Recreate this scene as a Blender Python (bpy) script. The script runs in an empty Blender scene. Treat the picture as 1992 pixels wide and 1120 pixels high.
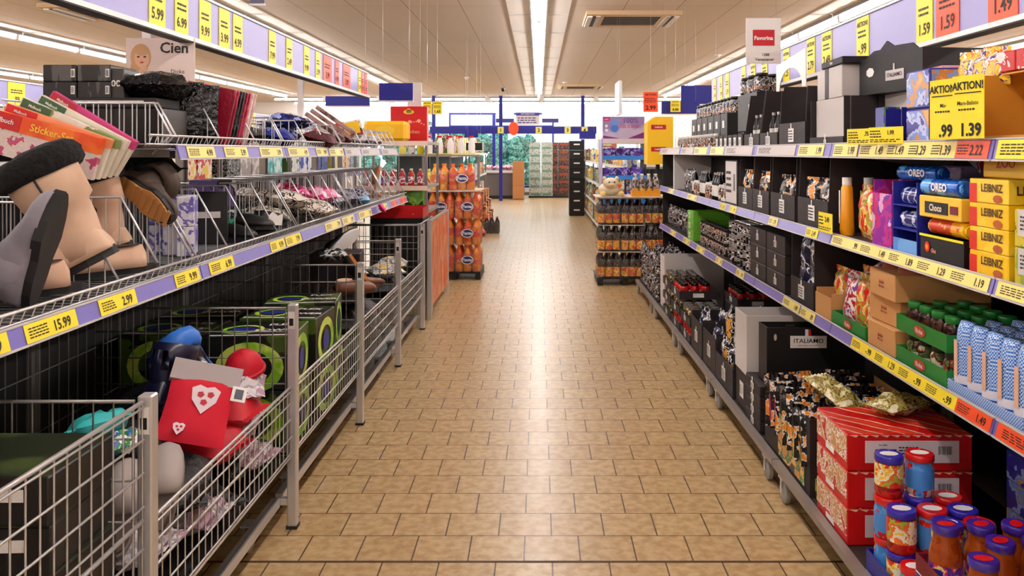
import bpy, math, random
from math import sin, cos, pi, radians, sqrt
from mathutils import Vector, Matrix, Euler
random.seed(7)
SC = bpy.context.scene
COL = SC.collection

# ------------------------------------------------------------------ camera, world, exposure
EYE = 1.45            # camera height in metres
FPX = 1600.0          # focal length in pixels of the 1992 x 1120 frame
cd = bpy.data.cameras.new('camera')
cam = bpy.data.objects.new('camera', cd)
COL.objects.link(cam)
cam.location = (0, 0, EYE)
cam.rotation_euler = (pi/2, 0, 0)
cd.sensor_fit = 'HORIZONTAL'
cd.sensor_width = 36.0
cd.lens = 36.0*FPX/1992.0
cd.shift_x = -(1048-996)/1992.0
cd.shift_y = -(560-295)/1992.0
cd.clip_start = 0.05
cd.clip_end = 300
SC.camera = cam

world = bpy.data.worlds.new('sky')
SC.world = world
world.use_nodes = True
wn = world.node_tree
wn.nodes.clear()
wo = wn.nodes.new('ShaderNodeOutputWorld')
wb = wn.nodes.new('ShaderNodeBackground')
wb.inputs['Color'].default_value = (0.80, 0.95, 1.0, 1)
wb.inputs['Strength'].default_value = 1.1
wn.links.new(wb.outputs[0], wo.inputs[0])

SC.view_settings.view_transform = 'Standard'
SC.view_settings.look = 'None'
SC.view_settings.gamma = 1.0
SC.view_settings.use_curve_mapping = False
SC.view_settings.exposure = 1.35
TUBE_POWER = 17.0

# ------------------------------------------------------------------ materials
def s2l(c):
    return tuple((v/255.0/12.92 if v/255.0 <= 0.04045 else ((v/255.0+0.055)/1.055)**2.4) for v in c)
MC = {}
def mat(rgb, rough=0.5, metal=0.0, coat=0.0, spec=0.5, emit=0.0, alpha=None, trans=0.0):
    key = (tuple(rgb), rough, metal, coat, spec, emit, trans)
    if key in MC: return MC[key]
    m = bpy.data.materials.new('paint')
    m.use_nodes = True
    nt = m.node_tree
    b = nt.nodes['Principled BSDF']
    c = s2l(rgb)
    b.inputs['Base Color'].default_value = (*c, 1)
    b.inputs['Roughness'].default_value = rough
    b.inputs['Metallic'].default_value = metal
    b.inputs['Coat Weight'].default_value = coat
    b.inputs['Specular IOR Level'].default_value = spec
    b.inputs['Transmission Weight'].default_value = trans
    if emit:
        b.inputs['Emission Color'].default_value = (*c, 1)
        b.inputs['Emission Strength'].default_value = emit
    else:
        # faint procedural wear: tiny variation of the roughness
        tc = nt.nodes.new('ShaderNodeTexCoord')
        n = nt.nodes.new('ShaderNodeTexNoise'); n.inputs['Scale'].default_value = 30
        r = nt.nodes.new('ShaderNodeMapRange')
        r.inputs['To Min'].default_value = max(0, rough-0.06)
        r.inputs['To Max'].default_value = min(1, rough+0.06)
        nt.links.new(tc.outputs['Object'], n.inputs['Vector'])
        nt.links.new(n.outputs[0], r.inputs[0])
        nt.links.new(r.outputs[0], b.inputs['Roughness'])
    MC[key] = m
    return m

def printed(cols, scale=18.0, rough=0.35, kind='noise', stretch=(1, 1, 1), detail=4.0, bump=0.0, soft=False):
    """a printed surface: patches of the given colours"""
    key = ('p', tuple(map(tuple, cols)), scale, rough, kind, stretch, detail, bump, soft)
    if key in MC: return MC[key]
    m = bpy.data.materials.new('print')
    m.use_nodes = True
    nt = m.node_tree
    b = nt.nodes['Principled BSDF']
    b.inputs['Roughness'].default_value = rough
    tc = nt.nodes.new('ShaderNodeTexCoord')
    oi = nt.nodes.new('ShaderNodeObjectInfo')
    mp = nt.nodes.new('ShaderNodeMapping')
    mp.inputs['Scale'].default_value = stretch
    sc = nt.nodes.new('ShaderNodeVectorMath'); sc.operation = 'MULTIPLY_ADD'
    cm = nt.nodes.new('ShaderNodeCombineXYZ')
    mu = nt.nodes.new('ShaderNodeMath'); mu.operation = 'MULTIPLY'; mu.inputs[1].default_value = 40
    nt.links.new(oi.outputs['Random'], mu.inputs[0])
    for k in range(3): nt.links.new(mu.outputs[0], cm.inputs[k])
    nt.links.new(tc.outputs['Object'], mp.inputs['Vector'])
    nt.links.new(mp.outputs[0], sc.inputs[0])
    sc.inputs[1].default_value = (1, 1, 1)
    nt.links.new(cm.outputs[0], sc.inputs[2])
    if kind == 'noise':
        t = nt.nodes.new('ShaderNodeTexNoise'); t.inputs['Scale'].default_value = scale
        t.inputs['Detail'].default_value = detail
        fac = t.outputs[0]
    elif kind == 'cells':
        t = nt.nodes.new('ShaderNodeTexVoronoi'); t.inputs['Scale'].default_value = scale
        fac = t.outputs['Distance']
    elif kind == 'blocks':
        t = nt.nodes.new('ShaderNodeTexVoronoi'); t.inputs['Scale'].default_value = scale
        t.distance = 'CHEBYCHEV'
        s = nt.nodes.new('ShaderNodeSeparateColor')
        nt.links.new(t.outputs['Color'], s.inputs[0])
        fac = s.outputs[0]
    elif kind == 'check':
        t = nt.nodes.new('ShaderNodeTexChecker'); t.inputs['Scale'].default_value = scale
        fac = t.outputs['Fac']
    else:
        t = nt.nodes.new('ShaderNodeTexWave'); t.inputs['Scale'].default_value = scale
        t.inputs['Distortion'].default_value = 2.5; t.bands_direction = 'DIAGONAL'
        fac = t.outputs[1]
    nt.links.new(sc.outputs[0] if kind != 'check' else mp.outputs[0], t.inputs['Vector'])
    cr = nt.nodes.new('ShaderNodeValToRGB')
    cr.color_ramp.interpolation = 'LINEAR' if soft else 'CONSTANT'
    n = len(cols)
    if kind == 'noise': pos = [0.0]+[0.5+(i-n/2)*0.26/n for i in range(1, n)]
    elif kind == 'cells': pos = [i*0.7/n for i in range(n)]
    else: pos = [i/n for i in range(n)]
    el = cr.color_ramp.elements
    el[0].position = 0; el[0].color = (*s2l(cols[0]), 1)
    el[1].position = pos[-1]; el[1].color = (*s2l(cols[-1]), 1)
    for i in range(1, n-1):
        e = el.new(pos[i]); e.color = (*s2l(cols[i]), 1)
    nt.links.new(fac, cr.inputs[0])
    nt.links.new(cr.outputs[0], b.inputs['Base Color'])
    if bump:
        bt = nt.nodes.new('ShaderNodeTexNoise'); bt.inputs['Scale'].default_value = 35
        bt.inputs['Detail'].default_value = 3
        bp = nt.nodes.new('ShaderNodeBump'); bp.inputs['Strength'].default_value = bump
        bp.inputs['Distance'].default_value = 0.02
        nt.links.new(tc.outputs['Object'], bt.inputs['Vector'])
        nt.links.new(bt.outputs[0], bp.inputs['Height'])
        nt.links.new(bp.outputs[0], b.inputs['Normal'])
    MC[key] = m
    return m

def glassy():
    if 'glass' in MC: return MC['glass']
    m = bpy.data.materials.new('window_glass'); m.use_nodes = True
    nt = m.node_tree; nt.nodes.clear()
    o = nt.nodes.new('ShaderNodeOutputMaterial')
    t = nt.nodes.new('ShaderNodeBsdfTransparent'); t.inputs[0].default_value = (0.86, 0.97, 0.96, 1)
    g = nt.nodes.new('ShaderNodeBsdfGlossy'); g.inputs['Roughness'].default_value = 0.05
    mx = nt.nodes.new('ShaderNodeMixShader'); mx.inputs[0].default_value = 0.08
    nt.links.new(t.outputs[0], mx.inputs[1]); nt.links.new(g.outputs[0], mx.inputs[2])
    nt.links.new(mx.outputs[0], o.inputs[0])
    MC['glass'] = m
    return m
def film():
    """clear shrink wrap"""
    if 'film' in MC: return MC['film']
    m = bpy.data.materials.new('clear_film'); m.use_nodes = True
    nt = m.node_tree; nt.nodes.clear()
    o = nt.nodes.new('ShaderNodeOutputMaterial')
    t = nt.nodes.new('ShaderNodeBsdfTransparent'); t.inputs[0].default_value = (0.95, 0.95, 0.95, 1)
    g = nt.nodes.new('ShaderNodeBsdfGlossy'); g.inputs['Roughness'].default_value = 0.15
    tc = nt.nodes.new('ShaderNodeTexCoord')
    n = nt.nodes.new('ShaderNodeTexNoise'); n.inputs['Scale'].default_value = 25; n.inputs['Detail'].default_value = 3
    bp = nt.nodes.new('ShaderNodeBump'); bp.inputs['Strength'].default_value = 0.8; bp.inputs['Distance'].default_value = 0.03
    nt.links.new(tc.outputs['Object'], n.inputs['Vector']); nt.links.new(n.outputs[0], bp.inputs['Height'])
    nt.links.new(bp.outputs[0], g.inputs['Normal'])
    mx = nt.nodes.new('ShaderNodeMixShader'); mx.inputs[0].default_value = 0.14
    nt.links.new(t.outputs[0], mx.inputs[1]); nt.links.new(g.outputs[0], mx.inputs[2])
    nt.links.new(mx.outputs[0], o.inputs[0])
    MC['film'] = m
    return m

STEEL = mat((214, 212, 214), 0.32, 0.6)
STEELD = mat((140, 136, 134), 0.4, 0.55)
CHROME = mat((225, 222, 220), 0.22, 0.9)
BLACK = mat((13, 12, 13), 0.5)
BLACKG = mat((16, 15, 19), 0.25)
DARK = mat((30, 27, 27), 0.55)
WHITE = mat((235, 232, 230), 0.5)
OFFW = mat((208, 200, 198), 0.6)
LILAC = mat((122, 112, 190), 0.35)
LILACP = mat((158, 154, 204), 0.4)
YEL = mat((250, 226, 40), 0.45)
YELP = mat((244, 224, 118), 0.4)
ORG = mat((250, 84, 34), 0.45)
RED = mat((205, 18, 22), 0.35)
BLUE = mat((24, 30, 140), 0.4)
KRAFT = mat((206, 152, 92), 0.7)
INK = mat((26, 22, 24), 0.6)
RUBBER = mat((28, 26, 27), 0.6)

# ------------------------------------------------------------------ mesh builder
TXT = {}
def text_mesh(s, bold=0.03, cond=1.0):
    k = (s, bold)
    if k in TXT: return TXT[k]
    c = bpy.data.curves.new('lettering', 'FONT')
    c.body = s; c.size = 1.0; c.align_x = 'CENTER'; c.align_y = 'CENTER'
    c.offset = bold; c.resolution_u = 2; c.fill_mode = 'FRONT'
    o = bpy.data.objects.new('lettering', c)
    COL.objects.link(o)
    me = bpy.data.meshes.new_from_object(o)
    vs = [tuple(v.co) for v in me.vertices]; fs = [tuple(p.vertices) for p in me.polygons]
    bpy.data.objects.remove(o); bpy.data.curves.remove(c); bpy.data.meshes.remove(me)
    TXT[k] = (vs, fs)
    return TXT[k]

class MB:
    def __init__(s):
        s.v = []; s.f = []; s.m = []; s.sm = []; s.mats = []
    def mi(s, m):
        for i, x in enumerate(s.mats):
            if x is m: return i
        s.mats.append(m); return len(s.mats)-1
    def add(s, vs, fs, m, smooth=False):
        b = len(s.v); i = s.mi(m)
        s.v += [tuple(v) for v in vs]
        for f in fs:
            s.f.append(tuple(b+k for k in f)); s.m.append(i); s.sm.append(smooth)
        return s
    def box(s, x0, x1, y0, y1, z0, z1, m):
        if x0 > x1: x0, x1 = x1, x0
        if y0 > y1: y0, y1 = y1, y0
        if z0 > z1: z0, z1 = z1, z0
        vs = [(x, y, z) for z in (z0, z1) for x, y in ((x0, y0), (x1, y0), (x1, y1), (x0, y1))]
        return s.add(vs, [(0, 3, 2, 1), (4, 5, 6, 7), (0, 1, 5, 4), (1, 2, 6, 5), (2, 3, 7, 6), (3, 0, 4, 7)], m)
    def rbox(s, x0, x1, y0, y1, z0, z1, m, r=0.006):
        """box with chamfered edges"""
        vs = []; idx = {}
        X = (x0, x1); Y = (y0, y1); Z = (z0, z1)
        for i in (0, 1):
            for j in (0, 1):
                for k in (0, 1):
                    sx = r if i == 0 else -r; sy = r if j == 0 else -r; sz = r if k == 0 else -r
                    idx[i, j, k] = len(vs)
                    vs += [(X[i], Y[j]+sy, Z[k]+sz), (X[i]+sx, Y[j], Z[k]+sz), (X[i]+sx, Y[j]+sy, Z[k])]
        fs = []
        def q(ax, side):
            o = []
            for a, b in ((0, 0), (1, 0), (1, 1), (0, 1)):
                t = {0: (side, a, b), 1: (a, side, b), 2: (a, b, side)}[ax]
                o.append(idx[t]+ax)
            if (side == 0) != (ax == 1): o.reverse()
            fs.append(tuple(o))
        for ax in (0, 1, 2):
            for side in (0, 1): q(ax, side)
        for t, b in idx.items():
            f = (b, b+1, b+2)
            if sum(t) % 2 == 0: f = f[::-1]
            fs.append(f)
        for ax in (0, 1, 2):
            o1, o2 = [a for a in (0, 1, 2) if a != ax]
            for a in (0, 1):
                for b in (0, 1):
                    t0 = [0, 0, 0]; t0[o1] = a; t0[o2] = b; t1 = list(t0); t1[ax] = 1
                    i0 = idx[tuple(t0)]; i1 = idx[tuple(t1)]
                    f = (i0+o1, i1+o1, i1+o2, i0+o2)
                    flip = (a+b) % 2 == 0
                    if ax == 1: flip = not flip
                    if flip: f = f[::-1]
                    fs.append(f)
        return s.add(vs, fs, m)
    def quad(s, a, b, c, d, m):
        return s.add([a, b, c, d], [(0, 1, 2, 3)], m)
    def prism(s, pts, axis, a, b, m, smooth=False):
        """polygon pts (2d, counter-clockwise) pushed along an axis from a to b"""
        n = len(pts); vs = []
        for t in (a, b):
            for p in pts:
                vs.append({'x': (t, p[0], p[1]), 'y': (p[0], t, p[1]), 'z': (p[0], p[1], t)}[axis])
        fs = [tuple(range(n))[::-1], tuple(range(n, 2*n))]
        s.add(vs, fs, m)
        b0 = len(s.v)-2*n; i = s.mi(m)
        for k in range(n):
            s.f.append((b0+k, b0+(k+1) % n, b0+n+(k+1) % n, b0+n+k)); s.m.append(i); s.sm.append(smooth)
        return s
    def tube(s, pts, r, m, n=5, closed=False, cap=True):
        pts = [Vector(p) for p in pts]; rings = []
        N = len(pts)
        up = Vector((0, 0, 1)); prev = None
        vs = []
        for i, p in enumerate(pts):
            a = pts[(i-1) % N] if (i > 0 or closed) else p
            b = pts[(i+1) % N] if (i < N-1 or closed) else p
            d = (b-a).normalized()
            if prev is None:
                u = d.cross(up if abs(d.z) < 0.95 else Vector((0.3, 1, 0))).normalized()
            else:
                u = (prev-d*prev.dot(d)).normalized()
            prev = u; w = d.cross(u)
            for k in range(n):
                t = 2*pi*k/n+pi/n
                vs.append(p+u*(r*cos(t))+w*(r*sin(t)))
        fs = []
        for i in range(N if closed else N-1):
            j = (i+1) % N
            for k in range(n):
                fs.append((i*n+k, i*n+(k+1) % n, j*n+(k+1) % n, j*n+k))
        s.add(vs, fs, m, True)
        if cap and not closed:
            b = len(s.v)-len(vs); mi = s.mi(m)
            s.f.append(tuple(b+k for k in range(n))[::-1]); s.m.append(mi); s.sm.append(False)
            s.f.append(tuple(b+(N-1)*n+k for k in range(n))); s.m.append(mi); s.sm.append(False)
        return s
    def lathe(s, prof, m, n=14, cx=0, cy=0, z0=0, sx=1.0, sy=1.0, split=38):
        """prof: list of (radius, z); breaks smoothing at sharp corners"""
        strips = [[prof[0]]]
        for i in range(1, len(prof)):
            strips[-1].append(prof[i])
            if i < len(prof)-1:
                a = math.atan2(prof[i][1]-prof[i-1][1], prof[i][0]-prof[i-1][0])
                b = math.atan2(prof[i+1][1]-prof[i][1], prof[i+1][0]-prof[i][0])
                d = abs((b-a+pi) % (2*pi)-pi)
                if d > radians(split): strips.append([prof[i]])
        for st in strips:
            vs = []; fs = []
            for r, z in st:
                for k in range(n):
                    t = 2*pi*k/n
                    vs.append((cx+sx*r*cos(t), cy+sy*r*sin(t), z0+z))
            for i in range(len(st)-1):
                for k in range(n):
                    fs.append((i*n+k, i*n+(k+1) % n, (i+1)*n+(k+1) % n, (i+1)*n+k))
            s.add(vs, fs, m, True)
        return s
    def loft(s, rings, m, smooth=True, cap=True):
        n = len(rings[0]); vs = [p for r in rings for p in r]; fs = []
        for i in range(len(rings)-1):
            for k in range(n):
                fs.append((i*n+k, i*n+(k+1) % n, (i+1)*n+(k+1) % n, (i+1)*n+k))
        s.add(vs, fs, m, smooth)
        if cap:
            b = len(s.v)-len(vs); mi = s.mi(m)
            s.f.append(tuple(b+k for k in range(n))[::-1]); s.m.append(mi); s.sm.append(smooth)
            s.f.append(tuple(b+(len(rings)-1)*n+k for k in range(n))); s.m.append(mi); s.sm.append(smooth)
        return s
    def text(s, t, o, u, v, size, m, bold=0.03, wide=1.0):
        vs, fs = text_mesh(t, bold)
        o = Vector(o); u = Vector(u).normalized(); v = Vector(v).normalized()
        return s.add([o+u*(p[0]*size*wide)+v*(p[1]*size) for p in vs], fs, m)
    def lines(s, o, u, v, w, h, n, m, seed=1):
        """rows of small print"""
        rr = random.Random(seed); o = Vector(o); u = Vector(u).normalized(); v = Vector(v).normalized()
        for i in range(n):
            z = h*(0.5-(i+0.5)/n); x = -w/2
            while x < w/2:
                l = w*rr.uniform(0.08, 0.22)
                if x+l > w/2: break
                t = h/n*0.22
                s.add([o+u*x+v*(z-t), o+u*(x+l)+v*(z-t), o+u*(x+l)+v*(z+t), o+u*x+v*(z+t)], [(0, 1, 2, 3)], m)
                x += l+w*0.04
        return s
    def bars(s, o, u, v, w, h, m, seed=1):
        """a bar code"""
        rr = random.Random(seed); o = Vector(o); u = Vector(u).normalized(); v = Vector(v).normalized()
        x = -w/2
        while x < w/2:
            t = w*rr.choice((0.02, 0.04, 0.06))
            s.add([o+u*x-v*(h/2), o+u*(x+t)-v*(h/2), o+u*(x+t)+v*(h/2), o+u*x+v*(h/2)], [(0, 1, 2, 3)], m)
            x += t+w*rr.choice((0.03, 0.05))
        return s
    def disc(s, o, u, v, r, m, n=16, rx=1.0, r0=0.0):
        o = Vector(o); u = Vector(u).normalized(); v = Vector(v).normalized()
        if r0 == 0:
            return s.add([o+u*(rx*r*cos(2*pi*k/n))+v*(r*sin(2*pi*k/n)) for k in range(n)], [tuple(range(n))], m)
        vs = [o+u*(rx*q*cos(2*pi*k/n))+v*(q*sin(2*pi*k/n)) for q in (r, r0) for k in range(n)]
        return s.add(vs, [(k, (k+1) % n, n+(k+1) % n, n+k) for k in range(n)], m)
    def xf(s, M, start=0):
        s.v = s.v[:start]+[tuple(M @ Vector(p)) for p in s.v[start:]]
        return s
    def jitter(s, a, seed=3, start=0):
        rr = random.Random(seed)
        s.v = s.v[:start]+[(x+rr.uniform(-a, a), y+rr.uniform(-a, a), z+rr.uniform(-a, a)) for x, y, z in s.v[start:]]
        return s
    def centre(s):
        xs = [p[0] for p in s.v]; ys = [p[1] for p in s.v]; zs = [p[2] for p in s.v]
        return Vector(((min(xs)+max(xs))/2, (min(ys)+max(ys))/2, (min(zs)+max(zs))/2))
    def build(s, name, base=None):
        me = bpy.data.meshes.new(name)
        c = base if base is not None else s.centre()
        me.from_pydata([(p[0]-c[0], p[1]-c[1], p[2]-c[2]) for p in s.v], [], s.f)
        for m in s.mats: me.materials.append(m)
        me.polygons.foreach_set('material_index', s.m)
        me.polygons.foreach_set('use_smooth', s.sm)
        me.update()
        o = bpy.data.objects.new(name, me)
        COL.objects.link(o)
        o.location = c
        return o

WL = {}   # where each builder root stood when its parts were made
def root(name, label, cat, loc=(0, 0, 0), group=None):
    o = bpy.data.objects.new(name, None)
    o.empty_display_size = 0.05
    COL.objects.link(o); o.location = loc
    if label: o['label'] = label
    o['category'] = cat
    if group: o['group'] = group
    WL[o.name] = Vector(loc)
    return o
def part(name, mb, parent, label=None, kind=None):
    o = mb.build(name)
    w = o.location.copy()
    WL[o.name] = w
    o.parent = parent
    o.location = w-WL[parent.name]
    if label: o['label'] = label
    if kind: o['kind'] = kind
    return o
def solo(name, mb, label, cat, loc=None, rz=0, group=None):
    """a thing that is one mesh, built around its base at the origin or in place"""
    if loc is None:
        c = mb.centre(); c.z = min(p[2] for p in mb.v)
        o = mb.build(name, c)
    else:
        o = mb.build(name, Vector((0, 0, 0)))
        o.location = loc; o.rotation_euler = (0, 0, rz)
    o['label'] = label; o['category'] = cat
    if group: o['group'] = group
    return o
def struct(name, mb):
    o = mb.build(name); o['kind'] = 'structure'; return o
def dup(r):
    c = r.copy(); COL.objects.link(c)
    for ch in r.children:
        d = ch.copy(); COL.objects.link(d); d.parent = c
        for g in ch.children:
            e = g.copy(); COL.objects.link(e); e.parent = d
    return c
PROTO = {}
LABELS = {}
def inst(key, make, loc, rz=0.0, label='', group=None, rx=0.0, ry=0.0, s=None):
    """first use builds the thing, later uses copy it with its parts"""
    if key not in PROTO:
        o = make(); PROTO[key] = o
    else:
        o = dup(PROTO[key])
    o.location = loc
    o.rotation_euler = (rx, ry, rz)
    if s: o.scale = (s, s, s) if not isinstance(s, tuple) else s
    else: o.scale = (1, 1, 1)
    if label: o['label'] = label
    if group: o['group'] = group
    elif 'group' in o: del o['group']
    return o
ORD = ['first', 'second', 'third', 'fourth', 'fifth', 'sixth', 'seventh', 'eighth', 'ninth', 'tenth', 'eleventh', 'twelfth',
       'thirteenth', 'fourteenth', 'fifteenth', 'sixteenth', 'seventeenth', 'eighteenth', 'nineteenth', 'twentieth',
       'twenty-first', 'twenty-second', 'twenty-third', 'twenty-fourth', 'twenty-fifth', 'twenty-sixth', 'twenty-seventh',
       'twenty-eighth', 'twenty-ninth', 'thirtieth', 'thirty-first', 'thirty-second', 'thirty-third', 'thirty-fourth',
       'thirty-fifth', 'thirty-sixth', 'thirty-seventh', 'thirty-eighth', 'thirty-ninth', 'fortieth']
RR = -pi/2     # a thing on the right shelves faces the aisle (-X)
LR = pi/2      # a thing on the left shelves faces the aisle (+X)
# ------------------------------------------------------------------ the room
H = 3.10; XL, XR, YB, YF = -14.0, 9.5, -2.5, 27.5
def floor_mat():
    m = bpy.data.materials.new('floor_tiles'); m.use_nodes = True
    nt = m.node_tree; b = nt.nodes['Principled BSDF']
    tc = nt.nodes.new('ShaderNodeTexCoord')
    mp = nt.nodes.new('ShaderNodeMapping')
    mp.inputs['Location'].default_value = (0.152, -2.915+0.192*20, 0)
    nt.links.new(tc.outputs['Object'], mp.inputs['Vector'])
    br = nt.nodes.new('ShaderNodeTexBrick')
    br.offset = 0.5; br.squash = 1.0
    br.inputs['Scale'].default_value = 1.0
    br.inputs['Brick Width'].default_value = 0.2
    br.inputs['Row Height'].default_value = 0.192
    br.inputs['Mortar Size'].default_value = 0.0028
    br.inputs['Mortar Smooth'].default_value = 0.15
    br.inputs['Color1'].default_value = (*s2l((206, 178, 132)), 1)
    br.inputs['Color2'].default_value = (*s2l((199, 170, 124)), 1)
    br.inputs['Mortar'].default_value = (*s2l((78, 50, 34)), 1)
    nt.links.new(mp.outputs[0], br.inputs['Vector'])
    n = nt.nodes.new('ShaderNodeTexNoise'); n.inputs['Scale'].default_value = 26; n.inputs['Detail'].default_value = 4
    nt.links.new(tc.outputs['Object'], n.inputs['Vector'])
    cr = nt.nodes.new('ShaderNodeValToRGB')
    cr.color_ramp.elements[0].position = 0.38; cr.color_ramp.elements[0].color = (*s2l((216, 200, 178)), 1)
    cr.color_ramp.elements[1].position = 0.62; cr.color_ramp.elements[1].color = (1, 1, 1, 1)
    nt.links.new(n.outputs[0], cr.inputs[0])
    mx = nt.nodes.new('ShaderNodeMix'); mx.data_type = 'RGBA'; mx.blend_type = 'MULTIPLY'
    mx.inputs[0].default_value = 0.8
    nt.links.new(br.outputs['Color'], mx.inputs[6]); nt.links.new(cr.outputs[0], mx.inputs[7])
    nt.links.new(mx.outputs[2], b.inputs['Base Color'])
    b.inputs['Roughness'].default_value = 0.3
    b.inputs['Coat Weight'].default_value = 0.15
    b.inputs['Coat Roughness'].default_value = 0.2
    n2 = nt.nodes.new('ShaderNodeTexNoise'); n2.inputs['Scale'].default_value = 8; n2.inputs['Detail'].default_value = 5
    nt.links.new(tc.outputs['Object'], n2.inputs['Vector'])
    mr = nt.nodes.new('ShaderNodeMapRange'); mr.inputs['To Min'].default_value = 0.26; mr.inputs['To Max'].default_value = 0.42
    nt.links.new(n2.outputs[0], mr.inputs[0]); nt.links.new(mr.outputs[0], b.inputs['Roughness'])
    bp = nt.nodes.new('ShaderNodeBump'); bp.inputs['Strength'].default_value = 0.35; bp.inputs['Distance'].default_value = 0.003
    inv = nt.nodes.new('ShaderNodeMath'); inv.operation = 'SUBTRACT'; inv.inputs[0].default_value = 1
    nt.links.new(br.outputs['Fac'], inv.inputs[1]); nt.links.new(inv.outputs[0], bp.inputs['Height'])
    nt.links.new(bp.outputs[0], b.inputs['Normal'])
    return m
def ceiling_mat():
    m = bpy.data.materials.new('ceiling_panels'); m.use_nodes = True
    nt = m.node_tree; b = nt.nodes['Principled BSDF']
    tc = nt.nodes.new('ShaderNodeTexCoord')
    mp = nt.nodes.new('ShaderNodeMapping'); mp.inputs['Location'].default_value = (0.26+0.62*40, 0, 0)
    nt.links.new(tc.outputs['Object'], mp.inputs['Vector'])
    br = nt.nodes.new('ShaderNodeTexBrick'); br.offset = 0.0
    br.inputs['Scale'].default_value = 1.0
    br.inputs['Brick Width'].default_value = 0.62
    br.inputs['Row Height'].default_value = 3.1
    br.inputs['Mortar Size'].default_value = 0.006
    br.inputs['Mortar Smooth'].default_value = 0.3
    br.inputs['Color1'].default_value = (*s2l((218, 206, 194)), 1)
    br.inputs['Color2'].default_value = (*s2l((214, 202, 190)), 1)
    br.inputs['Mortar'].default_value = (*s2l((168, 146, 122)), 1)
    nt.links.new(mp.outputs[0], br.inputs['Vector'])
    nt.links.new(br.outputs['Color'], b.inputs['Base Color'])
    b.inputs['Roughness'].default_value = 0.8
    return m
fl = MB().box(XL, XR, YB, YF, -0.1, 0, floor_mat())
o = fl.build('floor', Vector((0, 0, 0))); o['kind'] = 'structure'
ce = MB().box(XL, XR, YB, YF, H, H+0.1, ceiling_mat())
o = ce.build('ceiling', Vector((0, 0, 0))); o['kind'] = 'structure'
WALLM = mat((226, 220, 214), 0.75)
struct('wall_left', MB().box(XL-0.1, XL, YB, YF, 0, H, WALLM))
struct('wall_right', MB().box(XR, XR+0.1, YB, YF, 0, H, WALLM))
struct('wall_front', MB().box(XL, XR, YB-0.1, YB, 0, H, WALLM))
# back wall with a window band
wb_ = MB()
wb_.box(XL, XR, YF, YF+0.15, 2.75, H, WHITE)
wb_.box(XL, XR, YF, YF+0.15, 0, 0.25, WALLM)
wb_.box(XL, -6.0, YF, YF+0.15, 0.25, 2.75, WALLM)
wb_.box(4.6, XR, YF, YF+0.15, 0.25, 2.75, WALLM)
struct('wall_back', wb_)
struct('trim_1', MB().box(XL+0.01, XR-0.01, YF-0.03, YF, 0, 0.1, mat((120, 100, 84), 0.6)))
# expansion joint across the aisle
struct('trim_2', MB().box(-3.5, 3.5, 2.903, 2.915, 0.0, 0.0012, mat((70, 46, 34), 0.6)))
wx = [-6.0, -4.5, -3.0, -1.5, 0.5, 2.0, 3.3, 4.6]
for i in range(len(wx)-1):
    a, b = wx[i], wx[i+1]
    r = bpy.data.objects.new('window_%d' % (i+1), None); COL.objects.link(r); r.location = ((a+b)/2, YF+0.05, 0.25)
    r['kind'] = 'structure'; WL[r.name] = r.location.copy()
    f = MB()
    fm = BLUE if i in (2, 3) else mat((205, 205, 205), 0.4)
    f.box(a, a+0.05, YF, YF+0.1, 0.25, 2.75, fm); f.box(b-0.05, b, YF, YF+0.1, 0.25, 2.75, fm)
    f.box(a+0.05, b-0.05, YF, YF+0.1, 0.25, 0.31, fm); f.box(a+0.05, b-0.05, YF, YF+0.1, 2.69, 2.75, fm)
    f.box(a+0.05, b-0.05, YF+0.02, YF+0.08, 2.28, 2.33, fm)
    part('window_frame', f, r)
    part('pane', MB().box(a+0.05, b-0.05, YF+0.045, YF+0.055, 0.31, 2.69, glassy()), r)
# outside: ground, hedge and trees
struct('ground_outside', MB().box(-30, 30, YF+0.2, YF+30, -0.12, -0.02, mat((150, 150, 145), 0.9)))
HEDGE = printed([(40, 78, 60), (90, 140, 120), (150, 190, 180), (60, 104, 84)], 6, 0.8, detail=4)
def bush(x, y, w, h, seed, label):
    rr = random.Random(seed); mb = MB()
    for k in range(26):
        cx = x+rr.uniform(-w/2, w/2); cz = rr.uniform(0.1, h); cy = y+rr.uniform(-0.5, 0.5); q = rr.uniform(0.25, 0.5)
        prof = [(0.01, -q)]+[(q*cos(t), q*sin(t)) for t in (-1.1, -0.5, 0, 0.5, 1.1)]+[(0.01, q)]
        s0 = len(mb.v); mb.lathe(prof, HEDGE, 9, cx, cy, max(cz, q), split=200)
        rr2 = random.Random(k); mb.v = mb.v[:s0]+[(p[0]+rr2.uniform(-.06, .06), p[1]+rr2.uniform(-.06, .06), max(0, p[2]+rr2.uniform(-.06, .06))) for p in mb.v[s0:]]
    solo('garden_shrub', mb, label, 'shrub', group='shrubs outside the windows')
bush(-4.6, 33.5, 3.2, 2.4, 1, 'blue-green shrub outside the windows behind the chest freezer')
bush(-1.6, 34.5, 2.6, 2.0, 2, 'pale green shrub outside the window left of the blue middle post')
bush(-8.0, 33.0, 2.8, 2.2, 3, 'shrub outside the leftmost shop windows')

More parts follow.
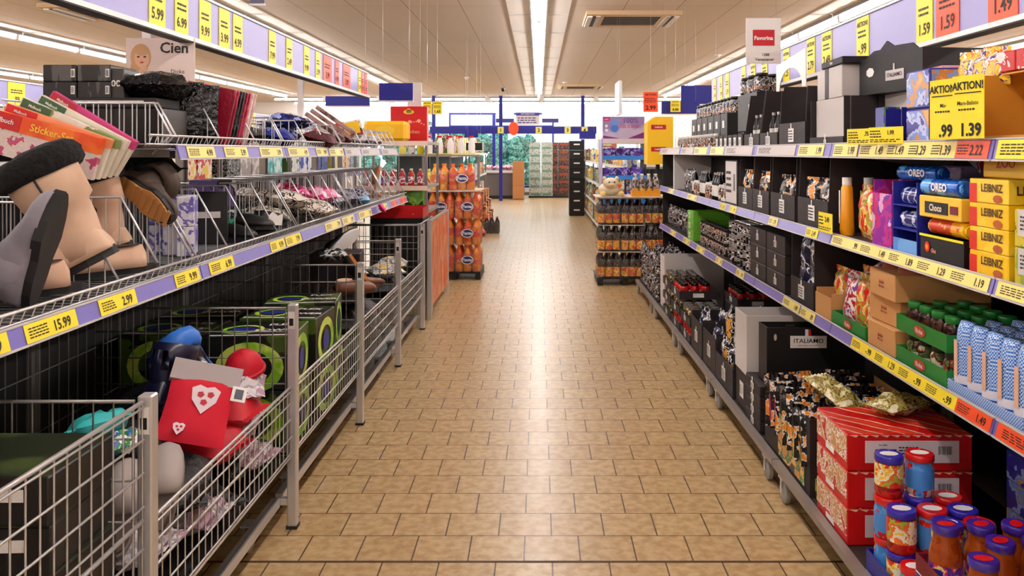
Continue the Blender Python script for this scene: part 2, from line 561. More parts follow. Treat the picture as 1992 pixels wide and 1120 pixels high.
# ------------------------------------------------------------------ lights in the ceiling
TUBE = mat((255, 249, 247), 0.4, emit=TUBE_POWER)
REFL = mat((240, 236, 230), 0.45)
def make_light(L=1.5, along='y', wide=0.36):
    r = root('ceiling_light', 'x', 'light')
    mb = MB()
    mb.box(-wide, wide, -L/2, L/2, -0.012, -0.001, REFL)
    mb.box(-0.10, -0.085, -L/2, L/2, -0.05, -0.012, STEELD)
    mb.box(0.085, 0.10, -L/2, L/2, -0.05, -0.012, STEELD)
    mb.box(-wide, wide, -L/2, -L/2+0.01, -0.02, -0.012, OFFW)
    part('reflector', mb, r)
    t = MB().tube([(0, -L/2+0.03, -0.075), (0, L/2-0.03, -0.075)], 0.026, TUBE, 8)
    part('tube', t, r)
    for s in (-1, 1): part('end_socket', MB().box(-0.03, 0.03, s*(L/2-0.0175)-0.0125, s*(L/2-0.0175)+0.0125, -0.105, -0.012, OFFW), r)
    return r
rows = [(0.0, 'above the middle aisle'), (-3.6, 'over the left-hand gondola'), (3.6, 'beyond the right-hand sign board'),
        (-7.2, 'in the second row to the left'), (-10.8, 'in the farthest row to the left'), (7.2, 'in the farthest row to the right')]
for ri, (x, where) in enumerate(rows):
    for k in range(18):
        y = -1.6+1.52*k
        if y < 24:
            inst('light', make_light, (x, y, H), 0, 'fluorescent ceiling light %s, %s from the camera' % (where, ORD[k]), 'long rows of ceiling lights')
def make_light2():
    return make_light(1.5, wide=0.2)
for rj, (y, nm) in enumerate(((24.7, 'nearer cross row'), (26.7, 'cross row right above the windows'))):
    for k in range(9):
        x = -7.2+1.62*k
        if rj == 0 and abs(x) < 0.2: x += 0.0
        inst('light2', make_light2, (x, y, H), pi/2, 'fluorescent light in the %s, %s from the left' % (nm, ORD[k]), 'cross rows of ceiling lights')
# air cassettes
def make_vent():
    r = root('ceiling_vent', 'x', 'ceiling vent')
    tan = mat((206, 178, 140), 0.5)
    f = MB()
    f.box(-0.56, 0.56, -0.5, -0.34, -0.05, -0.001, tan); f.box(-0.56, 0.56, 0.34, 0.5, -0.05, -0.001, tan)
    f.box(-0.56, -0.34, -0.34, 0.34, -0.05, -0.001, tan); f.box(0.34, 0.56, -0.34, 0.34, -0.05, -0.001, tan)
    part('frame', f, r)
    g = MB().box(-0.34, 0.34, -0.34, 0.34, -0.012, -0.001, DARK)
    for k in range(16): g.box(-0.34, 0.34, -0.33+k*0.0425, -0.315+k*0.0425, -0.045, -0.012, mat((96, 90, 84), 0.5))
    part('grille', g, r)
    for sx in (-1, 1):
        part('louvre', MB().box(sx*0.39, sx*0.44, -0.4, 0.4, -0.062, -0.05, OFFW).box(sx*0.445, sx*0.48, -0.38, 0.38, -0.056, -0.05, DARK).box(sx*0.485, sx*0.54, -0.4, 0.4, -0.066, -0.05, WHITE), r, 'white slot louvre')
    return r
inst('vent', make_vent, (1.12, 10.1, H), 0, 'large square air vent in the ceiling at the top of the photo', 'ceiling air vents')
inst('vent', make_vent, (1.05, 20.6, H), 0, 'smaller looking far ceiling air vent right of the light row', 'ceiling air vents')
inst('vent', make_vent, (-5.0, 9.6, H), 0, 'air vent in the ceiling behind the left sign board', 'ceiling air vents')
def make_spot():
    r = root('smoke_detector', 'x', 'smoke detector')
    part('base', MB().lathe([(0.001, -0.012), (0.06, -0.012), (0.06, 0)], WHITE, 14), r)
    part('sensor', MB().lathe([(0.001, -0.045), (0.03, -0.04), (0.04, -0.012)], OFFW, 14), r)
    return r
for (x, y, l) in ((0.62, 19.5, 'right of the middle light row'), (-1.6, 18.2, 'left of the middle light row'), (3.05, 14, 'near the right light row')):
    inst('det', make_spot, (x, y, H), 0, 'white round smoke detector in the ceiling '+l, 'smoke detectors')
cm_ = MB().lathe([(0.001, -0.1), (0.04, -0.085), (0.055, -0.04), (0.055, 0)], BLACKG, 14)
solo('dome_camera', cm_, 'small dark dome camera hanging from the ceiling left of the aisle', 'security camera', (-0.93, 21.3, H))
def make_down():
    r = root('ceiling_spot', 'x', 'light')
    part('bezel', MB().lathe([(0.11, -0.012), (0.13, -0.01), (0.13, 0), (0.09, 0)], WHITE, 16), r)
    part('lamp_disc', MB().lathe([(0.001, -0.01), (0.095, -0.01)], mat((255, 250, 240), 0.4, emit=14), 16), r)
    return r
inst('down', make_down, (3.95, 6.9, H), 0, 'round lit ceiling spot above the right sign board', 'ceiling spots')
# ------------------------------------------------------------------ shelving on the right
def rail(mb, x, sgn, y0, y1, z0, z1, m=LILAC, lean=0.012):
    """a label holder strip along y whose face looks to sgn*x; leans back at its top"""
    pts = [(x, z0), (x+sgn*0.006, z0), (x+sgn*(0.006-lean), z1), (x-sgn*lean, z1)]
    if sgn < 0: pts = pts[::-1]
    n0 = len(mb.v)
    vs = [(p[0], y, p[1]) for y in (y0, y1) for p in pts]
    mb.add(vs, [(0, 1, 2, 3), (7, 6, 5, 4)]+[(k, k+4, (k+1) % 4+4, (k+1) % 4) for k in range(4)], m)
    # white clear lips
    mb.box(x+sgn*0.003, x+sgn*0.010, y0, y1, z0-0.004, z0+0.001, OFFW)
    mb.box(x-sgn*(lean-0.003), x-sgn*(lean-0.009), y0, y1, z1-0.001, z1+0.003, OFFW)
def card(par, x, sgn, ya, yb, z0, z1, m, txt, lean=0.012, tsize=0.75, name='price_label', label=None, small=True):
    """a printed card lying on the face of a rail, reading along the aisle"""
    mb = MB()
    e = 0.0075
    P = lambda y, t: (x+sgn*(e-lean*t), y, z0+(z1-z0)*t)
    # u runs left to right as read from the aisle
    ul = (ya, yb) if sgn > 0 else (yb, ya)
    q = [P(ul[0], 0.05), P(ul[1], 0.05), P(ul[1], 0.95), P(ul[0], 0.95)]
    q2 = [(p[0]+sgn*0.0012, p[1], p[2]) for p in q]
    mb.add(q+q2, [(4, 5, 6, 7), (3, 2, 1, 0), (0, 1, 5, 4), (1, 2, 6, 5), (2, 3, 7, 6), (3, 0, 4, 7)], m)
    u = Vector((0, sgn, 0)); v = (Vector(P(0, 1))-Vector(P(0, 0))).normalized()
    h = (z1-z0); w = abs(yb-ya)
    c = Vector(P((ya+yb)/2, 0.5))+Vector((sgn*0.0022, 0, 0))
    if txt:
        mb.text(txt, c+u*(w*0.5-h*tsize*0.34*len(txt)-0.006 if small else 0)-v*(h*0.06), u, v, h*tsize, INK, 0.02, 0.95)
    if small:
        mb.lines(c-u*(w*0.26), u, v, w*0.36, h*0.6, 4, INK, int(abs(ya)*100))
    return part(name, mb, par, label)

RB = [1.0, 2.26, 3.52, 4.77, 6.02, 7.27, 8.5]
SX = 1.25   # front edge of the right shelves
DECKR = mat((150, 140, 134), 0.4, 0.4)
SHELFM = mat((44, 40, 39), 0.5)
R_L3 = {  # lowest shelf: list of labels per bay (y0, y1, colour, text)
 0: [(1.75, 2.24, ORG, '1.49'), (1.2, 1.7, YEL, '.99')],
 1: [(2.27, 2.46, ORG, '1.49'), (2.46, 2.66, YEL, '-.99'), (2.66, 2.86, YEL, '-.99'), (2.86, 3.06, YEL, '1.29'), (3.06, 3.28, YEL, '-.99')],
 2: [(3.72, 3.92, YELP, '.89'), (3.94, 4.2, YELP, '1.49')],
 3: [(5.0, 5.2, YELP, '1.99'), (5.6, 5.8, YELP, '.79')],
 4: [(6.2, 6.5, YELP, '.99'), (6.8, 7.1, YELP, '1.19')],
 5: [(7.5, 7.8, YELP, '2.49')]}
R_L2 = {
 0: [(1.9, 2.24, YELP, '.99'), (1.3, 1.8, YELP, '1.29')],
 1: [(2.28, 2.5, YELP, '1.19'), (2.5, 2.72, YELP, '1.29'), (2.72, 2.94, YELP, '1.89'), (2.94, 3.2, YELP, '1.49'), (3.2, 3.5, YELP, '.99')],
 2: [(3.68, 3.84, YEL, '2.49'), (4.3, 4.46, YELP, '1.79')],
 3: [(5.2, 5.38, YEL, '1.99'), (5.5, 5.66, YEL, '2.29')],
 4: [(6.5, 6.9, YELP, '1.69')],
 5: [(7.6, 7.9, YELP, '.99')]}
R_L1 = {
 0: [(1.9, 2.24, YEL, '1.79'), (1.3, 1.8, YELP, '1.29')],
 1: [(2.28, 2.46, ORG, '2.22'), (2.46, 2.62, YELP, '1.39'), (2.62, 2.78, YELP, '1.29'), (2.78, 2.95, YELP, '1.49'), (2.95, 3.2, YELP, '1.49'), (3.22, 3.48, YELP, '1.99')],
 2: [(3.6, 3.95, YELP, '1.99'), (4.0, 4.7, OFFW, '')],
 3: [(4.8, 5.5, OFFW, ''), (5.55, 5.98, YELP, '')],
 4: [(6.1, 6.6, YELP, ''), (6.65, 7.2, OFFW, '')],
 5: [(7.3, 8.4, OFFW, '')]}
WHEREB = ['nearest the camera', 'second from the camera', 'third from the camera', 'fourth from the camera', 'fifth from the camera', 'at the far end']
def castor(x, y, par, sgn=1):
    mb = MB()
    s0 = 0
    mb.lathe([(0.001, -0.012), (0.04, -0.012), (0.048, -0.008), (0.048, 0.008), (0.04, 0.012), (0.001, 0.012)], mat((150, 148, 146), 0.45), 18)
    mb.lathe([(0.001, -0.014), (0.018, -0.014), (0.018, 0.014), (0.001, 0.014)], CHROME, 10)
    mb.xf(Matrix.Translation((x, y, 0.049)) @ Matrix.Rotation(pi/2, 4, 'Y'))
    mb.box(x-0.020, x-0.016, y-0.007, y+0.007, 0.042, 0.105, STEEL); mb.box(x+0.016, x+0.020, y-0.007, y+0.007, 0.042, 0.105, STEEL)
    mb.box(x-0.022, x+0.022, y-0.03, y+0.03, 0.100, 0.106, STEEL)
    return part('castor', mb, par)
for b in range(6):
    y0, y1 = RB[b]+0.004, RB[b+1]-0.004
    r = root('shelf_unit', 'black-backed shop shelf unit on the right of the aisle, %s' % WHEREB[b], 'shelf unit', (1.55, (y0+y1)/2, 0), 'shelf units along the right of the aisle')
    part('back_panel', MB().box(1.76, 1.78, y0, y1, 0.1, 1.5, DARK), r)
    for y in (y0+0.015, y1-0.015):
        part('upright', MB().box(1.735, 1.76, y-0.012, y+0.012, 0.0, 1.5, STEELD), r)
    if b == 5: part('end_panel', MB().box(SX+0.03, 1.735, y1-0.012, y1-0.002, 0.13, 1.42, DARK), r)
    # deck on castors
    dk = MB(); dk.box(1.03, 1.735, y0, y1, 0.108, 0.128, SHELFM)
    dk.box(0.998, 1.03, y0, y1, 0.107, 0.135, DECKR)
    for k in range(3): dk.box(1.2+0.2*k, 1.23+0.2*k, y0, y1, 0.09, 0.108, DECKR)
    d = part('deck', dk, r)
    castor(1.018, y0+0.12, r); castor(1.018, y1-0.12, r)
    for nm, z, LL, lst in (('shelf', 0.71, R_L3, 0), ('shelf', 1.095, R_L2, 1), ('shelf', 1.465, R_L1, 2)):
        s = MB(); s.box(SX+0.012, 1.735, y0, y1, z-0.025, z, SHELFM)
        for k in range(12): s.box(SX+0.03+k*0.055, SX+0.036+k*0.055, y0+0.01, y1-0.01, z-0.035, z-0.025, STEELD)
        sh = part(nm, s, r)
        rl = MB(); rail(rl, SX, -1, y0, y1, z-0.037, z+0.006 if lst < 2 else z+0.02, LILAC)
        part('price_rail', rl, sh, 'lilac price rail')
        for (a, c, m, t) in LL[b]:
            card(sh, SX, -1, a, c, z-0.037, z+0.006 if lst < 2 else z+0.02, m, t)
        for y in (y0+0.015, y1-0.015):
            br = MB().prism([(SX+0.05, z-0.028), (1.735, z-0.09), (1.735, z-0.026)], 'y', y-0.003, y+0.003, STEELD)
            part('bracket', br, sh)

BKX_ = -1.78
# sign boards over the gondolas
def signboard(name, lab, x, sgn, y0, y1, z0, z1, cards):
    r = root(name, lab, 'sign board', (x, (y0+y1)/2, z0))
    part('panel', MB().box(x-0.012, x+0.012, y0, y1, z0, z1, LILACP), r)
    t = MB().box(x-0.03, x+0.03, y0, y1, z0-0.02, z0-0.001, WHITE).box(x-0.03, x+0.03, y0, y1, z0-0.026, z0-0.02, INK)
    t.box(x-0.02, x+0.02, y0, y1, z1+0.001, z1+0.012, WHITE).box(x-0.02, x+0.02, y0, y1, z1+0.012, z1+0.015, INK)
    part('edge_strip', t, r)
    for k in range(int((y1-y0)/2.4)+1):
        y = y0+0.05+k*2.4
        xp = 1.748 if x > 0 else (BKX_ if x > -3 else x-0.2); zp = 1.501 if x > 0 else (1.621 if x > -3 else 1.501)
        pm = MB().box(xp-0.02, xp+0.02, y-0.02, y+0.02, zp, z1+0.02, WHITE)
        pm.box(min(xp, x)+0.012, max(xp, x)-0.012, y-0.015, y+0.015, z0+0.05, z0+0.09, WHITE)
        part('post', pm, r)
    for i, c in enumerate(cards):
        ya, yb, m, t = c[:4]
        h0, h1 = (z0+0.004, z1-0.004)
        mb = MB()
        xf_ = x+sgn*0.013
        mb.box(xf_, xf_+sgn*0.003, ya, yb, h0, h1, m)
        u = Vector((0, sgn, 0)); v = Vector((0, 0, 1)); w = yb-ya
        cc = Vector((xf_+sgn*0.0042, (ya+yb)/2, (h0+h1)/2)); hh = h1-h0
        mb.text(t, cc-v*hh*0.27, u, v, min(hh*0.36, w*0.46), INK, 0.02, 0.95)
        if c[4]:
            mb.text('AKTION!', cc+v*hh*0.33+Vector((0, 0, 0)), u, v, w*0.22, INK, 0.03)
        mb.lines(cc+v*hh*0.1, u, v, w*0.7, hh*0.22, 2, INK, i)
        part('price_card', mb, r, 'orange price card' if m is ORG else None)
    return r
rc = []
for (ya, yb, m, t, a) in ((2.3, 2.48, ORG, '1.49', 0), (2.72, 2.9, ORG, '1.49', 1), (3.1, 3.28, ORG, '1.59', 0), (3.31, 3.45, YEL, '1.59', 0), (3.82-.04, 3.97-.04, YEL, '1.29', 0),
                          (3.9+.05, 4.1, YEL, '-.99', 1), (4.45, 4.6, YEL, '2.49', 1), (4.72, 4.86, YEL, '2.79', 1), (5.2, 5.33, YEL, '1.25', 1), (5.5+.2, 5.84, YEL, '2.29', 1),
                          (6.02, 6.15, YEL, '1.99', 1), (6.3, 6.43, YEL, '2.99', 0), (6.85, 6.98, YEL, '1.59', 0), (7.1, 7.2, YEL, '1.99', 0), (7.35, 7.45, YEL, '3.49', 0)):
    rc.append((ya, yb, m, t, a))
rc = [c for c in rc if not (3.7 < c[0] < 3.95 and c[3] == '1.29')]
signboard('sign_board', 'long lilac sign board of yellow and orange price cards above the right shelves', 1.6, -1, 1.3, 7.55, 1.90, 2.112, rc)
lc = [(2.3, 2.44, YEL, '7.99', 0), (3.24, 3.38, YEL, '5.99', 0), (3.47, 3.6, YEL, '6.99', 0), (3.72, 3.85, YEL, '9.99', 0), (3.95, 4.08, YEL, '3.99', 0), (4.13, 4.26, YEL, '4.99', 0),
      (4.68, 4.8, YEL, '7.99', 0), (5.0, 5.12, YEL, '2.49', 0), (5.38, 5.5, YEL, '9.99', 0), (5.66, 5.78, YEL, '3.99', 0), (5.86, 6.1, ORG, '3.99', 0), (6.2, 6.32, ORG, '4.99', 0), (6.45, 6.7, ORG, '5.99', 0),
      (7.0, 7.1, YEL, '2.99', 0), (7.12, 7.22, ORG, '1.99', 0), (7.26, 7.36, ORG, '1.99', 0)]
signboard('sign_board', 'long lilac sign board of hanging yellow price cards above the left shelves', -1.55, 1, 1.3, 7.4, 1.955, 2.148, lc)
fc = [(5.4+0.62*k, 5.62+0.62*k, YEL, ('1.99', '2.49', '.99', '3.99')[k % 4], 0) for k in range(16)]
signboard('sign_board', 'distant lilac sign board in the next aisle at the far left edge', -4.3, 1, 4.0, 16, 1.83, 2.02, fc)

# ------------------------------------------------------------------ wire bins on the left
PB = [0.82, 2.0, 3.18, 4.38, 5.56, 6.72]
BX = -0.95; BXB = -1.70
def wire_panel_x(mb, x, y0, y1, z0, z1, zs, step, m, rw=0.0022):
    n = max(1, int(round((y1-y0)/step)))
    for k in range(n+1):
        y = y0+(y1-y0)*k/n
        mb.tube([(x, y, z0), (x, y, z1)], rw, m, 4, cap=False)
    for z, q in zs: mb.tube([(x+(0.004 if q < 0.004 else 0), y0, z), (x+(0.004 if q < 0.004 else 0), y1, z)], q, m, 5)
def wire_panel_y(mb, y, x0, x1, z0, z1, zs, step, m, rw=0.0022):
    n = max(1, int(round(abs(x1-x0)/step)))
    for k in range(n+1):
        x = x0+(x1-x0)*k/n
        mb.tube([(x, y, z0), (x, y, z1)], rw, m, 4, cap=False)
    for z, q in zs: mb.tube([(x0, y+0.004, z), (x1, y+0.004, z)], q, m, 5)
BINW = ['nearest the camera', 'second from the camera', 'third from the camera', 'fourth from the camera', 'fifth from the camera']
for b in range(5):
    y0, y1 = PB[b], PB[b+1]
    lab = 'high-fronted chrome wire bin on the left, nearest the camera' if b == 0 else 'low-fronted chrome wire promotion bin on the left, %s' % BINW[b]
    r = root('wire_bin', lab, 'wire bin', (-1.32, (y0+y1)/2, 0), None if b == 0 else 'wire bins along the left')
    top = 0.85 if b == 0 else 0.55
    f = MB()
    if b == 0:
        zs = [(0.85, 0.0055), (0.838, 0.003), (0.76, 0.003), (0.68, 0.003), (0.6, 0.003), (0.565, 0.0055), (0.5, 0.003), (0.42, 0.003), (0.34, 0.003), (0.285, 0.0055)]
    else:
        zs = [(0.55, 0.0055), (0.535, 0.003), (0.49, 0.003), (0.425, 0.0045), (0.36, 0.003), (0.30, 0.003), (0.285, 0.0055)]
    wire_panel_x(f, BX, y0+0.03, y1-0.03, 0.285, top, zs, 0.045, STEEL)
    part('front_panel', f, r)
    s = MB()
    wire_panel_y(s, y1-0.03, BXB, BX-0.02, 0.3, 0.85, [(0.85, 0.005), (0.76, 0.003), (0.66, 0.003), (0.56, 0.003), (0.46, 0.003), (0.3, 0.004)], 0.05, STEELD)
    part('side_panel', s, r)
    s = MB(); wire_panel_x(s, BXB, y0+0.03, y1-0.03, 0.3, 0.85, [(0.85, 0.005), (0.7, 0.003), (0.5, 0.003), (0.3, 0.003)], 0.06, STEELD)
    part('back_mesh', s, r)
    bf = MB().box(BXB, BX-0.01, y0+0.02, y1-0.02, 0.272, 0.282, DARK)
    part('bin_floor', bf, r)
    p = MB(); p.rbox(BX-0.018, BX+0.018, y1-0.02, y1+0.018, 0.008, 0.862, STEEL, 0.004)
    p.box(BX-0.021, BX+0.021, y1-0.023, y1+0.021, 0.0, 0.012, DARK)
    po = part('post', p, r)
    tg = MB().box(BX-0.012, BX+0.012, y1-0.0225, y1-0.0205, 0.77, 0.835, WHITE).box(BX-0.008, BX+0.008, y1-0.0235, y1-0.0225, 0.782, 0.81, INK)
    part('tag_holder', tg, po, 'white and black tag')
    if b == 0:
        p = MB(); p.rbox(BX-0.018, BX+0.018, y0-0.018, y0+0.018, 0.008, 0.862, STEEL, 0.004); part('post', p, r)
    part('base_rail', MB().box(BXB, BXB+0.03, y0+0.02, y1-0.02, 0.085, 0.12, STEELD), r)
    br = MB().box(BX-0.075, BX-0.045, y0+0.02, y1-0.02, 0.085, 0.12, STEEL)
    br.box(BX-0.045, BX-0.019, y1-0.015, y1+0.01, 0.09, 0.115, STEEL)
    part('base_rail', br, r)
    castor(BX-0.1, y0+0.25, r); castor(BX-0.1, y1-0.2, r); castor(BXB+0.1, y0+0.25, r)
# ------------------------------------------------------------------ basket shelving above the bins
LBY = [0.4, 1.64, 2.88, 4.1, 5.32, 6.54, 7.38]
MX, TX, BKX = -1.20, -1.28, -1.78
M_L = {0: [(0.9, 1.3, YEL, '9.99')],
       1: [(1.66, 1.83, YEL, '9.99'), (1.89, 2.1, YEL, '15.99'), (2.21, 2.41, YEL, '2.99'), (2.67, 2.86, YEL, '9.99')],
       2: [(2.95, 3.18, YEL, '6.99'), (3.62, 3.82, YEL, '9.99'), (3.84, 4.08, YEL, '7.99')],
       3: [(4.55, 4.9, YELP, '7.99'), (4.95, 5.25, YELP, '6.99')],
       4: [(5.4, 5.8, YELP, '2.99'), (6.1, 6.4, YELP, '3.99')],
       5: [(6.6, 6.85, ORG, '.99'), (7.0, 7.3, ORG, '1.99')]}
T_L = {0: [], 1: [],
       2: [(2.95, 3.2, YELP, '4.99'), (3.3, 3.56, YELP, '5.99'), (3.72, 4.04, YELP, '3.99')],
       3: [(4.14, 4.5, YELP, '4.99'), (4.66, 4.9, YELP, '9.99'), (4.95, 5.3, YELP, '3.99')],
       4: [(5.35, 5.8, OFFW, ''), (5.85, 6.5, OFFW, '')], 5: [(6.6, 7.3, OFFW, '')]}
LWB = ['nearest the camera', 'second from the camera', 'third from the camera', 'fourth from the camera', 'fifth from the camera', 'at the far end']
def divider(mb, y, xf, zlow, zhigh, xb, slope, m, step=0.045, vee=False):
    """side grid of a basket: low at the front, rising to full height"""
    prof = [(xf, zlow), (xf-slope, zhigh), (xb, zhigh)]
    if vee: prof = [(xf-0.065, zlow-0.05), (xf, zlow+0.02), (xf-slope, zhigh), (xb, zhigh)]
    mb.tube([(p[0], y, p[1]) for p in prof], 0.0042, m, 5)
    mb.tube([(xf, y, zlow-0.03), (xb, y, zlow-0.03)], 0.003, m, 4)
    x = xf-step
    while x > xb:
        for i in range(len(prof)-1):
            a, c = prof[i], prof[i+1]
            if c[0] <= x <= a[0]:
                z = a[1]+(c[1]-a[1])*(a[0]-x)/(a[0]-c[0]+1e-9)
                mb.tube([(x, y, zlow-0.03), (x, y, z)], 0.0022, m, 4, cap=False); break
        x -= step
for b in range(6):
    y0, y1 = LBY[b]+0.004, LBY[b+1]-0.004
    r = root('shelf_unit', 'wire basket shelf unit above the left bins, %s' % LWB[b], 'shelf unit', (-1.6, (y0+y1)/2, 0), 'basket shelf units along the left')
    for y in (y0+0.012, y1-0.012):
        part('upright', MB().box(BKX-0.02, BKX+0.02, y-0.01, y+0.01, 0, 1.62, STEELD), r)
    part('back_panel', MB().box(BKX-0.004, BKX, y0, y1, 0.15, 1.30, mat((30, 28, 28), 0.6)), r)
    for lvl in (0, 1):
        if lvl == 1 and b == 0: continue
        if lvl == 1 and b == 1: y0 = 2.68
        xf = MX if lvl == 0 else TX
        z = 1.055 if lvl == 0 else 1.475
        hi = z+0.25 if lvl == 0 else z+0.145
        s = MB()
        s.box(BKX+0.02, xf-0.01, y0, y1, z-0.012, z-0.006, DARK)
        for k in range(int((y1-y0)/0.04)):
            y = y0+0.02+k*0.04
            s.tube([(BKX+0.02, y, z), (xf, y, z), (xf+0.012, y, z+0.03)], 0.0022, STEEL, 4)
        s.tube([(xf+0.012, y0, z+0.03), (xf+0.012, y1, z+0.03)], 0.0045, STEEL, 5)
        s.tube([(xf, y0, z), (xf, y1, z)], 0.0035, STEEL, 5)
        s.tube([(BKX+0.03, y0, hi), (BKX+0.03, y1, hi)], 0.004, STEEL, 5)
        sh = part('basket', s, r)
        bk = MB()
        wire_panel_x(bk, BKX+0.03, y0+0.01, y1-0.01, z, hi, [], 0.06, STEEL)
        part('back_mesh', bk, sh)
        ds = [y0+0.012, y1-0.012]
        nin = {0: 0, 1: 2, 2: 3, 3: 3, 4: 3, 5: 2}[b] if lvl == 0 else {0: 0, 1: 1, 2: 2, 3: 2, 4: 3, 5: 3}[b]
        if b == 1 and lvl == 0: ds += [2.36, 2.62]
        elif b == 1: ds = [y1-0.012]
        else: ds += [y0+(y1-y0)*(k+1)/(nin+1) for k in range(nin)]
        for y in ds:
            d = MB(); divider(d, y, xf, z+0.015, hi, BKX+0.03, 0.13 if lvl == 0 else 0.06, STEEL, vee=(lvl == 1))
            part('divider', d, sh)
        if lvl == 1 and b == 1: continue
        rl = MB(); rail(rl, xf+0.018, 1, y0, y1, z-0.05, z-0.003, LILAC); part('price_rail', rl, sh, 'lilac price rail')
        for (a, c, m, t) in (M_L if lvl == 0 else T_L)[b]:
            card(sh, xf+0.018, 1, a, c, z-0.05, z-0.003, m, t)
        for yy in (y0+0.011, y1-0.011): part('bracket', MB().box(BKX+0.02, xf-0.02, yy-0.003, yy+0.003, z-0.045, z-0.012, STEELD), sh)
# ------------------------------------------------------------------ product builders (front looks to -y, front edge at y = 0)
CARD = mat((36, 27, 29), 0.6)
CARDN = mat((22, 21, 36), 0.55)
GREYC = mat((205, 198, 196), 0.7)
U = Vector((1, 0, 0)); V = Vector((0, 0, 1))
def tag_on(r, x, z, w=0.06, h=0.05, y=-0.0025, txt=None, name='tag', flag=False):
    t = MB().box(x-w/2, x+w/2, y-0.001, y+0.001, z-h/2, z+h/2, WHITE)
    t.box(x-0.005, x+0.005, y-0.001, y+0.001, z+h/2, z+h/2+0.025, WHITE)
    if flag: t.box(x+0.006, x+0.014, y-0.001, y+0.001, z+h/2, z+h/2+0.025, RED)
    if txt: t.text(txt, (x, y-0.0022, z+h*0.08), U, V, h*0.42, INK, 0.015, 1.0)
    t.lines((x, y-0.0022, z-h*(0.3 if txt else 0)), U, V, w*0.8, h*(0.3 if txt else 0.8), 1 if txt else 4, INK, 5)
    return part(name, t, r, 'white hanging tag')
def carton(key, w, d, h, hf, m=None, inner=None, tag=True, cut=0.0, txt=None, name='display_carton', cat='carton', inside_front=True, wear=None):
    """open display carton: low front, high back, sides running down to the front"""
    m = m or CARD; inner = inner or m
    def f():
        r = root(name, 'x', cat)
        t = 0.005
        b = MB()
        b.box(-w/2, w/2, 0, d, 0, t, m)
        b.box(-w/2, w/2, 0, t, t, hf, m)
        b.box(-w/2, w/2, d-t, d, t, h, inner)
        for s in (-1, 1):
            x0, x1 = (s*w/2, s*(w/2-t)); x0, x1 = min(x0, x1), max(x0, x1)
            b.prism([(t, t), (d-t, t), (d-t, h), (d*cut+t, h), (t, hf)], 'x', x0, x1, m)
        part('tray', b, r)
        if tag: tag_on(r, 0.0, hf*0.52, min(0.085, w*0.42), min(0.07, hf*0.52), txt=txt)
        return r
    return f
def closed_box(w, d, h, m, top=None, lab=None, name='carton', cat='carton', txt=None, txtm=None, tsize=0.4, panel=None, side=None, tape=False):
    def f():
        r = root(name, 'x', cat)
        b = MB()
        b.rbox(-w/2, w/2, 0, d, 0, h, m, 0.003)
        if tape: b.box(-0.02, 0.02, -0.0008, d+0.0008, h-0.001, h+0.0008, OFFW)
        part('body', b, r)
        if top is not None:
            part('lid', MB().box(-w/2+0.003, w/2-0.003, 0.003, d-0.003, h, h+0.002, top), r)
        if panel is not None:
            pm, (px0, px1, pz0, pz1) = panel[0], panel[1]
            q = MB().box(px0*w-w/2, px1*w-w/2, -0.0018, -0.0002, pz0*h, pz1*h, pm)
            cx = (px0+px1)/2*w-w/2; cz = (pz0+pz1)/2*h
            if txt: q.text(txt, (cx, -0.003, cz), U, V, (pz1-pz0)*h*tsize, txtm or INK, 0.02)
            else:
                q.lines((cx-(px1-px0)*w*0.18, -0.003, cz), U, V, (px1-px0)*w*0.5, (pz1-pz0)*h*0.6, 4, INK, 3)
                q.bars((cx+(px1-px0)*w*0.34, -0.003, cz), U, V, (px1-px0)*w*0.16, (pz1-pz0)*h*0.4, INK, 3)
            part('label', q, r, lab)
        if panel is None and txt:
            q = MB().text(txt, (0, -0.0015, h*0.5), U, V, h*tsize, txtm or INK, 0.02)
            part('lettering', q, r, lab)
        if side is not None:
            for s in (-1, 1):
                part('side_print', MB().box(min(s*w/2, s*(w/2+0.0015)), max(s*w/2, s*(w/2+0.0015)), 0.006, d-0.006, 0.006, h-0.006, side), r)
        return r
    return f
def pillow_mb(w, h, t, m, seal=0.02, nx=7, nz=9, seed=1, crump=0.004, mseal=None):
    """upright filled bag, base on z = 0, centre at y = 0"""
    mb = MB(); rr = random.Random(seed)
    vs = []
    for side in (-1, 1):
        for j in range(nz+1):
            for i in range(nx+1):
                u = i/nx*2-1; v = j/nz
                bulge = (1-abs(u)**2.6)*(1-(abs(v*2-1))**3.2)
                y = side*t/2*max(0, bulge)**0.6
                e = 0 if (i in (0, nx) or j in (0, nz)) else 1
                x = u*w/2*(1-0.06*sin(pi*v))
                vs.append((x+rr.uniform(-crump, crump)*e, y+rr.uniform(-crump, crump)*e+side*0.0006, v*h))
    fs = []; N = (nx+1)*(nz+1)
    for s in (0, 1):
        for j in range(nz):
            for i in range(nx):
                a = s*N+j*(nx+1)+i
                q = (a, a+1, a+nx+2, a+nx+1)
                fs.append(q if s == 0 else q[::-1])
    mb.add(vs, fs, m, True)
    ms = mseal or m
    # crimped top seal
    n = 14
    for s in (0, 1):
        z0 = h if s else -0.0
        if s == 0: continue
        vs = []; fs = []
        for k in range(n+1):
            x = -w/2+w*k/n; y = 0.003*((k % 2)*2-1)
            vs += [(x, y, z0-0.002), (x, y, z0+seal)]
        for k in range(n): fs.append((2*k, 2*k+2, 2*k+3, 2*k+1))
        mb.add(vs, fs, ms)
    return mb
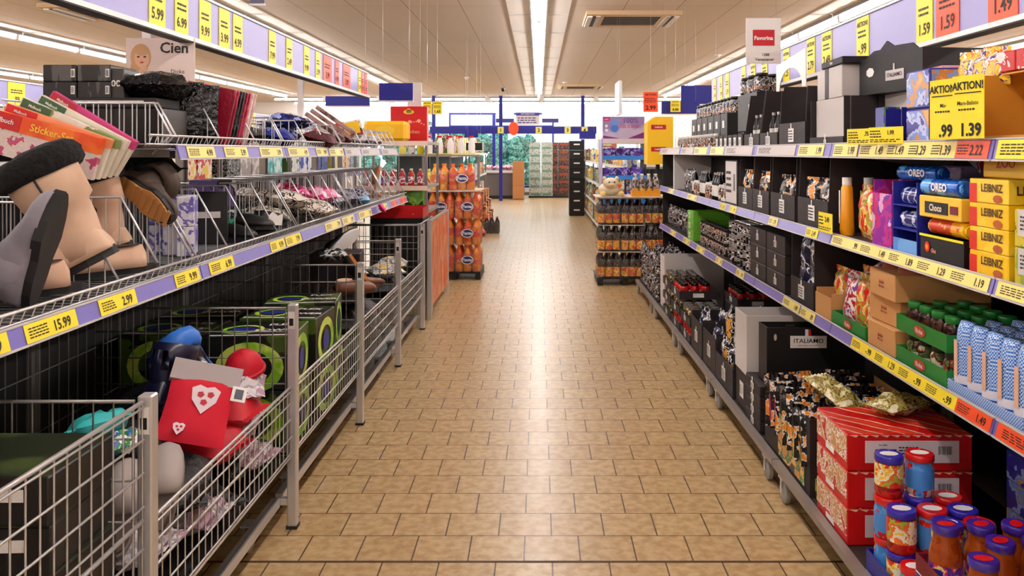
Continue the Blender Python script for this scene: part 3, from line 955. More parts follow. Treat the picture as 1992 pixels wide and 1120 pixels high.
def bag(w, h, t, m, seed=1, lab=None, labrect=(0.5, 0.3), name='snack_bag', cat='bag', mseal=None, ltxt=None, ltm=None):
    def f():
        r = root(name, 'x', cat)
        part('pouch', pillow_mb(w, h, t, m, seed=seed, mseal=mseal), r)
        if lab is not None:
            q = MB(); ww, hh = w*labrect[0], h*labrect[1]
            z = h*0.45; y = -t*0.5-0.002
            q.add([(-ww/2, y, z-hh/2), (ww/2, y, z-hh/2), (ww/2, y, z+hh/2), (-ww/2, y, z+hh/2)], [(0, 1, 2, 3)], lab)
            if ltxt: q.text(ltxt, (0, y-0.001, z), U, V, hh*0.5, ltm or WHITE, 0.03)
            part('front_label', q, r)
        return r
    return f
def jar(rad, h, body, lidm, labm=None, lidr=None, neck=0.8, name='jar', cat='jar', lidh=0.018, lab=(0.12, 0.5), logo=None, waist=None, n=16):
    def f():
        r = root(name, 'x', cat)
        lr = lidr or rad*0.86
        sh = h-lidh
        b = MB()
        if waist:
            prof = [(0.001, 0), (rad*0.86, 0), (rad*0.98, 0.01), (rad, sh*0.2), (rad*1.0, sh*0.48), (rad*0.92, sh*0.66), (rad*0.76, sh*0.84), (lr*0.88, sh*0.95), (lr*0.88, sh)]
        else:
            prof = [(0.001, 0), (rad*0.9, 0), (rad, 0.008), (rad, sh*0.78), (rad*0.94, sh*0.88), (lr*0.9, sh*0.95), (lr*0.9, sh)]
        b.lathe(prof, body, n, split=50)
        part('glass', b, r)
        l = MB().lathe([(lr*0.93, sh-0.004), (lr, sh-0.002), (lr, h-0.004), (lr*0.95, h), (lr*0.6, h), (0.001, h-0.0005)], lidm, n, split=60)
        lo = part('lid', l, r)
        if logo is not None:
            part('lid_mark', MB().disc((0, 0, h+0.0008), (1, 0, 0), (0, 1, 0), lr*0.45, logo, 10, 1.5), lo)
        if labm is not None:
            part('label', MB().lathe([(rad*1.006, sh*lab[0]), (rad*1.008, sh*lab[1])], labm, n), r)
        return r
    return f
def bottle_mb(mb, rad, h, body, cap, labm=None, x=0, y=0, z=0, n=10, lab=(0.35, 0.62)):
    mb.lathe([(0.001, 0), (rad*0.85, 0), (rad, 0.01), (rad, h*0.62), (rad*0.9, h*0.7), (rad*0.45, h*0.85), (rad*0.34, h*0.9), (rad*0.34, h*0.94)], body, n, x, y, z, split=50)
    mb.lathe([(rad*0.4, h*0.93), (rad*0.4, h), (0.001, h)], cap, n, x, y, z)
    if labm is not None: mb.lathe([(rad*1.01, h*lab[0]), (rad*1.01, h*lab[1])], labm, n, x, y, z)
    return mb
def bottle(rad, h, body, cap, labm, name='bottle', cat='bottle', lab=(0.15, 0.55)):
    def f():
        r = root(name, 'x', cat)
        part('body', MB().lathe([(0.001, 0), (rad*0.85, 0), (rad, 0.01), (rad, h*0.62), (rad*0.9, h*0.7), (rad*0.45, h*0.85), (rad*0.34, h*0.9), (rad*0.34, h*0.94)], body, 12, split=50), r)
        part('cap', MB().lathe([(rad*0.4, h*0.92), (rad*0.42, h), (0.001, h)], cap, 12), r)
        part('label', MB().lathe([(rad*1.01, h*lab[0]), (rad*1.01, h*lab[1])], labm, 12), r)
        return r
    return f
def pack(nx, ny, rad, h, body, cap, labm, name='bottle_pack', cat='bottle pack', lab=(0.3, 0.6), badge=None, tray=None, wrap=True, btxt=None):
    """bottles shrink-wrapped together"""
    def f():
        r = root(name, 'x', cat)
        z0 = 0.004 if tray is not None else 0
        for i in range(nx):
            for j in range(ny):
                x = (i-(nx-1)/2)*rad*2.04; y = rad+j*rad*2.04+0.006
                part('bottle', bottle_mb(MB(), rad, h, body, cap, labm, x, y, z0, 10, lab), r)
        W = nx*rad*1.02+0.004; D = ny*rad*2.04+0.012
        if wrap:
            w = MB()
            w.box(-W, W, 0.0, D, z0+0.002, z0+h*0.74, film())
            part('shrink_wrap', w, r)
        if tray is not None:
            t = MB().box(-W, W, 0, D, 0, 0.003, tray)
            for (a, b_, c, d) in ((-W-0.002, W+0.002, -0.004, -0.001), (-W-0.002, W+0.002, D+0.001, D+0.004), (-W-0.004, -W-0.001, -0.004, D+0.004), (W+0.001, W+0.004, -0.004, D+0.004)):
                t.box(a, b_, c, d, 0, h*0.26, tray)
            part('tray', t, r)
        if badge is not None:
            q = MB().disc((0, -0.003, z0+h*0.45), U, V, h*0.16, badge[0], 18, 1.5)
            q.disc((0, -0.004, z0+h*0.45), U, V, h*0.135, badge[1], 18, 1.5)
            if btxt: q.text(btxt, (0, -0.0055, z0+h*0.45), U, V, h*0.17, badge[0], 0.03, 1.0)
            part('badge', q, r)
        return r
    return f
def can(rad, h, m, top, name='tin', cat='tin'):
    def f():
        r = root(name, 'x', cat)
        part('body', MB().lathe([(0.001, 0), (rad, 0), (rad, h)], m, 14), r)
        part('lid', MB().lathe([(rad*1.02, h-0.004), (rad*1.02, h+0.002), (rad*0.9, h+0.002), (rad*0.88, h-0.001), (0.001, h-0.001)], top, 14), r)
        return r
    return f

# ------------------------------------------------------------------ prints
P_ORBLK = printed([(20, 16, 20), (22, 18, 22), (22, 18, 22), (22, 18, 22), (226, 226, 226), (235, 150, 40), (226, 140, 50)], 22, 0.22, bump=0.3)
P_BWBAG = printed([(18, 18, 28), (20, 20, 34), (232, 232, 236), (24, 24, 40), (225, 160, 70)], 17, 0.22, bump=0.3)
P_NAVYW = printed([(22, 24, 58), (24, 26, 62), (236, 236, 240), (22, 24, 58)], 15, 0.28, bump=0.3)
P_YEL = printed([(246, 190, 30), (250, 200, 40), (240, 170, 40), (200, 60, 30)], 9, 0.35)
P_YELB = printed([(250, 196, 20), (250, 200, 30), (252, 210, 60)], 6, 0.4)
P_BISC = printed([(60, 60, 160), (190, 200, 240), (120, 150, 220), (205, 140, 70), (230, 170, 90)], 9, 0.3)
P_PURP = printed([(150, 40, 160), (190, 60, 170), (210, 40, 110), (120, 60, 180), (230, 170, 210)], 12, 0.3)
P_LILA = printed([(170, 140, 200), (200, 180, 220), (140, 100, 180)], 9, 0.3, soft=True)
P_RGY = printed([(220, 40, 30), (245, 200, 60), (240, 236, 210), (230, 110, 40), (150, 190, 60), (220, 40, 30)], 16, 0.28, bump=0.25)
P_RWB = printed([(200, 24, 50), (236, 230, 236), (190, 20, 40), (240, 236, 240), (120, 60, 140)], 13, 0.28, bump=0.25)
P_GOLD = printed([(150, 130, 60), (196, 178, 100), (120, 100, 40), (220, 206, 140), (240, 232, 200)], 26, 0.25, bump=0.5)
P_MILK = printed([(30, 110, 214), (40, 120, 216), (206, 228, 250)], 190, 0.3, 'check')
P_REDW = printed([(205, 16, 16), (214, 26, 20), (210, 20, 16), (238, 214, 190), (205, 16, 16), (226, 60, 30)], 4, 0.3, 'wave')
P_COOKIE = printed([(205, 150, 90), (236, 220, 200), (190, 120, 60), (250, 240, 230), (200, 20, 20)], 22, 0.35)
P_BLUEP = printed([(26, 34, 140), (30, 40, 160), (150, 180, 226), (110, 150, 214), (200, 150, 90), (26, 34, 140)], 10, 0.3)
P_KEK = printed([(190, 30, 30), (40, 40, 120), (236, 226, 220), (190, 130, 60), (60, 110, 60)], 20, 0.35)
P_TOM = printed([(176, 20, 16), (206, 40, 30), (150, 14, 14)], 18, 0.2)
P_OLIVE = printed([(70, 86, 40), (110, 120, 60), (40, 40, 30), (150, 60, 40), (190, 190, 150)], 26, 0.2)
P_DARKJ = printed([(30, 20, 18), (60, 34, 24), (90, 50, 30), (20, 16, 16)], 24, 0.2)
P_SMALL = printed([(24, 20, 22), (232, 228, 226), (40, 30, 30), (190, 110, 50), (26, 22, 24), (140, 130, 120)], 30, 0.3, detail=1.0)
P_SMALL2 = printed([(28, 26, 30), (24, 22, 26), (214, 212, 214), (30, 28, 34), (110, 106, 110)], 26, 0.25, detail=1.0)
P_SWEET = printed([(244, 200, 60), (250, 226, 120), (236, 120, 40), (250, 250, 240), (90, 60, 150), (246, 206, 60)], 22, 0.3)
P_FIG = printed([(120, 40, 150), (60, 40, 150), (220, 40, 120), (230, 210, 120), (60, 40, 150)], 26, 0.3)
SAUCE = printed([(150, 62, 16), (160, 70, 20), (140, 54, 14)], 14, 0.15)
PURL = mat((62, 34, 150), 0.25, coat=0.5)
REDL = mat((214, 20, 26), 0.25, coat=0.5)
BLUL = mat((48, 36, 176), 0.25, coat=0.5)
GREEN = mat((30, 130, 50), 0.4)
Z1, Z2, Z3 = 0.7105, 1.0955, 1.4655   # tops of the three right shelves
ZD = 0.1285                       # top of the right deck
FX = SX+0.022

def rowR(key, mk, ys, z, x, lab, group=None, rz=RR, jit=0.0, ref='from the camera', start=0, **kw):
    """a row along the right shelf, nearest first"""
    ys = sorted(ys)
    rr = random.Random(len(ys)*7+int(z*100))
    for i, y in enumerate(ys):
        l = lab if len(ys) == 1 else '%s, %s %s' % (lab, ORD[i+start], ref)
        inst(key, mk, (x+rr.uniform(-jit, jit)*0.5, y, z), rz+rr.uniform(-jit, jit)*4, l, group, **kw)
def spread(a, b, n):
    return [a+(b-a)*(i+0.5)/n for i in range(n)]

# ================================================================== RIGHT DECK, nearest bay
# red cake cartons, three in a stack
def red_carton():
    r = root('cake_carton', 'x', 'carton')
    w, d, h = 0.42, 0.30, 0.122
    part('body', MB().rbox(-w/2, w/2, 0, d, 0, h, mat((204, 14, 16), 0.4), 0.003), r)
    t = MB().box(-w/2+0.004, w/2-0.004, 0.004, d-0.004, h, h+0.0015, P_REDW)
    part('top_print', t, r, 'red top printed with white stripes')
    # scalloped print along the upper edge
    e = MB()
    for k in range(12):
        x = -w/2+0.02+k*0.035
        e.add([(x-0.014, -0.001, h-0.001), (x+0.01, -0.001, h-0.009), (x+0.018, -0.001, h-0.001)], [(0, 1, 2)], mat((232, 200, 170), 0.4))
    part('edge_print', e, r)
    q = MB().box(-0.15, 0.165, -0.002, -0.0002, 0.028, 0.102, mat((226, 214, 222), 0.5))
    q.text('4 x 350g', (-0.09, -0.003, 0.088), U, V, 0.008, INK); q.lines((-0.08, -0.003, 0.058), U, V, 0.075, 0.04, 3, INK, 2)
    q.lines((0.0, -0.003, 0.07), U, V, 0.075, 0.03, 3, INK, 4); q.bars((0.118, -0.003, 0.07), U, V, 0.045, 0.028, INK, 6)
    part('label', q, r, 'pale pink label')
    part('side_print', MB().box(-w/2-0.0015, -w/2, 0.004, d-0.004, 0.03, h-0.004, P_COOKIE).box(-w/2-0.0022, -w/2-0.0012, 0.12, 0.2, 0.012, 0.03, WHITE), r)
    return r
for k in range(3):
    inst('redc', red_carton, (1.245, 2.76, ZD+0.125*k), 0, 'red cake carton with pale label, %s of the stack of three' % ('bottom', 'middle', 'topmost')[k], 'red cake cartons')
def gold_bag():
    r = root('snack_bag', 'x', 'bag')
    m = pillow_mb(0.13, 0.22, 0.06, P_GOLD, seed=5, crump=0.010)
    m.xf(Matrix.Translation((0, 0, 0.034)) @ Matrix.Rotation(-pi/2, 4, 'X'))
    part('pouch', m, r)
    return r
inst('goldbag', gold_bag, (1.2, 2.92, ZD+0.377), -1.1, 'crumpled gold snack bag lying on the topmost red cake carton')
inst('goldbag', gold_bag, (1.22, 3.2, 0.425), 0.4, 'gold bag poking up behind the red cake cartons', rx=0.3)

# jar tray at the corner
TRAYR = mat((120, 20, 34), 0.5)
def jar_tray(w, d, h, m, inner, hb=None):
    def f():
        r = root('jar_tray', 'x', 'tray')
        b = MB(); t = 0.004
        b.box(-w/2, w/2, 0, d, 0, t, inner)
        b.box(-w/2, w/2, 0, t, t, h, m); b.box(-w/2, w/2, d-t, d, t, hb or h, m)
        b.box(-w/2, -w/2+t, t, d-t, t, h, m); b.box(w/2-t, w/2, t, d-t, t, h, m)
        part('tray', b, r)
        return r
    return f
SJ = jar(0.043, 0.155, SAUCE, PURL, P_FIG, lidr=0.036, name='sauce_jar', logo=RED, waist=True, lab=(0.06, 0.4))
# lower tray carrying the upper one
inst('jtrayL', jar_tray(0.66, 0.40, 0.10, TRAYR, WHITE), (1.035, 2.005, ZD), RR, 'lower dark red cardboard tray of jars at the bottom right corner')
for i in range(7):
    for j in range(3):
        inst('sj', SJ, (1.085+j*0.1, 1.73+0.092*i, ZD+0.0045), 0.3*i, 'purple-lidded sauce jar in the lower tray, %s from camera, %s from aisle' % (ORD[i], ORD[j]), 'jars of sauce with purple lids')
inst('jtrayU', jar_tray(0.60, 0.40, 0.05, TRAYR, WHITE), (1.045, 1.98, ZD+0.161), RR, 'upper dark red jar tray standing on jars at the bottom right')
for i in range(6):
    for j in range(4):
        if i == 5 and j == 0: pass
        y = 1.745+0.094*i; x = 1.096+j*0.095
        if (i, j) in ((4, 0), (1, 0), (0, 0), (2, 0), (3, 1), (0, 1)): continue
        inst('sj', SJ, (x, y, ZD+0.1655), 0.5*j, 'purple-lidded sauce jar in the upper tray, %s from camera, %s from aisle' % (ORD[i], ORD[j]), 'jars of sauce with purple lids')
inst('whitecard', lambda: (lambda r: (part('card', MB().box(-0.045, 0.045, 0, 0.003, 0, 0.07, WHITE), r), r)[1])(root('blank_card', 'x', 'card')),
     (1.12, 1.83, ZD+0.166), -0.25, 'blank white card standing among the purple-lidded jars')
# column of frankfurter jars, red and blue lids
CJR = jar(0.042, 0.125, printed([(60, 130, 210), (90, 160, 230), (206, 30, 30), (220, 190, 160)], 14, 0.2), REDL, mat((70, 140, 220), 0.3), name='sausage_jar', logo=WHITE, lidr=0.043, lab=(0.2, 0.75))
CJB = jar(0.042, 0.125, P_TOM, BLUL, P_RGY, name='sausage_jar', logo=WHITE, lidr=0.043, lab=(0.3, 0.95))
inst('ctray', jar_tray(0.28, 0.30, 0.07, BLUE, WHITE), (1.035, 2.46, ZD), RR, 'blue tray of jars in front of the red cake cartons')
for i in range(3):
    for j in range(3):
        for k in range(2):
            kk = 'cjr' if (i+j) % 2 == 0 else 'cjb'
            if k == 1 and (i, j) == (0, 0): continue
            inst(kk, CJR if kk == 'cjr' else CJB, (1.085+0.092*j, 2.368+0.092*i, ZD+0.005+0.1262*k), 0, '%s jar, %s layer, %s from camera, %s from aisle, before red cartons' % ('red-lidded blue' if kk == 'cjr' else 'blue-lidded red', ('lower', 'upper')[k], ORD[i], ORD[j]), 'jars in the blue tray')
for (x, y, k) in ((1.09, 2.56, 'cjb'), (1.19, 2.57, 'cjr')):
    inst(k, CJB, (x, y, ZD+0.2575), 0, ('blue-lidded jar of tomato sausages' if k == 'cjb' else 'red-lidded pale blue jar')+' on top of the jar pile')
# blue packs further inside
BLP = closed_box(0.24, 0.12, 0.09, P_BLUEP, name='biscuit_pack', cat='pack', top=BLUE)
for i in range(3):
    for k in range(4):
        inst('blp', BLP, (1.50+0.0, 2.0+0.26*i, ZD+0.001+0.0925*k), RR, 'blue biscuit pack behind the jars, %s from camera, %s layer up' % (ORD[i], ORD[k]), 'blue packs stacked at the back of the deck')
# black box of bags beside the red cartons
inst('bigblk', carton('bigblk', 0.62, 0.5, 0.30, 0.30, CARD, KRAFT, tag=False, cut=0.0), (1.035, 3.45, ZD), RR, 'open black carton with kraft lining, full of black and gold bags')
part('side_print', MB().box(-0.28, -0.12, -0.002, -0.0005, 0.12, 0.24, printed([(190, 20, 110), (180, 30, 100)], 5)).box(-0.1, 0.25, -0.002, -0.0005, 0.02, 0.2, printed([(210, 140, 60), (40, 120, 60), (230, 180, 90), (60, 30, 20)], 12)), bpy.data.objects['display_carton'] if 'display_carton' in bpy.data.objects else None, 'pink and gold printed side')
BBG = bag(0.15, 0.21, 0.055, P_ORBLK, 3, name='coffee_bag')
rr = random.Random(5)
for i in range(7):
    for j in range(3):
        inst('bbg', BBG, (1.09+0.14*j, 3.19+0.085*i, ZD+0.09+rr.uniform(0, 0.02)), rr.uniform(-0.2, 0.2), 'black and gold bag in the kraft-lined carton, %s from camera, %s from aisle' % (ORD[i], ORD[j]), 'bags in the open black carton', rx=-0.08)
for i in range(2):
    inst('bbgc', closed_box(0.19, 0.13, 0.075, printed([(60, 130, 50), (200, 200, 60), (30, 60, 30), (240, 230, 180)], 16), name='tea_box', cat='box'), (1.15+0.2*i, 3.065, ZD+0.0), 0, 'green and yellow box between red and black cartons, %s' % ('at the aisle edge', 'farther inside')[i])
for i in range(2):
    for k in range(2):
        inst('bbg', BBG, (1.14+0.17*i, 3.165, ZD+0.0+0.01*k) if k == 0 else (1.14+0.17*i, 3.10, ZD+0.08), 0.1, 'black and gold bag standing in front of the kraft-lined carton, %s of %s' % (('left', 'right')[i], ('lower pair', 'upper pair')[k]), 'bags before the open black carton')

# ITALIAMO cartons
FLAT = carton('flat', 0.25, 0.45, 0.053, 0.053, CARD, tag=True)
def flat_carton():
    r = closed_box(0.26, 0.46, 0.0545, CARD, name='flat_carton')()
    tag_on(r, 0, 0.026, 0.05, 0.03)
    return r
for k in range(4):
    inst('flatc', flat_carton, (1.035, 3.98, ZD+0.056*k), RR, 'flat black carton with white tag, %s in the stack under the ITALIAMO display' % ('lowest', 'second', 'third', 'topmost')[k], 'flat black cartons')
def italiamo():
    r = root('display_carton', 'x', 'carton')
    w, h, d = 0.46, 0.27, 0.14
    b = MB(); b.box(-w/2, w/2, 0, 0.006, 0, h, BLACK); b.box(-w/2, w/2, d-0.006, d, 0, h, BLACK)
    b.box(-w/2, -w/2+0.006, 0.006, d-0.006, 0, h, CARD); b.box(w/2-0.006, w/2, 0.006, d-0.006, 0, h, CARD); b.box(-w/2, w/2, 0, d, 0, 0.005, CARD)
    for x in (-0.12, 0.11): b.box(x-0.02, x+0.02, 0, 0.006, h, h+0.012, BLACK)
    part('box', b, r)
    q = MB().box(-0.12, 0.05, -0.003, -0.001, 0.175, 0.232, WHITE).box(-0.05, -0.035, -0.003, -0.001, 0.232, 0.262, WHITE).box(-0.034, -0.022, -0.003, -0.001, 0.232, 0.262, RED)
    q.text('ITALIAMO', (-0.035, -0.0045, 0.208), U, V, 0.028, INK, 0.01, 1.12); q.lines((-0.035, -0.0045, 0.187), U, V, 0.1, 0.006, 1, RED, 2)
    part('name_tag', q, r, 'white name tag reading ITALIAMO')
    part('hand_hole', MB().disc((-0.19, -0.0015, 0.225), U, V, 0.016, mat((190, 184, 170), 0.6), 12, 0.45), r)
    return r
inst('itali', italiamo, (1.30, 3.86, ZD+0.226), 0, 'black display carton with white ITALIAMO tag facing the camera')
# pale carton behind it
inst('pale', carton('pale', 0.24, 0.5, 0.30, 0.30, GREYC, GREYC, tag=False), (1.04, 4.235, ZD+0.2), RR, 'pale grey open carton standing behind the ITALIAMO carton')
inst('flatd', closed_box(0.24, 0.46, 0.197, CARD, name='carton', panel=(WHITE, (0.35, 0.65, 0.3, 0.7))), (1.045, 4.235, ZD), RR, 'black carton with white tag under the pale grey carton')
# bags carton, then two tall black cartons with tags
NB = bag(0.13, 0.2, 0.06, P_BWBAG, 4, name='pasta_bag')
NV = bag(0.15, 0.2, 0.06, P_NAVYW, 6, name='pasta_bag')
def fill(key, mk, cx, cy, z, nx, ny, dx, dy, lab, group, rz=RR, zj=0.02, tilt=0.1, seed=2, s=None):
    rr = random.Random(seed)
    for i in range(ny):
        for j in range(nx):
            inst(key, mk, (cx+j*dx, cy+(i-(ny-1)/2)*dy, z+rr.uniform(0, zj)), rz+rr.uniform(-tilt, tilt)*2, '%s, %s from camera, %s from aisle' % (lab, ORD[i], ORD[j]), group, rx=rr.uniform(-tilt, tilt), s=s)
inst('bagc', carton('bagc', 0.42, 0.42, 0.24, 0.16, CARDN, tag=True), (1.035, 4.6, ZD), RR, 'navy carton of white and black bags beside the pale grey carton')
fill('nb', NB, 1.09, 4.6, ZD+0.008, 3, 3, 0.12, 0.13, 'black and white bag in the navy deck carton', 'bags in the navy deck carton', seed=3, zj=0.06)
for k in range(2):
    fill('nb', NB, 1.1, 4.6, ZD+0.2, 2, 2, 0.16, 0.16, 'black and white bag heaped on the navy deck carton', 'bags heaped on the navy deck carton', seed=9, zj=0.03) if k == 0 else None
for k, y in enumerate((5.0, 5.4)):
    inst('tallc', carton('tallc', 0.36, 0.42, 0.25, 0.22, CARD, tag=True), (1.035, y, ZD), RR, 'dark brown carton with square white tag on the deck, %s pasta bags' % ('nearer one with', 'farther one with')[k], 'dark brown deck cartons')
    fill('nv', NV, 1.10, y, ZD+0.03, 3, 2, 0.12, 0.15, 'navy bag in the %s brown deck carton' % ('nearer', 'farther')[k], 'bags in the dark brown deck cartons', seed=k+4, zj=0.05)
# tomato jar trays in tiers
TJ = jar(0.034, 0.11, P_TOM, BLACKG, mat((230, 224, 214), 0.5), name='tomato_jar', lab=(0.15, 0.5), n=12)
OJ = jar(0.034, 0.11, P_OLIVE, mat((120, 116, 112), 0.3, 0.6), BLACK, name='olive_jar', lab=(0.15, 0.6), n=12)
def btray(w=0.38, d=0.3, h=0.06):
    def f():
        r = jar_tray(w, d, h, CARD, CARD)()
        r.name = 'jar_tray'
        tag_on(r, 0, h*0.5, 0.07, h*0.5)
        q = MB().box(w/2, w/2+0.0015, 0.1, 0.18, h*0.25, h*0.75, WHITE)
        part('side_tag', q, r)
        return r
    return f
def tier(cy, x, z, key, mk, nm, tierlab, n=(3, 4)):
    inst('btray', btray(), (x, cy, z), RR, 'black tray of %s, %s' % (nm+'s', tierlab))
    for i in range(n[1]):
        for j in range(n[0]):
            inst(key, mk, (x+0.045+j*0.08, cy+(i-(n[1]-1)/2)*0.088, z+0.0045), 0, '%s in the %s, %s from camera, %s from aisle' % (nm, tierlab.split(' on the')[0], ORD[i], ORD[j]), nm+'s in trays on the deck')
tier(5.82, 1.035, ZD, 'tj', TJ, 'tomato jar', 'lowest aisle tray on the deck')
tier(5.82, 1.035, ZD+0.117, 'oj', OJ, 'olive jar', 'second tier tray on the deck')
tier(5.82, 1.36, ZD+0.25, 'tj', TJ, 'tomato jar', 'raised inner tray near the bags')
inst('riser', closed_box(0.38, 0.3, 0.247, CARD, name='carton'), (1.36, 5.82, ZD), RR, 'black carton carrying the raised inner jar tray')
for k in range(3):
    tier(6.24, 1.035, ZD+0.117*k, 'oj' if k % 2 else 'tj', OJ if k % 2 else TJ, 'olive jar' if k % 2 else 'tomato jar', '%s tray of far tower' % ORD[k])
for k in range(3):
    tier(6.66, 1.035, ZD+0.117*k, 'oj', OJ, 'olive jar', '%s tray of last tower' % ORD[k])
inst('pale', carton('pale', 0.22, 0.5, 0.46, 0.46, GREYC, GREYC, tag=False), (1.06, 7.05, ZD), RR, 'pale grey upright carton far along the deck', s=(1, 1, 1.45))
# far heaps on the deck
CB = bag(0.13, 0.19, 0.06, P_SMALL2, 8, name='coffee_pack')
for i in range(6):
    for j in range(3):
        for k in range(2):
            inst('cb', CB, (1.06+0.13*j, 7.28+0.2*i, ZD+0.0+0.205*k), RR+0.1*((i+j) % 3-1), 'black and silver pack at the far deck end, %s from camera, %s from aisle, %s' % (ORD[i], ORD[j], ('lower', 'upper')[k]), 'black and silver packs at the far deck end')

# ================================================================== RIGHT LOWEST SHELF (z 0.71)
MILKB = printed([(50, 130, 214), (130, 190, 240), (210, 230, 248)], 70, 0.25, 'check')
def milk():
    r = root('milk_roll_pack', 'x', 'pack')
    b = MB()
    rings = []
    for (z, q, dpt) in ((0.0, 0.036, 0.036), (0.02, 0.039, 0.039), (0.12, 0.036, 0.036), (0.19, 0.030, 0.03), (0.215, 0.027, 0.02)):
        rings.append([(q*cos(t)*1.0, dpt*sin(t), z) for t in [2*pi*k/12 for k in range(12)]])
    b.loft(rings, P_MILK)
    part('wrapper', b, r)
    part('stripe', MB().box(-0.009, 0.009, -0.0405, -0.0385, 0.05, 0.16, mat((236, 190, 160), 0.4)), r)
    part('band', MB().lathe([(0.0405, 0.03), (0.0395, 0.055)], mat((226, 224, 236), 0.4), 12), r)
    return r
inst('miltray', jar_tray(0.40, 0.34, 0.035, P_MILK, WHITE), (FX, 2.36, Z1), RR, 'blue gingham tray of tall blue and white packs')
for i in range(5):
    for j in range(4):
        inst('milk', milk, (FX+0.045+0.08*j, 2.20+0.08*i, Z1+0.0045), RR, 'tall blue gingham pack on the lowest shelf, %s from camera, %s from aisle' % (ORD[i], ORD[j]), 'blue gingham packs')
for k in range(2):
    inst('redtub', jar_tray(0.20, 0.3, 0.10, WHITE, WHITE), (FX, 2.02, Z1+0.118*k), RR, 'white-edged tray of red cups beside the blue gingham packs, %s' % ('lower', 'upper')[k])
    for i in range(2):
        for j in range(3):
            inst('redcup', jar(0.042, 0.10, P_RGY, REDL, None, name='sauce_cup', lidh=0.012, n=12), (FX+0.05+0.09*j, 1.972+0.094*i, Z1+0.0045+0.118*k), 0, 'red-lidded cup in the %s white-edged tray, %s from camera, %s from aisle' % (('lower', 'upper')[k], ORD[i], ORD[j]), 'red-lidded cups')
# green trays of pickle jars, two tiers
PJ = jar(0.033, 0.10, P_OLIVE, mat((30, 34, 30), 0.3), mat((200, 214, 200), 0.5), name='pickle_jar', n=12, lab=(0.1, 0.5))
PJG = jar(0.033, 0.10, P_DARKJ, GREEN, mat((60, 30, 24), 0.5), name='pickle_jar', n=12, lab=(0.1, 0.5))
def green_tray():
    r = jar_tray(0.36, 0.3, 0.055, GREEN, GREEN)()
    q = MB().disc((0, -0.002, 0.028), U, V, 0.017, mat((196, 60, 40), 0.4), 18, 2.4)
    q.text('Rioba', (0, -0.0035, 0.028), U, V, 0.022, WHITE, 0.02)
    part('oval_badge', q, r, 'red oval badge')
    return r
for k in range(2):
    z = Z1+0.112*k
    inst('gtray', green_tray, (FX, 2.745, z), RR, 'green cardboard tray of dark jars with red oval, %s one' % ('lower', 'upper')[k], 'green trays of jars')
    for i in range(4):
        for j in range(3):
            inst('pj' if k == 0 else 'pjg', PJ if k == 0 else PJG, (FX+0.05+0.085*j, 2.615+0.087*i, z+0.0045), 0, '%s jar in the %s green tray, %s from camera, %s from aisle' % (('black-lidded', 'green-lidded')[k], ('lower', 'upper')[k], ORD[i], ORD[j]), 'jars in the green trays')
def kraft():
    r = root('kraft_carton', 'x', 'carton')
    w, d, h = 0.24, 0.34, 0.098
    part('body', MB().rbox(-w/2, w/2, 0, d, 0, h, KRAFT, 0.003), r)
    q = MB()
    for a in (-0.5, 0, 0.5): q.add([(a*0.03-0.008, -0.0015, 0.052), (a*0.03+0.008, -0.0015, 0.052), (a*0.036, -0.0015, 0.066)], [(0, 1, 2)], mat((150, 50, 36), 0.6))
    q.text('Mercado', (0, -0.0015, 0.042), U, V, 0.014, mat((150, 50, 36), 0.6), 0.01)
    part('printed_mark', q, r, 'red-brown printed mark')
    return r
for k in range(3):
    inst('kraft', kraft, (FX+(0.0, 0.02, 0.0)[k], 3.06+(0, 0.015, -0.01)[k], Z1+0.1*k), RR+(0, 0.06, -0.03)[k], 'kraft carton with small red-brown mark, %s of the stack by the green trays' % ('lowest', 'middle', 'top')[k], 'kraft cartons')
def round_tin(): return can(0.055, 0.045, mat((150, 70, 40), 0.35), mat((210, 190, 170), 0.3, 0.5), 'round_tin')()
for (x, y) in ((FX+0.09, 2.98), (FX+0.09, 3.12)):
    inst('rtin', round_tin, (x, y, Z1+0.299), 0, 'round brown tin with pale lid on the top kraft carton, %s' % ('nearer' if y < 3 else 'farther'))
CH = bag(0.16, 0.21, 0.06, P_RWB, 12, name='snack_bag', lab=None)
CHY = bag(0.14, 0.2, 0.06, P_RGY, 13, name='snack_bag')
inst('ltray', green_tray, (FX, 3.385, Z1), RR, 'low green tray of snack bags with red oval', None)
for i in range(3):
    for j in range(3):
        kk = 'chy' if (i < 2) else 'ch'
        inst(kk, CHY if kk == 'chy' else CH, (FX+0.06+0.1*j, 3.28+0.1*i, Z1+0.0045+0.012*((i+j) % 2)), RR+0.15*(i-1), 'bright printed snack bag in the low green tray, %s from camera, %s from aisle' % (ORD[i], ORD[j]), 'snack bags in the low green tray', rx=-0.1)
inst('ch', CH, (FX+0.12, 3.5, Z1+0.155), RR, 'red and white snack bag leaning on top of the others', rx=-0.7, ry=0.4)
inst('ch', CH, (FX+0.22, 3.36, Z1+0.16), RR-0.5, 'red and white snack bag behind the leaning one', rx=-0.4)
inst('krafto', carton('krafto', 0.2, 0.3, 0.12, 0.10, KRAFT, KRAFT, tag=False), (FX, 3.68, Z1), RR, 'small open kraft carton of snack bags beside the black cartons')
for j in range(2): inst('chy', CHY, (FX+0.09+0.12*j, 3.68, Z1+0.008), RR, 'printed snack bag in the small open kraft carton, %s' % ('front one', 'rear one')[j])
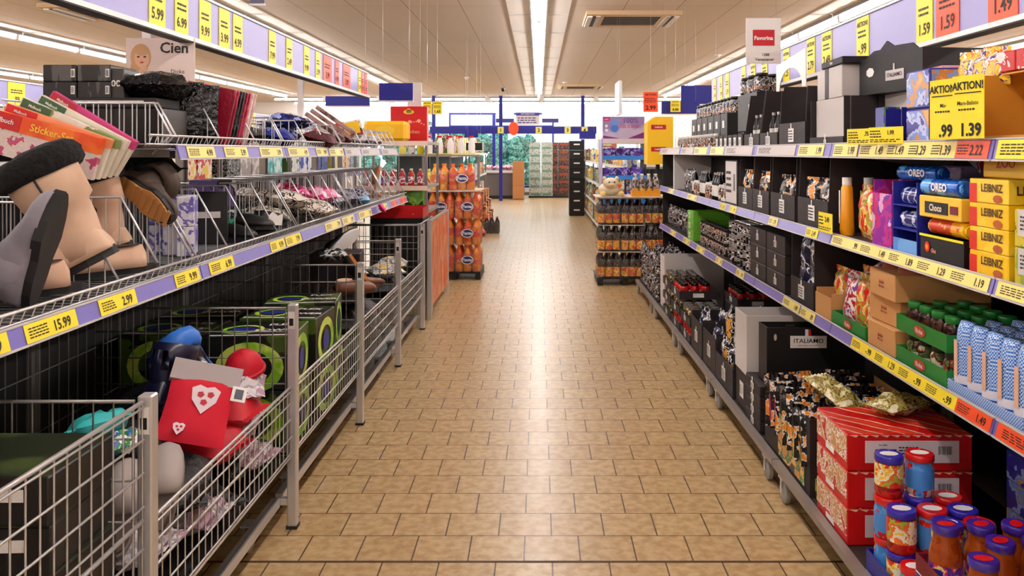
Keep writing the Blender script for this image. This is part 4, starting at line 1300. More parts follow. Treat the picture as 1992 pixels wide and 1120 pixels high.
# black cartons with navy bags
inst('nvc', carton('nvc', 0.34, 0.42, 0.34, 0.12, CARD, tag=True), (FX, 4.0-.02, Z1), RR, 'black carton of navy and white bags on the lowest shelf')
for k in range(2):
    fill('nv', NV, FX+0.05, 3.98, Z1+0.008+0.13*k, 3, 2, 0.11, 0.15, '%s navy and white bag in the lowest shelf carton' % ('lower', 'upper')[k], 'navy bags in the lowest shelf carton', seed=k+14, zj=0.01, tilt=0.06, s=0.85)
def stack_tags():
    r = closed_box(0.34, 0.42, 0.098, CARD, name='carton')()
    tag_on(r, 0, 0.045, 0.045, 0.035)
    return r
for k in range(3):
    for i in range(2):
        inst('stg', stack_tags, (FX, 4.42+0.36*i, Z1+0.1*k), RR, 'closed black carton with small tag, %s layer, %s stack on the lowest shelf' % (('bottom', 'middle', 'top')[k], ('nearer', 'farther')[i]), 'closed black cartons in stacks')
TIN = can(0.035, 0.052, printed([(24, 22, 26), (214, 212, 214), (24, 22, 26), (150, 146, 146)], 36, 0.25, detail=0.5, stretch=(0.2, 0.2, 1)), mat((232, 230, 228), 0.2, 0.7), 'fish_tin')
for i in range(8):
    for j in range(2):
        for k in range(5):
            inst('tin', TIN, (FX+0.045+0.08*j, 5.02+0.075*i, Z1+0.0005+0.0555*k), 0, 'silver tin, %s from camera, %s from aisle, %s layer up' % (ORD[i], ORD[j], ORD[k]), 'silver tins stacked on the lowest shelf')
inst('pale2', closed_box(0.1, 0.3, 0.28, GREYC, name='carton'), (FX+0.2, 5.35, Z1), RR, 'pale grey carton behind the silver tins')
SJAR = jar(0.032, 0.10, P_SMALL, BLACKG, P_SMALL2, name='spread_jar', n=10)
for i in range(11):
    for k in range(2):
        inst('sjar', SJAR, (FX+0.04, 5.72+0.08*i, Z1+0.101*k), 0, 'small dark jar on the lowest shelf, %s from camera, %s row' % (ORD[i], ('lower', 'upper')[k]), 'small dark jars on the lowest shelf')
LIME = mat((110, 190, 50), 0.45)
for k in range(3):
    inst('lime', closed_box(0.26, 0.3, 0.08, LIME, name='carton', panel=(WHITE, (0.2, 0.5, 0.2, 0.8))), (FX, 6.9, Z1+0.082*k), RR, 'lime green carton on the lowest shelf, %s of three' % ('lowest', 'middle', 'top')[k], 'lime green cartons')
for i in range(8):
    inst('cb', CB, (FX+0.07, 7.2+0.16*i, Z1), RR, 'black and silver pack far along the lowest shelf, %s from camera' % ORD[i], 'black and silver packs far along the lowest shelf')

# ================================================================== RIGHT MIDDLE SHELF (z 1.095)
LEIB = lambda: leib_()
def leib_():
    r = root('biscuit_box', 'x', 'box')
    w, d, h = 0.20, 0.16, 0.068
    part('body', MB().rbox(-w/2, w/2, 0, d, 0, h, P_YELB, 0.002), r)
    red = MB().box(-w/2-0.0006, -w/2+0.04, -0.0006, 0.10, 0.0, h*0.8, mat((220, 50, 30), 0.4))
    part('red_corner', red, r)
    q = MB().text('LEIBNIZ', (0.02, -0.0022, h*0.62), U, V, 0.032, mat((70, 40, 20), 0.5), 0.02, 1.0)
    q.disc((0.05, -0.002, h*0.2), U, V, 0.012, mat((180, 90, 40), 0.5), 8, 2)
    part('lettering', q, r)
    q = MB().text('LEIBNIZ', (w/2+0.0018, d/2, h*0.55), (0, 1, 0), V, 0.034, mat((70, 40, 20), 0.5), 0.02, 1.0)
    part('side_lettering', q, r)
    return r
for i in range(2):
    for k in range(4-i):
        inst('leib', LEIB, (FX+0.004+0.1*0, 2.335+0.215*i-0.02*i, Z2+0.0695*k), RR, 'yellow LEIBNIZ biscuit box, %s column, %s from the shelf' % (('nearer', 'farther')[i], ORD[k]), 'yellow biscuit boxes on the middle shelf') if i == 0 else None
for k in range(3):
    inst('leib', LEIB, (FX+0.19, 2.38, Z2+0.28*0+0.0695*k), RR, 'yellow LEIBNIZ biscuit box in the rear column, %s from the shelf' % ORD[k], 'yellow biscuit boxes on the middle shelf')
inst('leibL', closed_box(0.24, 0.2, 0.085, P_YELB, name='biscuit_box', cat='box', txt='ZOO', txtm=RED, tsize=0.5), (FX+0.06, 2.345, Z2+0.2785), RR, 'large yellow biscuit box on top of the LEIBNIZ stack')
for k in range(2):
    inst('greenb', closed_box(0.2, 0.2, 0.1, printed([(150, 170, 60), (210, 190, 60), (90, 120, 40)], 10), name='biscuit_box', cat='box', panel=(GREYC, (0.1, 0.9, 0.3, 1.0))), (FX-0.0, 2.1, Z2+0.102*k), RR, 'green and yellow box with grey flap at the right photo edge, %s' % ('lower', 'upper')[k])
# black tray with flame, biscuit rolls
def flame_tray():
    r = jar_tray(0.28, 0.3, 0.085, BLACK, BLACK)()
    q = MB().disc((-0.09, -0.002, 0.045), U, V, 0.017, mat((230, 40, 10), 0.4), 16); q.disc((-0.09, -0.003, 0.045), U, V, 0.009, mat((255, 150, 40), 0.4), 12)
    q.text('Glut', (-0.045, -0.003, 0.035), U, V, 0.018, mat((230, 150, 120), 0.5))
    part('flame_print', q, r, 'glowing orange flame print')
    q = MB().box(-0.141, 0.141, -0.0035, -0.0022, 0.078, 0.0855, YEL); part('yellow_edge', q, r, 'yellow strip')
    return r
inst('flame', flame_tray, (FX, 2.60, Z2), RR, 'black tray with orange flame print and yellow edge')
def roll(m, rad=0.026, L=0.22, name='biscuit_roll', cat='biscuit roll', tx=None):
    def f():
        r = root(name, 'x', cat)
        b = MB().tube([(-L/2, rad, rad), (-L/2+0.01, rad, rad), (L/2-0.01, rad, rad), (L/2, rad, rad)], rad, m, 12)
        part('wrapper', b, r)
        for s in (-1, 1):
            part('twist_end', MB().tube([(s*L/2, rad, rad), (s*(L/2+0.012), rad, rad)], rad*0.8, m, 8), r)
        if tx: part('lettering', MB().text(tx, (0.01, -0.0015, rad), U, V, 0.034, WHITE, 0.04, 1.1), r)
        return r
    return f
for k in range(3):
    inst('yroll', roll(P_YEL), (FX+0.01+0.056*k, 2.6, Z2+0.086), RR, 'yellow biscuit roll on the flame tray, %s from aisle' % ORD[k], 'yellow biscuit rolls')
def choco():
    r = closed_box(0.27, 0.2, 0.07, mat((246, 200, 60), 0.4), name='chocolate_box', cat='box')()
    q = MB().rbox(-0.09, 0.06, -0.003, -0.001, 0.015, 0.052, INK, 0.0004).text('Choco', (-0.015, -0.0045, 0.033), U, V, 0.03, mat((240, 230, 200), 0.5), 0.03)
    q.box(0.075, 0.12, -0.003, -0.001, 0.02, 0.045, mat((120, 30, 50), 0.4))
    part('name_plate', q, r); return r
inst('chocb', choco, (FX, 2.615, Z2+0.141), RR, 'yellow box with black name plate above the biscuit rolls')
OREO = roll(printed([(30, 110, 210), (20, 80, 180), (90, 170, 240)], 14, 0.25), 0.027, 0.24, 'cookie_roll', 'cookie roll', 'OREO')
for k in range(3):
    inst('oreo', OREO, (FX+0.0+0.058*k, 2.625, Z2+0.2125), RR, 'blue OREO cookie roll on the yellow box, %s from aisle' % ORD[k], 'blue cookie rolls')
# open blue box with packs
def blue_open():
    r = root('biscuit_box', 'x', 'box')
    b = MB(); w, d, h = 0.19, 0.24, 0.25; B2 = mat((30, 40, 150), 0.4)
    b.box(-w/2, w/2, d-0.004, d, 0, h, B2); b.box(-w/2, -w/2+0.004, 0, d-0.004, 0, h, B2); b.box(w/2-0.004, w/2, 0, d-0.004, 0, h, B2)
    b.box(-w/2+0.004, w/2-0.004, 0, d-0.004, 0, 0.004, B2); b.box(-w/2+0.004, w/2-0.004, 0, d-0.004, h*0.33, h*0.33+0.004, B2); b.box(-w/2+0.004, w/2-0.004, 0, d-0.004, h*0.66, h*0.66+0.004, B2)
    b.box(-w/2+0.004, w/2-0.004, 0, 0.004, 0.004, 0.05, printed([(120, 180, 240), (90, 150, 230)], 5))
    part('box', b, r); return r
inst('blueo', blue_open, (FX, 2.86, Z2), RR, 'open blue shelf box of silver-blue biscuit packs')
for k in range(2):
    for i in range(2):
        inst('sroll', roll(printed([(40, 50, 120), (210, 214, 236), (30, 40, 120)], 18, 0.2), 0.03, 0.13, 'biscuit_roll'), (FX+0.012, 2.86, Z2+0.0878+0.0825*k+0.0*i), RR, 'silver-blue biscuit pack in the open blue box, %s shelf' % ('middle', 'upper')[k], 'packs in the open blue box') if i == 0 else None
inst('oreo', OREO, (FX+0.05, 2.89, Z2+0.2515), RR+0.1, 'blue cookie roll lying on the open blue box', None)
# purple boxes
inst('purp', carton('purp', 0.17, 0.2, 0.25, 0.2, P_PURP, KRAFT, tag=False, name='tea_box', cat='box'), (FX, 3.05, Z2), RR, 'open purple and pink box with kraft inside on the middle shelf')
inst('lila', closed_box(0.15, 0.1, 0.30, P_LILA, name='tea_box', cat='box', top=mat((200, 180, 220), 0.4)), (FX+0.22, 2.98, Z2), RR, 'tall pale lilac box behind the purple one')
inst('pinkw', bag(0.12, 0.12, 0.04, P_RWB, 21, name='snack_bag'), (FX+0.26, 2.9, Z2+0.305), RR, 'small pink and white bag peeking above the lilac box', ry=0.5)
for i in range(3):
    for j in range(2):
        inst('chy', CHY, (FX+0.07+0.13*j, 3.2+0.075*i, Z2), RR+0.2*(j-0.5), 'red, yellow and green snack bag on the middle shelf, %s from camera, %s from aisle' % (ORD[i], ORD[j]), 'bright snack bags on the middle shelf')
def sq_bottle():
    r = root('sauce_bottle', 'x', 'bottle')
    o = mat((240, 160, 20), 0.3)
    b = MB().lathe([(0.001, 0), (0.027, 0), (0.03, 0.02), (0.024, 0.20), (0.018, 0.215)], o, 14)
    part('body', b, r); part('cap', MB().lathe([(0.02, 0.213), (0.02, 0.245), (0.001, 0.245)], WHITE, 14), r)
    part('label', MB().box(-0.012, 0.0, -0.0305, -0.0295, 0.05, 0.19, WHITE), r)
    return r
inst('sqb', sq_bottle, (FX+0.04, 3.5, Z2), RR, 'slender orange bottle with white cap behind the yellow price card')
inst('sqb', sq_bottle, (FX+0.12, 3.47, Z2), RR, 'second orange bottle with white cap, half hidden by snack bags')
for i in range(2):
    inst('hjar', jar(0.035, 0.13, mat((190, 110, 30), 0.2), WHITE, mat((60, 60, 130), 0.4), name='honey_jar'), (FX+0.3, 3.2+0.12*i, Z2), 0, 'amber jar with white lid at the back of the middle shelf, %s' % ('nearer', 'farther')[i])
# hanging yellow price card on the rail
def hcard(w, h, t, m=YEL, big=None):
    def f():
        r = root('price_card', 'x', 'price card')
        q = MB().box(-w/2, w/2, -0.002, 0, 0, h, m)
        q.text(t, (w*0.15, -0.0032, h*0.66), U, V, h*0.36, INK, 0.03)
        q.lines((-w*0.28, -0.0032, h*0.6), U, V, w*0.35, h*0.5, 3, INK, 4); q.lines((0, -0.0032, h*0.2), U, V, w*0.9, h*0.22, 2, INK, 7)
        part('card', q, r); return r
    return f
inst('hc1', hcard(0.17, 0.085, '2.49'), (SX-0.012, 3.55, Z2+0.006), RR, 'bright yellow price card clipped on the middle shelf by the orange bottle')

# black cartons of the middle shelf
OB = bag(0.15, 0.20, 0.055, P_ORBLK, 31, name='coffee_bag')
for q, (y, w, nm) in enumerate(((3.83, 0.42, 'nearest'), (4.3, 0.42, 'second'), (4.72, 0.34, 'third'), (5.07, 0.3, 'fourth'))):
    inst('blk%d' % (q//2), carton('x', w, 0.42, 0.325, 0.135, CARD, tag=True, cut=0.02), (FX, y, Z2), RR, 'tall black display carton with white tag on the middle shelf, %s one' % nm, 'tall black display cartons', s=None)
    fill('ob', OB, FX+0.045, y, Z2+0.01, 3, 2, 0.1, 0.17 if w > 0.35 else 0.13, 'orange-printed bag in the %s tall middle-shelf carton' % nm, 'bags in the tall black cartons', seed=q+3, zj=0.02, tilt=0.08)
inst('greyf', closed_box(0.34, 0.3, 0.30, CARD, name='carton', panel=(GREYC, (0.06, 0.94, 0.06, 0.97)), txt=None), (FX, 5.44, Z2), RR, 'tall carton with plain pale grey front on the middle shelf')
LJ = jar(0.028, 0.12, P_SMALL, mat((226, 222, 218), 0.3), printed([(225, 220, 214), (60, 40, 30), (200, 120, 60)], 24), name='cream_jar', n=10)
DJ = bottle(0.024, 0.20, BLACKG, mat((200, 198, 196), 0.3, 0.5), mat((220, 216, 210), 0.5), name='vinegar_bottle')
for i in range(16):
    for j in range(2):
        kk, mk, nm = (('lj', LJ, 'small pale-lidded jar'), ('dj', DJ, 'slim dark bottle'))[(i//3+j) % 2]
        inst(kk, mk, (FX+0.035+0.075*j, 5.70+0.078*i, Z2), 0, '%s far along the middle shelf, %s from camera, %s from aisle' % (nm, ORD[i], ORD[j]), nm+'s on the middle shelf')
inst('frame_', closed_box(0.05, 0.35, 0.33, GREYC, name='carton'), (FX, 7.75, Z2), RR, 'thin pale upright carton at the far end of the middle shelf')
for i in range(7):
    inst('cb', CB, (FX+0.08, 7.15+0.15*i, Z2), RR, 'black and silver pack far along the middle shelf, %s from camera' % ORD[i], 'black and silver packs on the middle shelf') if not 7.6 < 7.15+0.15*i < 7.9 else None

# ================================================================== RIGHT TOP SHELF (z 1.465)
# sweets cartons and the yellow boxes
def open_front(w, d, h, m, inner, name='display_carton', t=0.005, lip=0.05):
    def f():
        r = root(name, 'x', 'carton')
        b = MB(); b.box(-w/2, w/2, 0, d, 0, t, m); b.box(-w/2, w/2, d-t, d, t, h, inner); b.box(-w/2, -w/2+t, 0, d-t, t, h, m); b.box(w/2-t, w/2, 0, d-t, t, h, m)
        b.box(-w/2+t, w/2-t, 0, t, t, lip, m)
        b.box(-w/2, w/2, 0.05, d, h, h+t, m)
        part('box', b, r); return r
    return f
inst('yelopen', open_front(0.44, 0.4, 0.205, mat((216, 150, 50), 0.5), mat((222, 160, 60), 0.6), lip=0.03), (FX+0.015, 2.17, Z3), RR, 'large open golden display carton of yellow boxes on the top shelf')
for i in range(2):
    for k in range(3):
        inst('leib', LEIB, (FX+0.05, 1.98+0.23*0+0.0*i, Z3+0.0055+0.0695*k) if (i == 0 and k < 2) else ((FX+0.09, 2.19, Z3+0.0055) if (i == 1 and k == 0) else (FX+0.24, 1.98+0.1*i, Z3+0.0055+0.0695*k)), RR, 'yellow LEIBNIZ box in the golden top-shelf carton, %s column, %s up' % (('nearer', 'farther')[i], ORD[k]), 'yellow biscuit boxes in the golden carton')
for i in range(5):
    inst('redtop', closed_box(0.095, 0.16, 0.06, printed([(200, 16, 20), (206, 20, 24), (206, 20, 24), (236, 220, 220)], 10, 0.35), name='chocolate_box', cat='box', txt='S', txtm=WHITE, tsize=0.5), (FX+0.06, 1.95+0.1*i, Z3+0.2115), RR, 'red chocolate box on top of the golden carton, %s from camera' % ORD[i], 'red boxes on the golden carton')
for i in range(3):
    inst('swt', bag(0.15, 0.09, 0.05, P_SWEET, 41, name='sweets_bag'), (FX+0.08, 2.43+0.07*i, Z3+0.185), RR, 'yellow bag of sweets on top of the striped carton, %s from camera' % ORD[i], 'sweets bags on the top shelf', ry=0.1)
inst('swbox', closed_box(0.21, 0.3, 0.183, printed([(246, 190, 20), (250, 196, 30), (246, 180, 20), (226, 120, 30)], 16), name='sweets_carton', top=P_SWEET), (FX+0.02, 2.505, Z3), RR, 'yellow carton of sweets behind the AKTION cards')
# AKTION cards
def aktion(price, small):
    def f():
        r = root('promotion_card', 'x', 'price card')
        w, h = 0.125, 0.18
        q = MB().box(-w/2, w/2, -0.002, 0, 0, h, YEL)
        q.text('AKTION!', (0, -0.0032, h*0.83), U, V, 0.031, INK, 0.03, 0.98)
        q.box(-w*0.42, w*0.42, -0.0033, -0.003, h*0.715, h*0.73, INK)
        q.text(small, (0, -0.0032, h*0.56), U, V, 0.017, INK, 0.01); q.lines((0, -0.0032, h*0.46), U, V, w*0.6, 0.012, 1, INK, 4)
        q.text(price, (0.01, -0.0032, h*0.13), U, V, 0.05, INK, 0.035)
        part('card', q, r, 'yellow card with black AKTION! lettering'); return r
    return f
inst('ak1', aktion('.99', 'Mix-'), (SX-0.03, 2.475, Z3+0.022), -1.38, 'left yellow AKTION! card standing on the top shelf rail')
inst('ak2', aktion('1.39', 'Mars-Balisto'), (SX-0.03, 2.335, Z3+0.022), -1.36, 'right yellow AKTION! card standing on the top shelf rail')
# biscuit packs blue
for k in range(2):
    inst('bis', closed_box(0.17, 0.22, 0.128, mat((50, 50, 150), 0.35), name='biscuit_box', cat='box', side=P_BISC, panel=(P_BISC, (0.03, 0.97, 0.05, 0.95)), txt=' '), (FX, 2.76, Z3+0.13*k), RR, 'blue box printed with biscuits beside the AKTION cards, %s' % ('lower', 'upper')[k], 'blue biscuit boxes')
inst('pinkb', closed_box(0.2, 0.2, 0.05, printed([(226, 150, 170), (220, 170, 190), (200, 30, 50)], 4), name='chocolate_box', cat='box'), (FX+0.13, 2.96, Z3+0.235), RR, 'pink and red box lying high behind the black cartons')
inst('mid_', closed_box(0.2, 0.2, 0.233, GREYC, name='carton'), (FX+0.15, 2.96, Z3), RR, 'pale carton carrying the pink and red box')
inst('blub', carton('blub', 0.14, 0.14, 0.14, 0.05, BLUE, KRAFT, tag=False, name='biscuit_box', cat='box'), (FX-0.01, 2.94, Z3), RR, 'small open blue box with brown inside, left of the biscuits')
inst('yelj', closed_box(0.08, 0.06, 0.15, printed([(246, 190, 30), (70, 130, 60), (40, 50, 150)], 8), name='candy_box', cat='box'), (FX, 3.07, Z3), RR, 'small yellow box with green base next to the open blue box')
inst('hc2', hcard(0.18, 0.06, '.75'), (SX-0.022, 3.12, Z3+0.012), -1.3, 'left one of two yellow price cards clipped on the top shelf')
inst('hc3', hcard(0.18, 0.06, '1.99'), (SX-0.022, 2.91, Z3+0.012), -1.3, 'right one of two yellow price cards clipped on the top shelf')
# white open cartons, then black ITALIAMO box above
def white_open(w=0.42, d=0.36, h=0.22):
    def f():
        r = root('display_carton', 'x', 'carton')
        b = MB(); t = 0.005
        b.box(-w/2, w/2, 0, d, 0, t, CARD); b.box(-w/2, w/2, 0, t, t, 0.05, CARD)
        b.box(-w/2, w/2, 0.03, 0.03+t, 0.05, h, GREYC); b.box(-w/2, -w/2+t, t, d, t, h, CARD); b.box(w/2-t, w/2, t, d, t, h, CARD); b.box(-w/2+t, w/2-t, d-t, d, t, h, GREYC)
        part('box', b, r)
        tag_on(r, 0, 0.025, 0.03, 0.025)
        return r
    return f
for i, y in enumerate((3.22, 3.65)):
    inst('wopen', white_open(), (FX+(0.14, 0)[i], y, Z3), RR, 'carton with plain pale grey front and black base on the top shelf, %s' % ('nearer', 'farther')[i], 'grey-fronted cartons')
def blk_top():
    r = root('display_carton', 'x', 'carton')
    w, d, h = 0.46, 0.26, 0.15
    b = MB(); b.box(-w/2, w/2, 0, d, 0, h, BLACK)
    b.prism([(-w/2, h), (w/2-0.05, h), (w/2-0.1, h+0.03), (0.0, h+0.035), (-0.05, h+0.06), (-0.1, h+0.03), (-w/2+0.08, h+0.03)], 'y', 0.02, 0.026, CARDN)
    part('box', b, r)
    q = MB().box(-0.02, 0.11, -0.003, -0.001, 0.045, 0.085, GREYC).box(0.035, 0.045, -0.003, -0.001, 0.085, 0.11, GREYC)
    q.text('ITALIAMO', (0.045, -0.0045, 0.065), U, V, 0.022, INK, 0.01, 1.1)
    part('name_tag', q, r, 'pale name tag reading ITALIAMO')
    q = MB().disc((-0.14, -0.002, 0.09), U, V, 0.02, WHITE, 7, 1.6); part('print', q, r, 'white print'); return r
inst('blktop', blk_top, (FX+0.12, 3.27, Z3+0.222), RR+0.12, 'black ITALIAMO carton lying on the grey-fronted cartons')
inst('blktop2', closed_box(0.36, 0.3, 0.14, GREYC, name='carton', panel=(BLACK, (0.35, 0.5, 0, 1.0)), txt=' '), (FX+0.04, 3.72, Z3+0.222), RR-0.05, 'pale carton with black stripe lying on the grey-fronted cartons')
inst('navl', closed_box(0.3, 0.28, 0.03, CARDN, name='printed_card', cat='card', txt='Pasta', txtm=WHITE, tsize=0.6), (FX+0.03, 3.66, Z3+0.363), RR-0.05, 'navy carton lid with white print on the pale striped carton')
# tall black carton with grey inside, round-topped white card
inst('gin', carton('gin', 0.42, 0.36, 0.30, 0.13, CARD, GREYC, tag=True, cut=0.02), (FX, 4.14, Z3), RR, 'black display carton with pale grey inside and white tag on the top shelf')
for j in range(3): inst('smallj', SJAR, (FX+0.06, 4.02+0.09*j, Z3+0.006), 0, 'dark jar in the grey-lined top shelf carton, %s from camera' % ORD[j], 'jars in the grey-lined carton', s=0.9)
for i in range(2):
    inst('tallb', carton('tallb', 0.34, 0.34, 0.33, 0.09, CARD, BLACK, tag=True, cut=0.1), (FX, 4.56+0.36*i, Z3), RR, 'tall open black carton with dark interior on the top shelf, %s' % ('nearer', 'farther')[i], 'tall open black cartons')
    for j in range(3):
        inst('dj', DJ, (FX+0.06, 4.46+0.36*i+0.1*j, Z3+0.006), 0, 'slim dark bottle in the %s tall open top-shelf carton, %s from camera' % (('nearer', 'farther')[i], ORD[j]), 'bottles in the tall open cartons')
def arch_card():
    r = root('header_card', 'x', 'display card')
    pts = [(-0.26, 0)]
    pts = [(-0.27, 0.0), (-0.21, 0.0)]+[(0.21*-cos(t), 0.12*sin(t)) for t in [pi*k/12 for k in range(1, 12)]]+[(0.21, 0.0), (0.27, 0.0), (0.27, 0.2), (-0.27, 0.16)]
    n = len(pts)
    mb = MB(); mb.prism([(p[0], p[1]) for p in pts], 'y', 0, 0.004, WHITE)
    part('card', mb, r); return r
inst('arch', arch_card, (FX+0.14, 4.62, Z3+0.335), RR, 'white display card with an arched cut-out above the black cartons')
inst('archb', closed_box(0.4, 0.02, 0.45, mat((60, 24, 20), 0.5), name='carton'), (FX+0.36, 4.62, Z3), RR, 'dark brown upright board behind the arched white card')
for i in range(6):
    inst('smc', closed_box(0.12, 0.1, 0.095, CARD, name='small_carton', panel=(WHITE, (0.25, 0.75, 0.2, 0.8))), (FX, 5.2+0.135*i, Z3), RR, 'small black carton with white square label on the top shelf, %s from camera' % ORD[i], 'small labelled cartons')
for i in range(6):
    inst('smb', jar(0.05, 0.12, P_SMALL2, BLACKG, P_SMALL, name='coffee_jar', n=12), (FX+0.2, 5.22+0.135*i, Z3), 0, 'black and silver jar behind the small labelled cartons, %s from camera' % ORD[i], 'black and silver jars on the top shelf')
inst('blockt', closed_box(0.5, 0.2, 0.25, BLACK, name='carton', panel=(WHITE, (0.6, 0.75, 0.5, 0.7))), (FX+0.12, 5.5, Z3+0.122), RR, 'large black carton on top of the small labelled cartons')
for i in range(5):
    inst('smb', jar(0.05, 0.12, P_SMALL2, BLACKG, P_SMALL, name='coffee_jar', n=12), (FX+0.17+0.1*(i % 2), 5.32+0.09*i, Z3+0.373), 0, 'black and silver jar standing on the large black carton, %s from camera' % ORD[i], 'jars on the large black carton')
for i in range(14):
    inst('lj', LJ, (FX+0.05, 6.1+0.12*i, Z3), 0, 'small pale-lidded jar on the top shelf, %s from camera' % ORD[i], 'small jars on the top shelf')

for i in range(6):
    inst('tb_', closed_box(0.22, 0.16, 0.27, BLACK, name='carton', panel=(WHITE, (0.3, 0.6, 0.6, 0.8)), txt=' '), (FX+0.105, 6.12+0.235*i, Z3), RR, 'tall black carton behind the small jars of the far top shelf, %s from camera' % ORD[i], 'tall black cartons behind small jars')
for i in range(12):
    inst('smb', jar(0.05, 0.12, P_SMALL2, BLACKG, P_SMALL, name='coffee_jar', n=12), (FX+0.18, 6.05+0.115*i, Z3+0.2705), 0, 'black and silver jar on the tall far black cartons, %s from camera' % ORD[i], 'jars on the tall far cartons')
for i in range(10):
    inst('smc2', closed_box(0.11, 0.1, 0.14, P_SMALL, name='small_carton', panel=(WHITE, (0.25, 0.75, 0.2, 0.6))), (FX+0.2, 5.72+0.2*i, Z2), RR, 'small dark printed carton behind the middle shelf jars, %s from camera' % ORD[i], 'small printed cartons')
    inst('oj', OJ, (FX+0.15, 5.75+0.2*i, Z1), 0, 'olive jar in the second row of the far lowest shelf, %s from camera' % ORD[i], 'olive jars on the far lowest shelf')
# ------------------------------------------------------------------ LEFT: footwear and textiles
def outline(L, w, n=18, heel=0.8):
    pts = []
    for k in range(n):
        t = 2*pi*k/n
        x = L/2*cos(t)
        y = w/2*sin(t)*(1.0 if cos(t) > 0 else heel)*(1-0.12*math.exp(-((x+0.1*L)/(0.16*L))**2))
        pts.append((x+L*0.36, y))
    return pts
SOLEB = mat((26, 24, 25), 0.55)
def boot(h, upper, cuff, sole, L=0.27, w=0.10, tread=None, shaft=0.075):
    def f():
        r = root('winter_boot', 'x', 'boot')
        N = 16
        mb = MB(); rings = []
        for (z, cx, a, b) in ((0.03, 0.02, 0.06, 0.042), (0.07, 0.01, 0.062, 0.043), (0.11, 0.0, 0.060, 0.042), (0.15, -0.004, 0.060, 0.045), (0.6*h, -0.002, shaft*0.92, shaft*0.8), (0.85*h, 0.0, shaft, shaft*0.88), (h, 0.0, shaft*1.03, shaft*0.92)):
            rings.append([(cx+a*cos(2*pi*k/N), b*sin(2*pi*k/N), z) for k in range(N)])
        mb.loft(rings, upper)
        rings = []
        for (x, hh, ww) in ((-0.055, 0.05, 0.028), (-0.045, 0.085, 0.038), (-0.01, 0.12, 0.042), (0.04, 0.12, 0.043), (0.085, 0.09, 0.046), (0.13, 0.068, 0.049), (0.17, 0.058, 0.046), (0.195, 0.045, 0.034), (0.205, 0.032, 0.015)):
            rings.append([(x, ww*cos(t)*(1.0 if sin(t) < 0 else 0.92), 0.018+(hh-0.018)*max(0, (sin(t)+0.25)/1.25)) for t in [2*pi*k/N for k in range(N)]])
        mb.loft(rings, upper)
        part('upper', mb, r)
        s = MB().prism([(p[0]-0.022, p[1]) for p in outline(L, w)], 'z', 0, 0.022, sole)
        if tread is not None:
            s.prism([(p[0]*0.94-0.018, p[1]*0.9) for p in outline(L, w)], 'z', -0.006, 0, tread)
            for k in range(9): s.box(-0.025+k*0.027, -0.012+k*0.027, -0.03, 0.03, -0.010, -0.006, tread)
        part('sole', s, r, 'tan ribbed rubber sole' if tread is not None else None)
        if cuff is not None:
            c = MB(); rings = []
            q = shaft
            for (dz, g) in ((-0.035, 1.06), (-0.025, 1.22), (0.0, 1.28), (0.022, 1.2), (0.03, 0.95), (0.01, 0.8)):
                rr = random.Random(int(dz*1000)+40)
                rings.append([(q*g*cos(2*pi*k/24)*rr.uniform(0.96, 1.04), q*0.9*g*sin(2*pi*k/24)*rr.uniform(0.96, 1.04), h+dz+rr.uniform(-0.003, 0.003)) for k in range(24)])
            c.loft(rings, cuff)
            part('fur_cuff', c, r, 'black fur cuff')
        # seam down the shaft
        part('seam', MB().tube([(0.0, shaft*0.93, h*0.97), (0.0, shaft*0.82, h*0.6), (0.0, 0.047, 0.15), (0.02, 0.045, 0.1)], 0.003, sole, 5), r)
        return r
    return f
def slipper(up, sole, lin=None, L=0.26, w=0.10, name='slipper', cat='slipper', trim=None, open_=True):
    def f():
        r = root(name, 'x', cat)
        s = MB().prism([(p[0]-0.09, p[1]) for p in outline(L, w)], 'z', 0, 0.018, sole)
        part('sole', s, r)
        N = 14; rings = []
        prof = ((-0.02, 0.07, 0.050), (0.02, 0.07, 0.05), (0.06, 0.062, 0.05), (0.10, 0.05, 0.044), (0.125, 0.038, 0.034), (0.138, 0.025, 0.012)) if open_ else \
               ((-0.10, 0.05, 0.03), (-0.09, 0.075, 0.042), (-0.05, 0.075, 0.045), (0.0, 0.07, 0.048), (0.05, 0.06, 0.05), (0.10, 0.05, 0.044), (0.125, 0.038, 0.034), (0.138, 0.025, 0.012))
        for (x, hh, ww) in prof:
            rings.append([(x, ww*cos(t), 0.017+(hh-0.017)*max(0, sin(t))) for t in [2*pi*k/N for k in range(N)]])
        u = MB().loft(rings, up); part('upper', u, r)
        if open_:
            part('lining', MB().prism([(p[0]*0.9-0.085, p[1]*0.86) for p in outline(L, w)], 'z', 0.018, 0.024, lin or DARK), r)
        else:
            part('opening', MB().disc((-0.045, 0, 0.0755), (1, 0, 0), (0, 1, 0), 0.026, lin or DARK, 12, 1.7), r)
        if trim is not None:
            part('trim', MB().tube([(-0.022, 0.05*cos(t), 0.018+0.053*sin(t)) for t in [pi*k/8 for k in range(9)]], 0.005, trim, 5), r)
        return r
    return f
FUR = printed([(12, 11, 12), (22, 20, 21), (8, 8, 8)], 60, 0.95, bump=0.9)
BEIGE = printed([(204, 168, 142), (210, 176, 150), (198, 160, 134)], 5, 0.75, soft=True)
GREYB = printed([(126, 120, 130), (134, 128, 138), (116, 110, 118)], 5, 0.7, soft=True)
bb = boot(0.27, BEIGE, FUR, SOLEB, shaft=0.083)
gb = boot(0.31, GREYB, None, SOLEB)
inst('bootg', gb, (-1.215, 2.0, 1.13), 0.12, 'large grey boot lying on its back in the nearest left basket', ry=-1.3, s=1.1)
inst('bootb', bb, (-1.27, 2.36, 1.13), pi+0.25, 'beige boot with black fur cuff beside the grey boot', ry=0.5, s=1.18)
inst('bootb', bb, (-1.40, 2.72, 1.12), pi+0.2, 'beige boot with black fur cuff, farther one behind the first beige boot', ry=0.3, s=1.0)
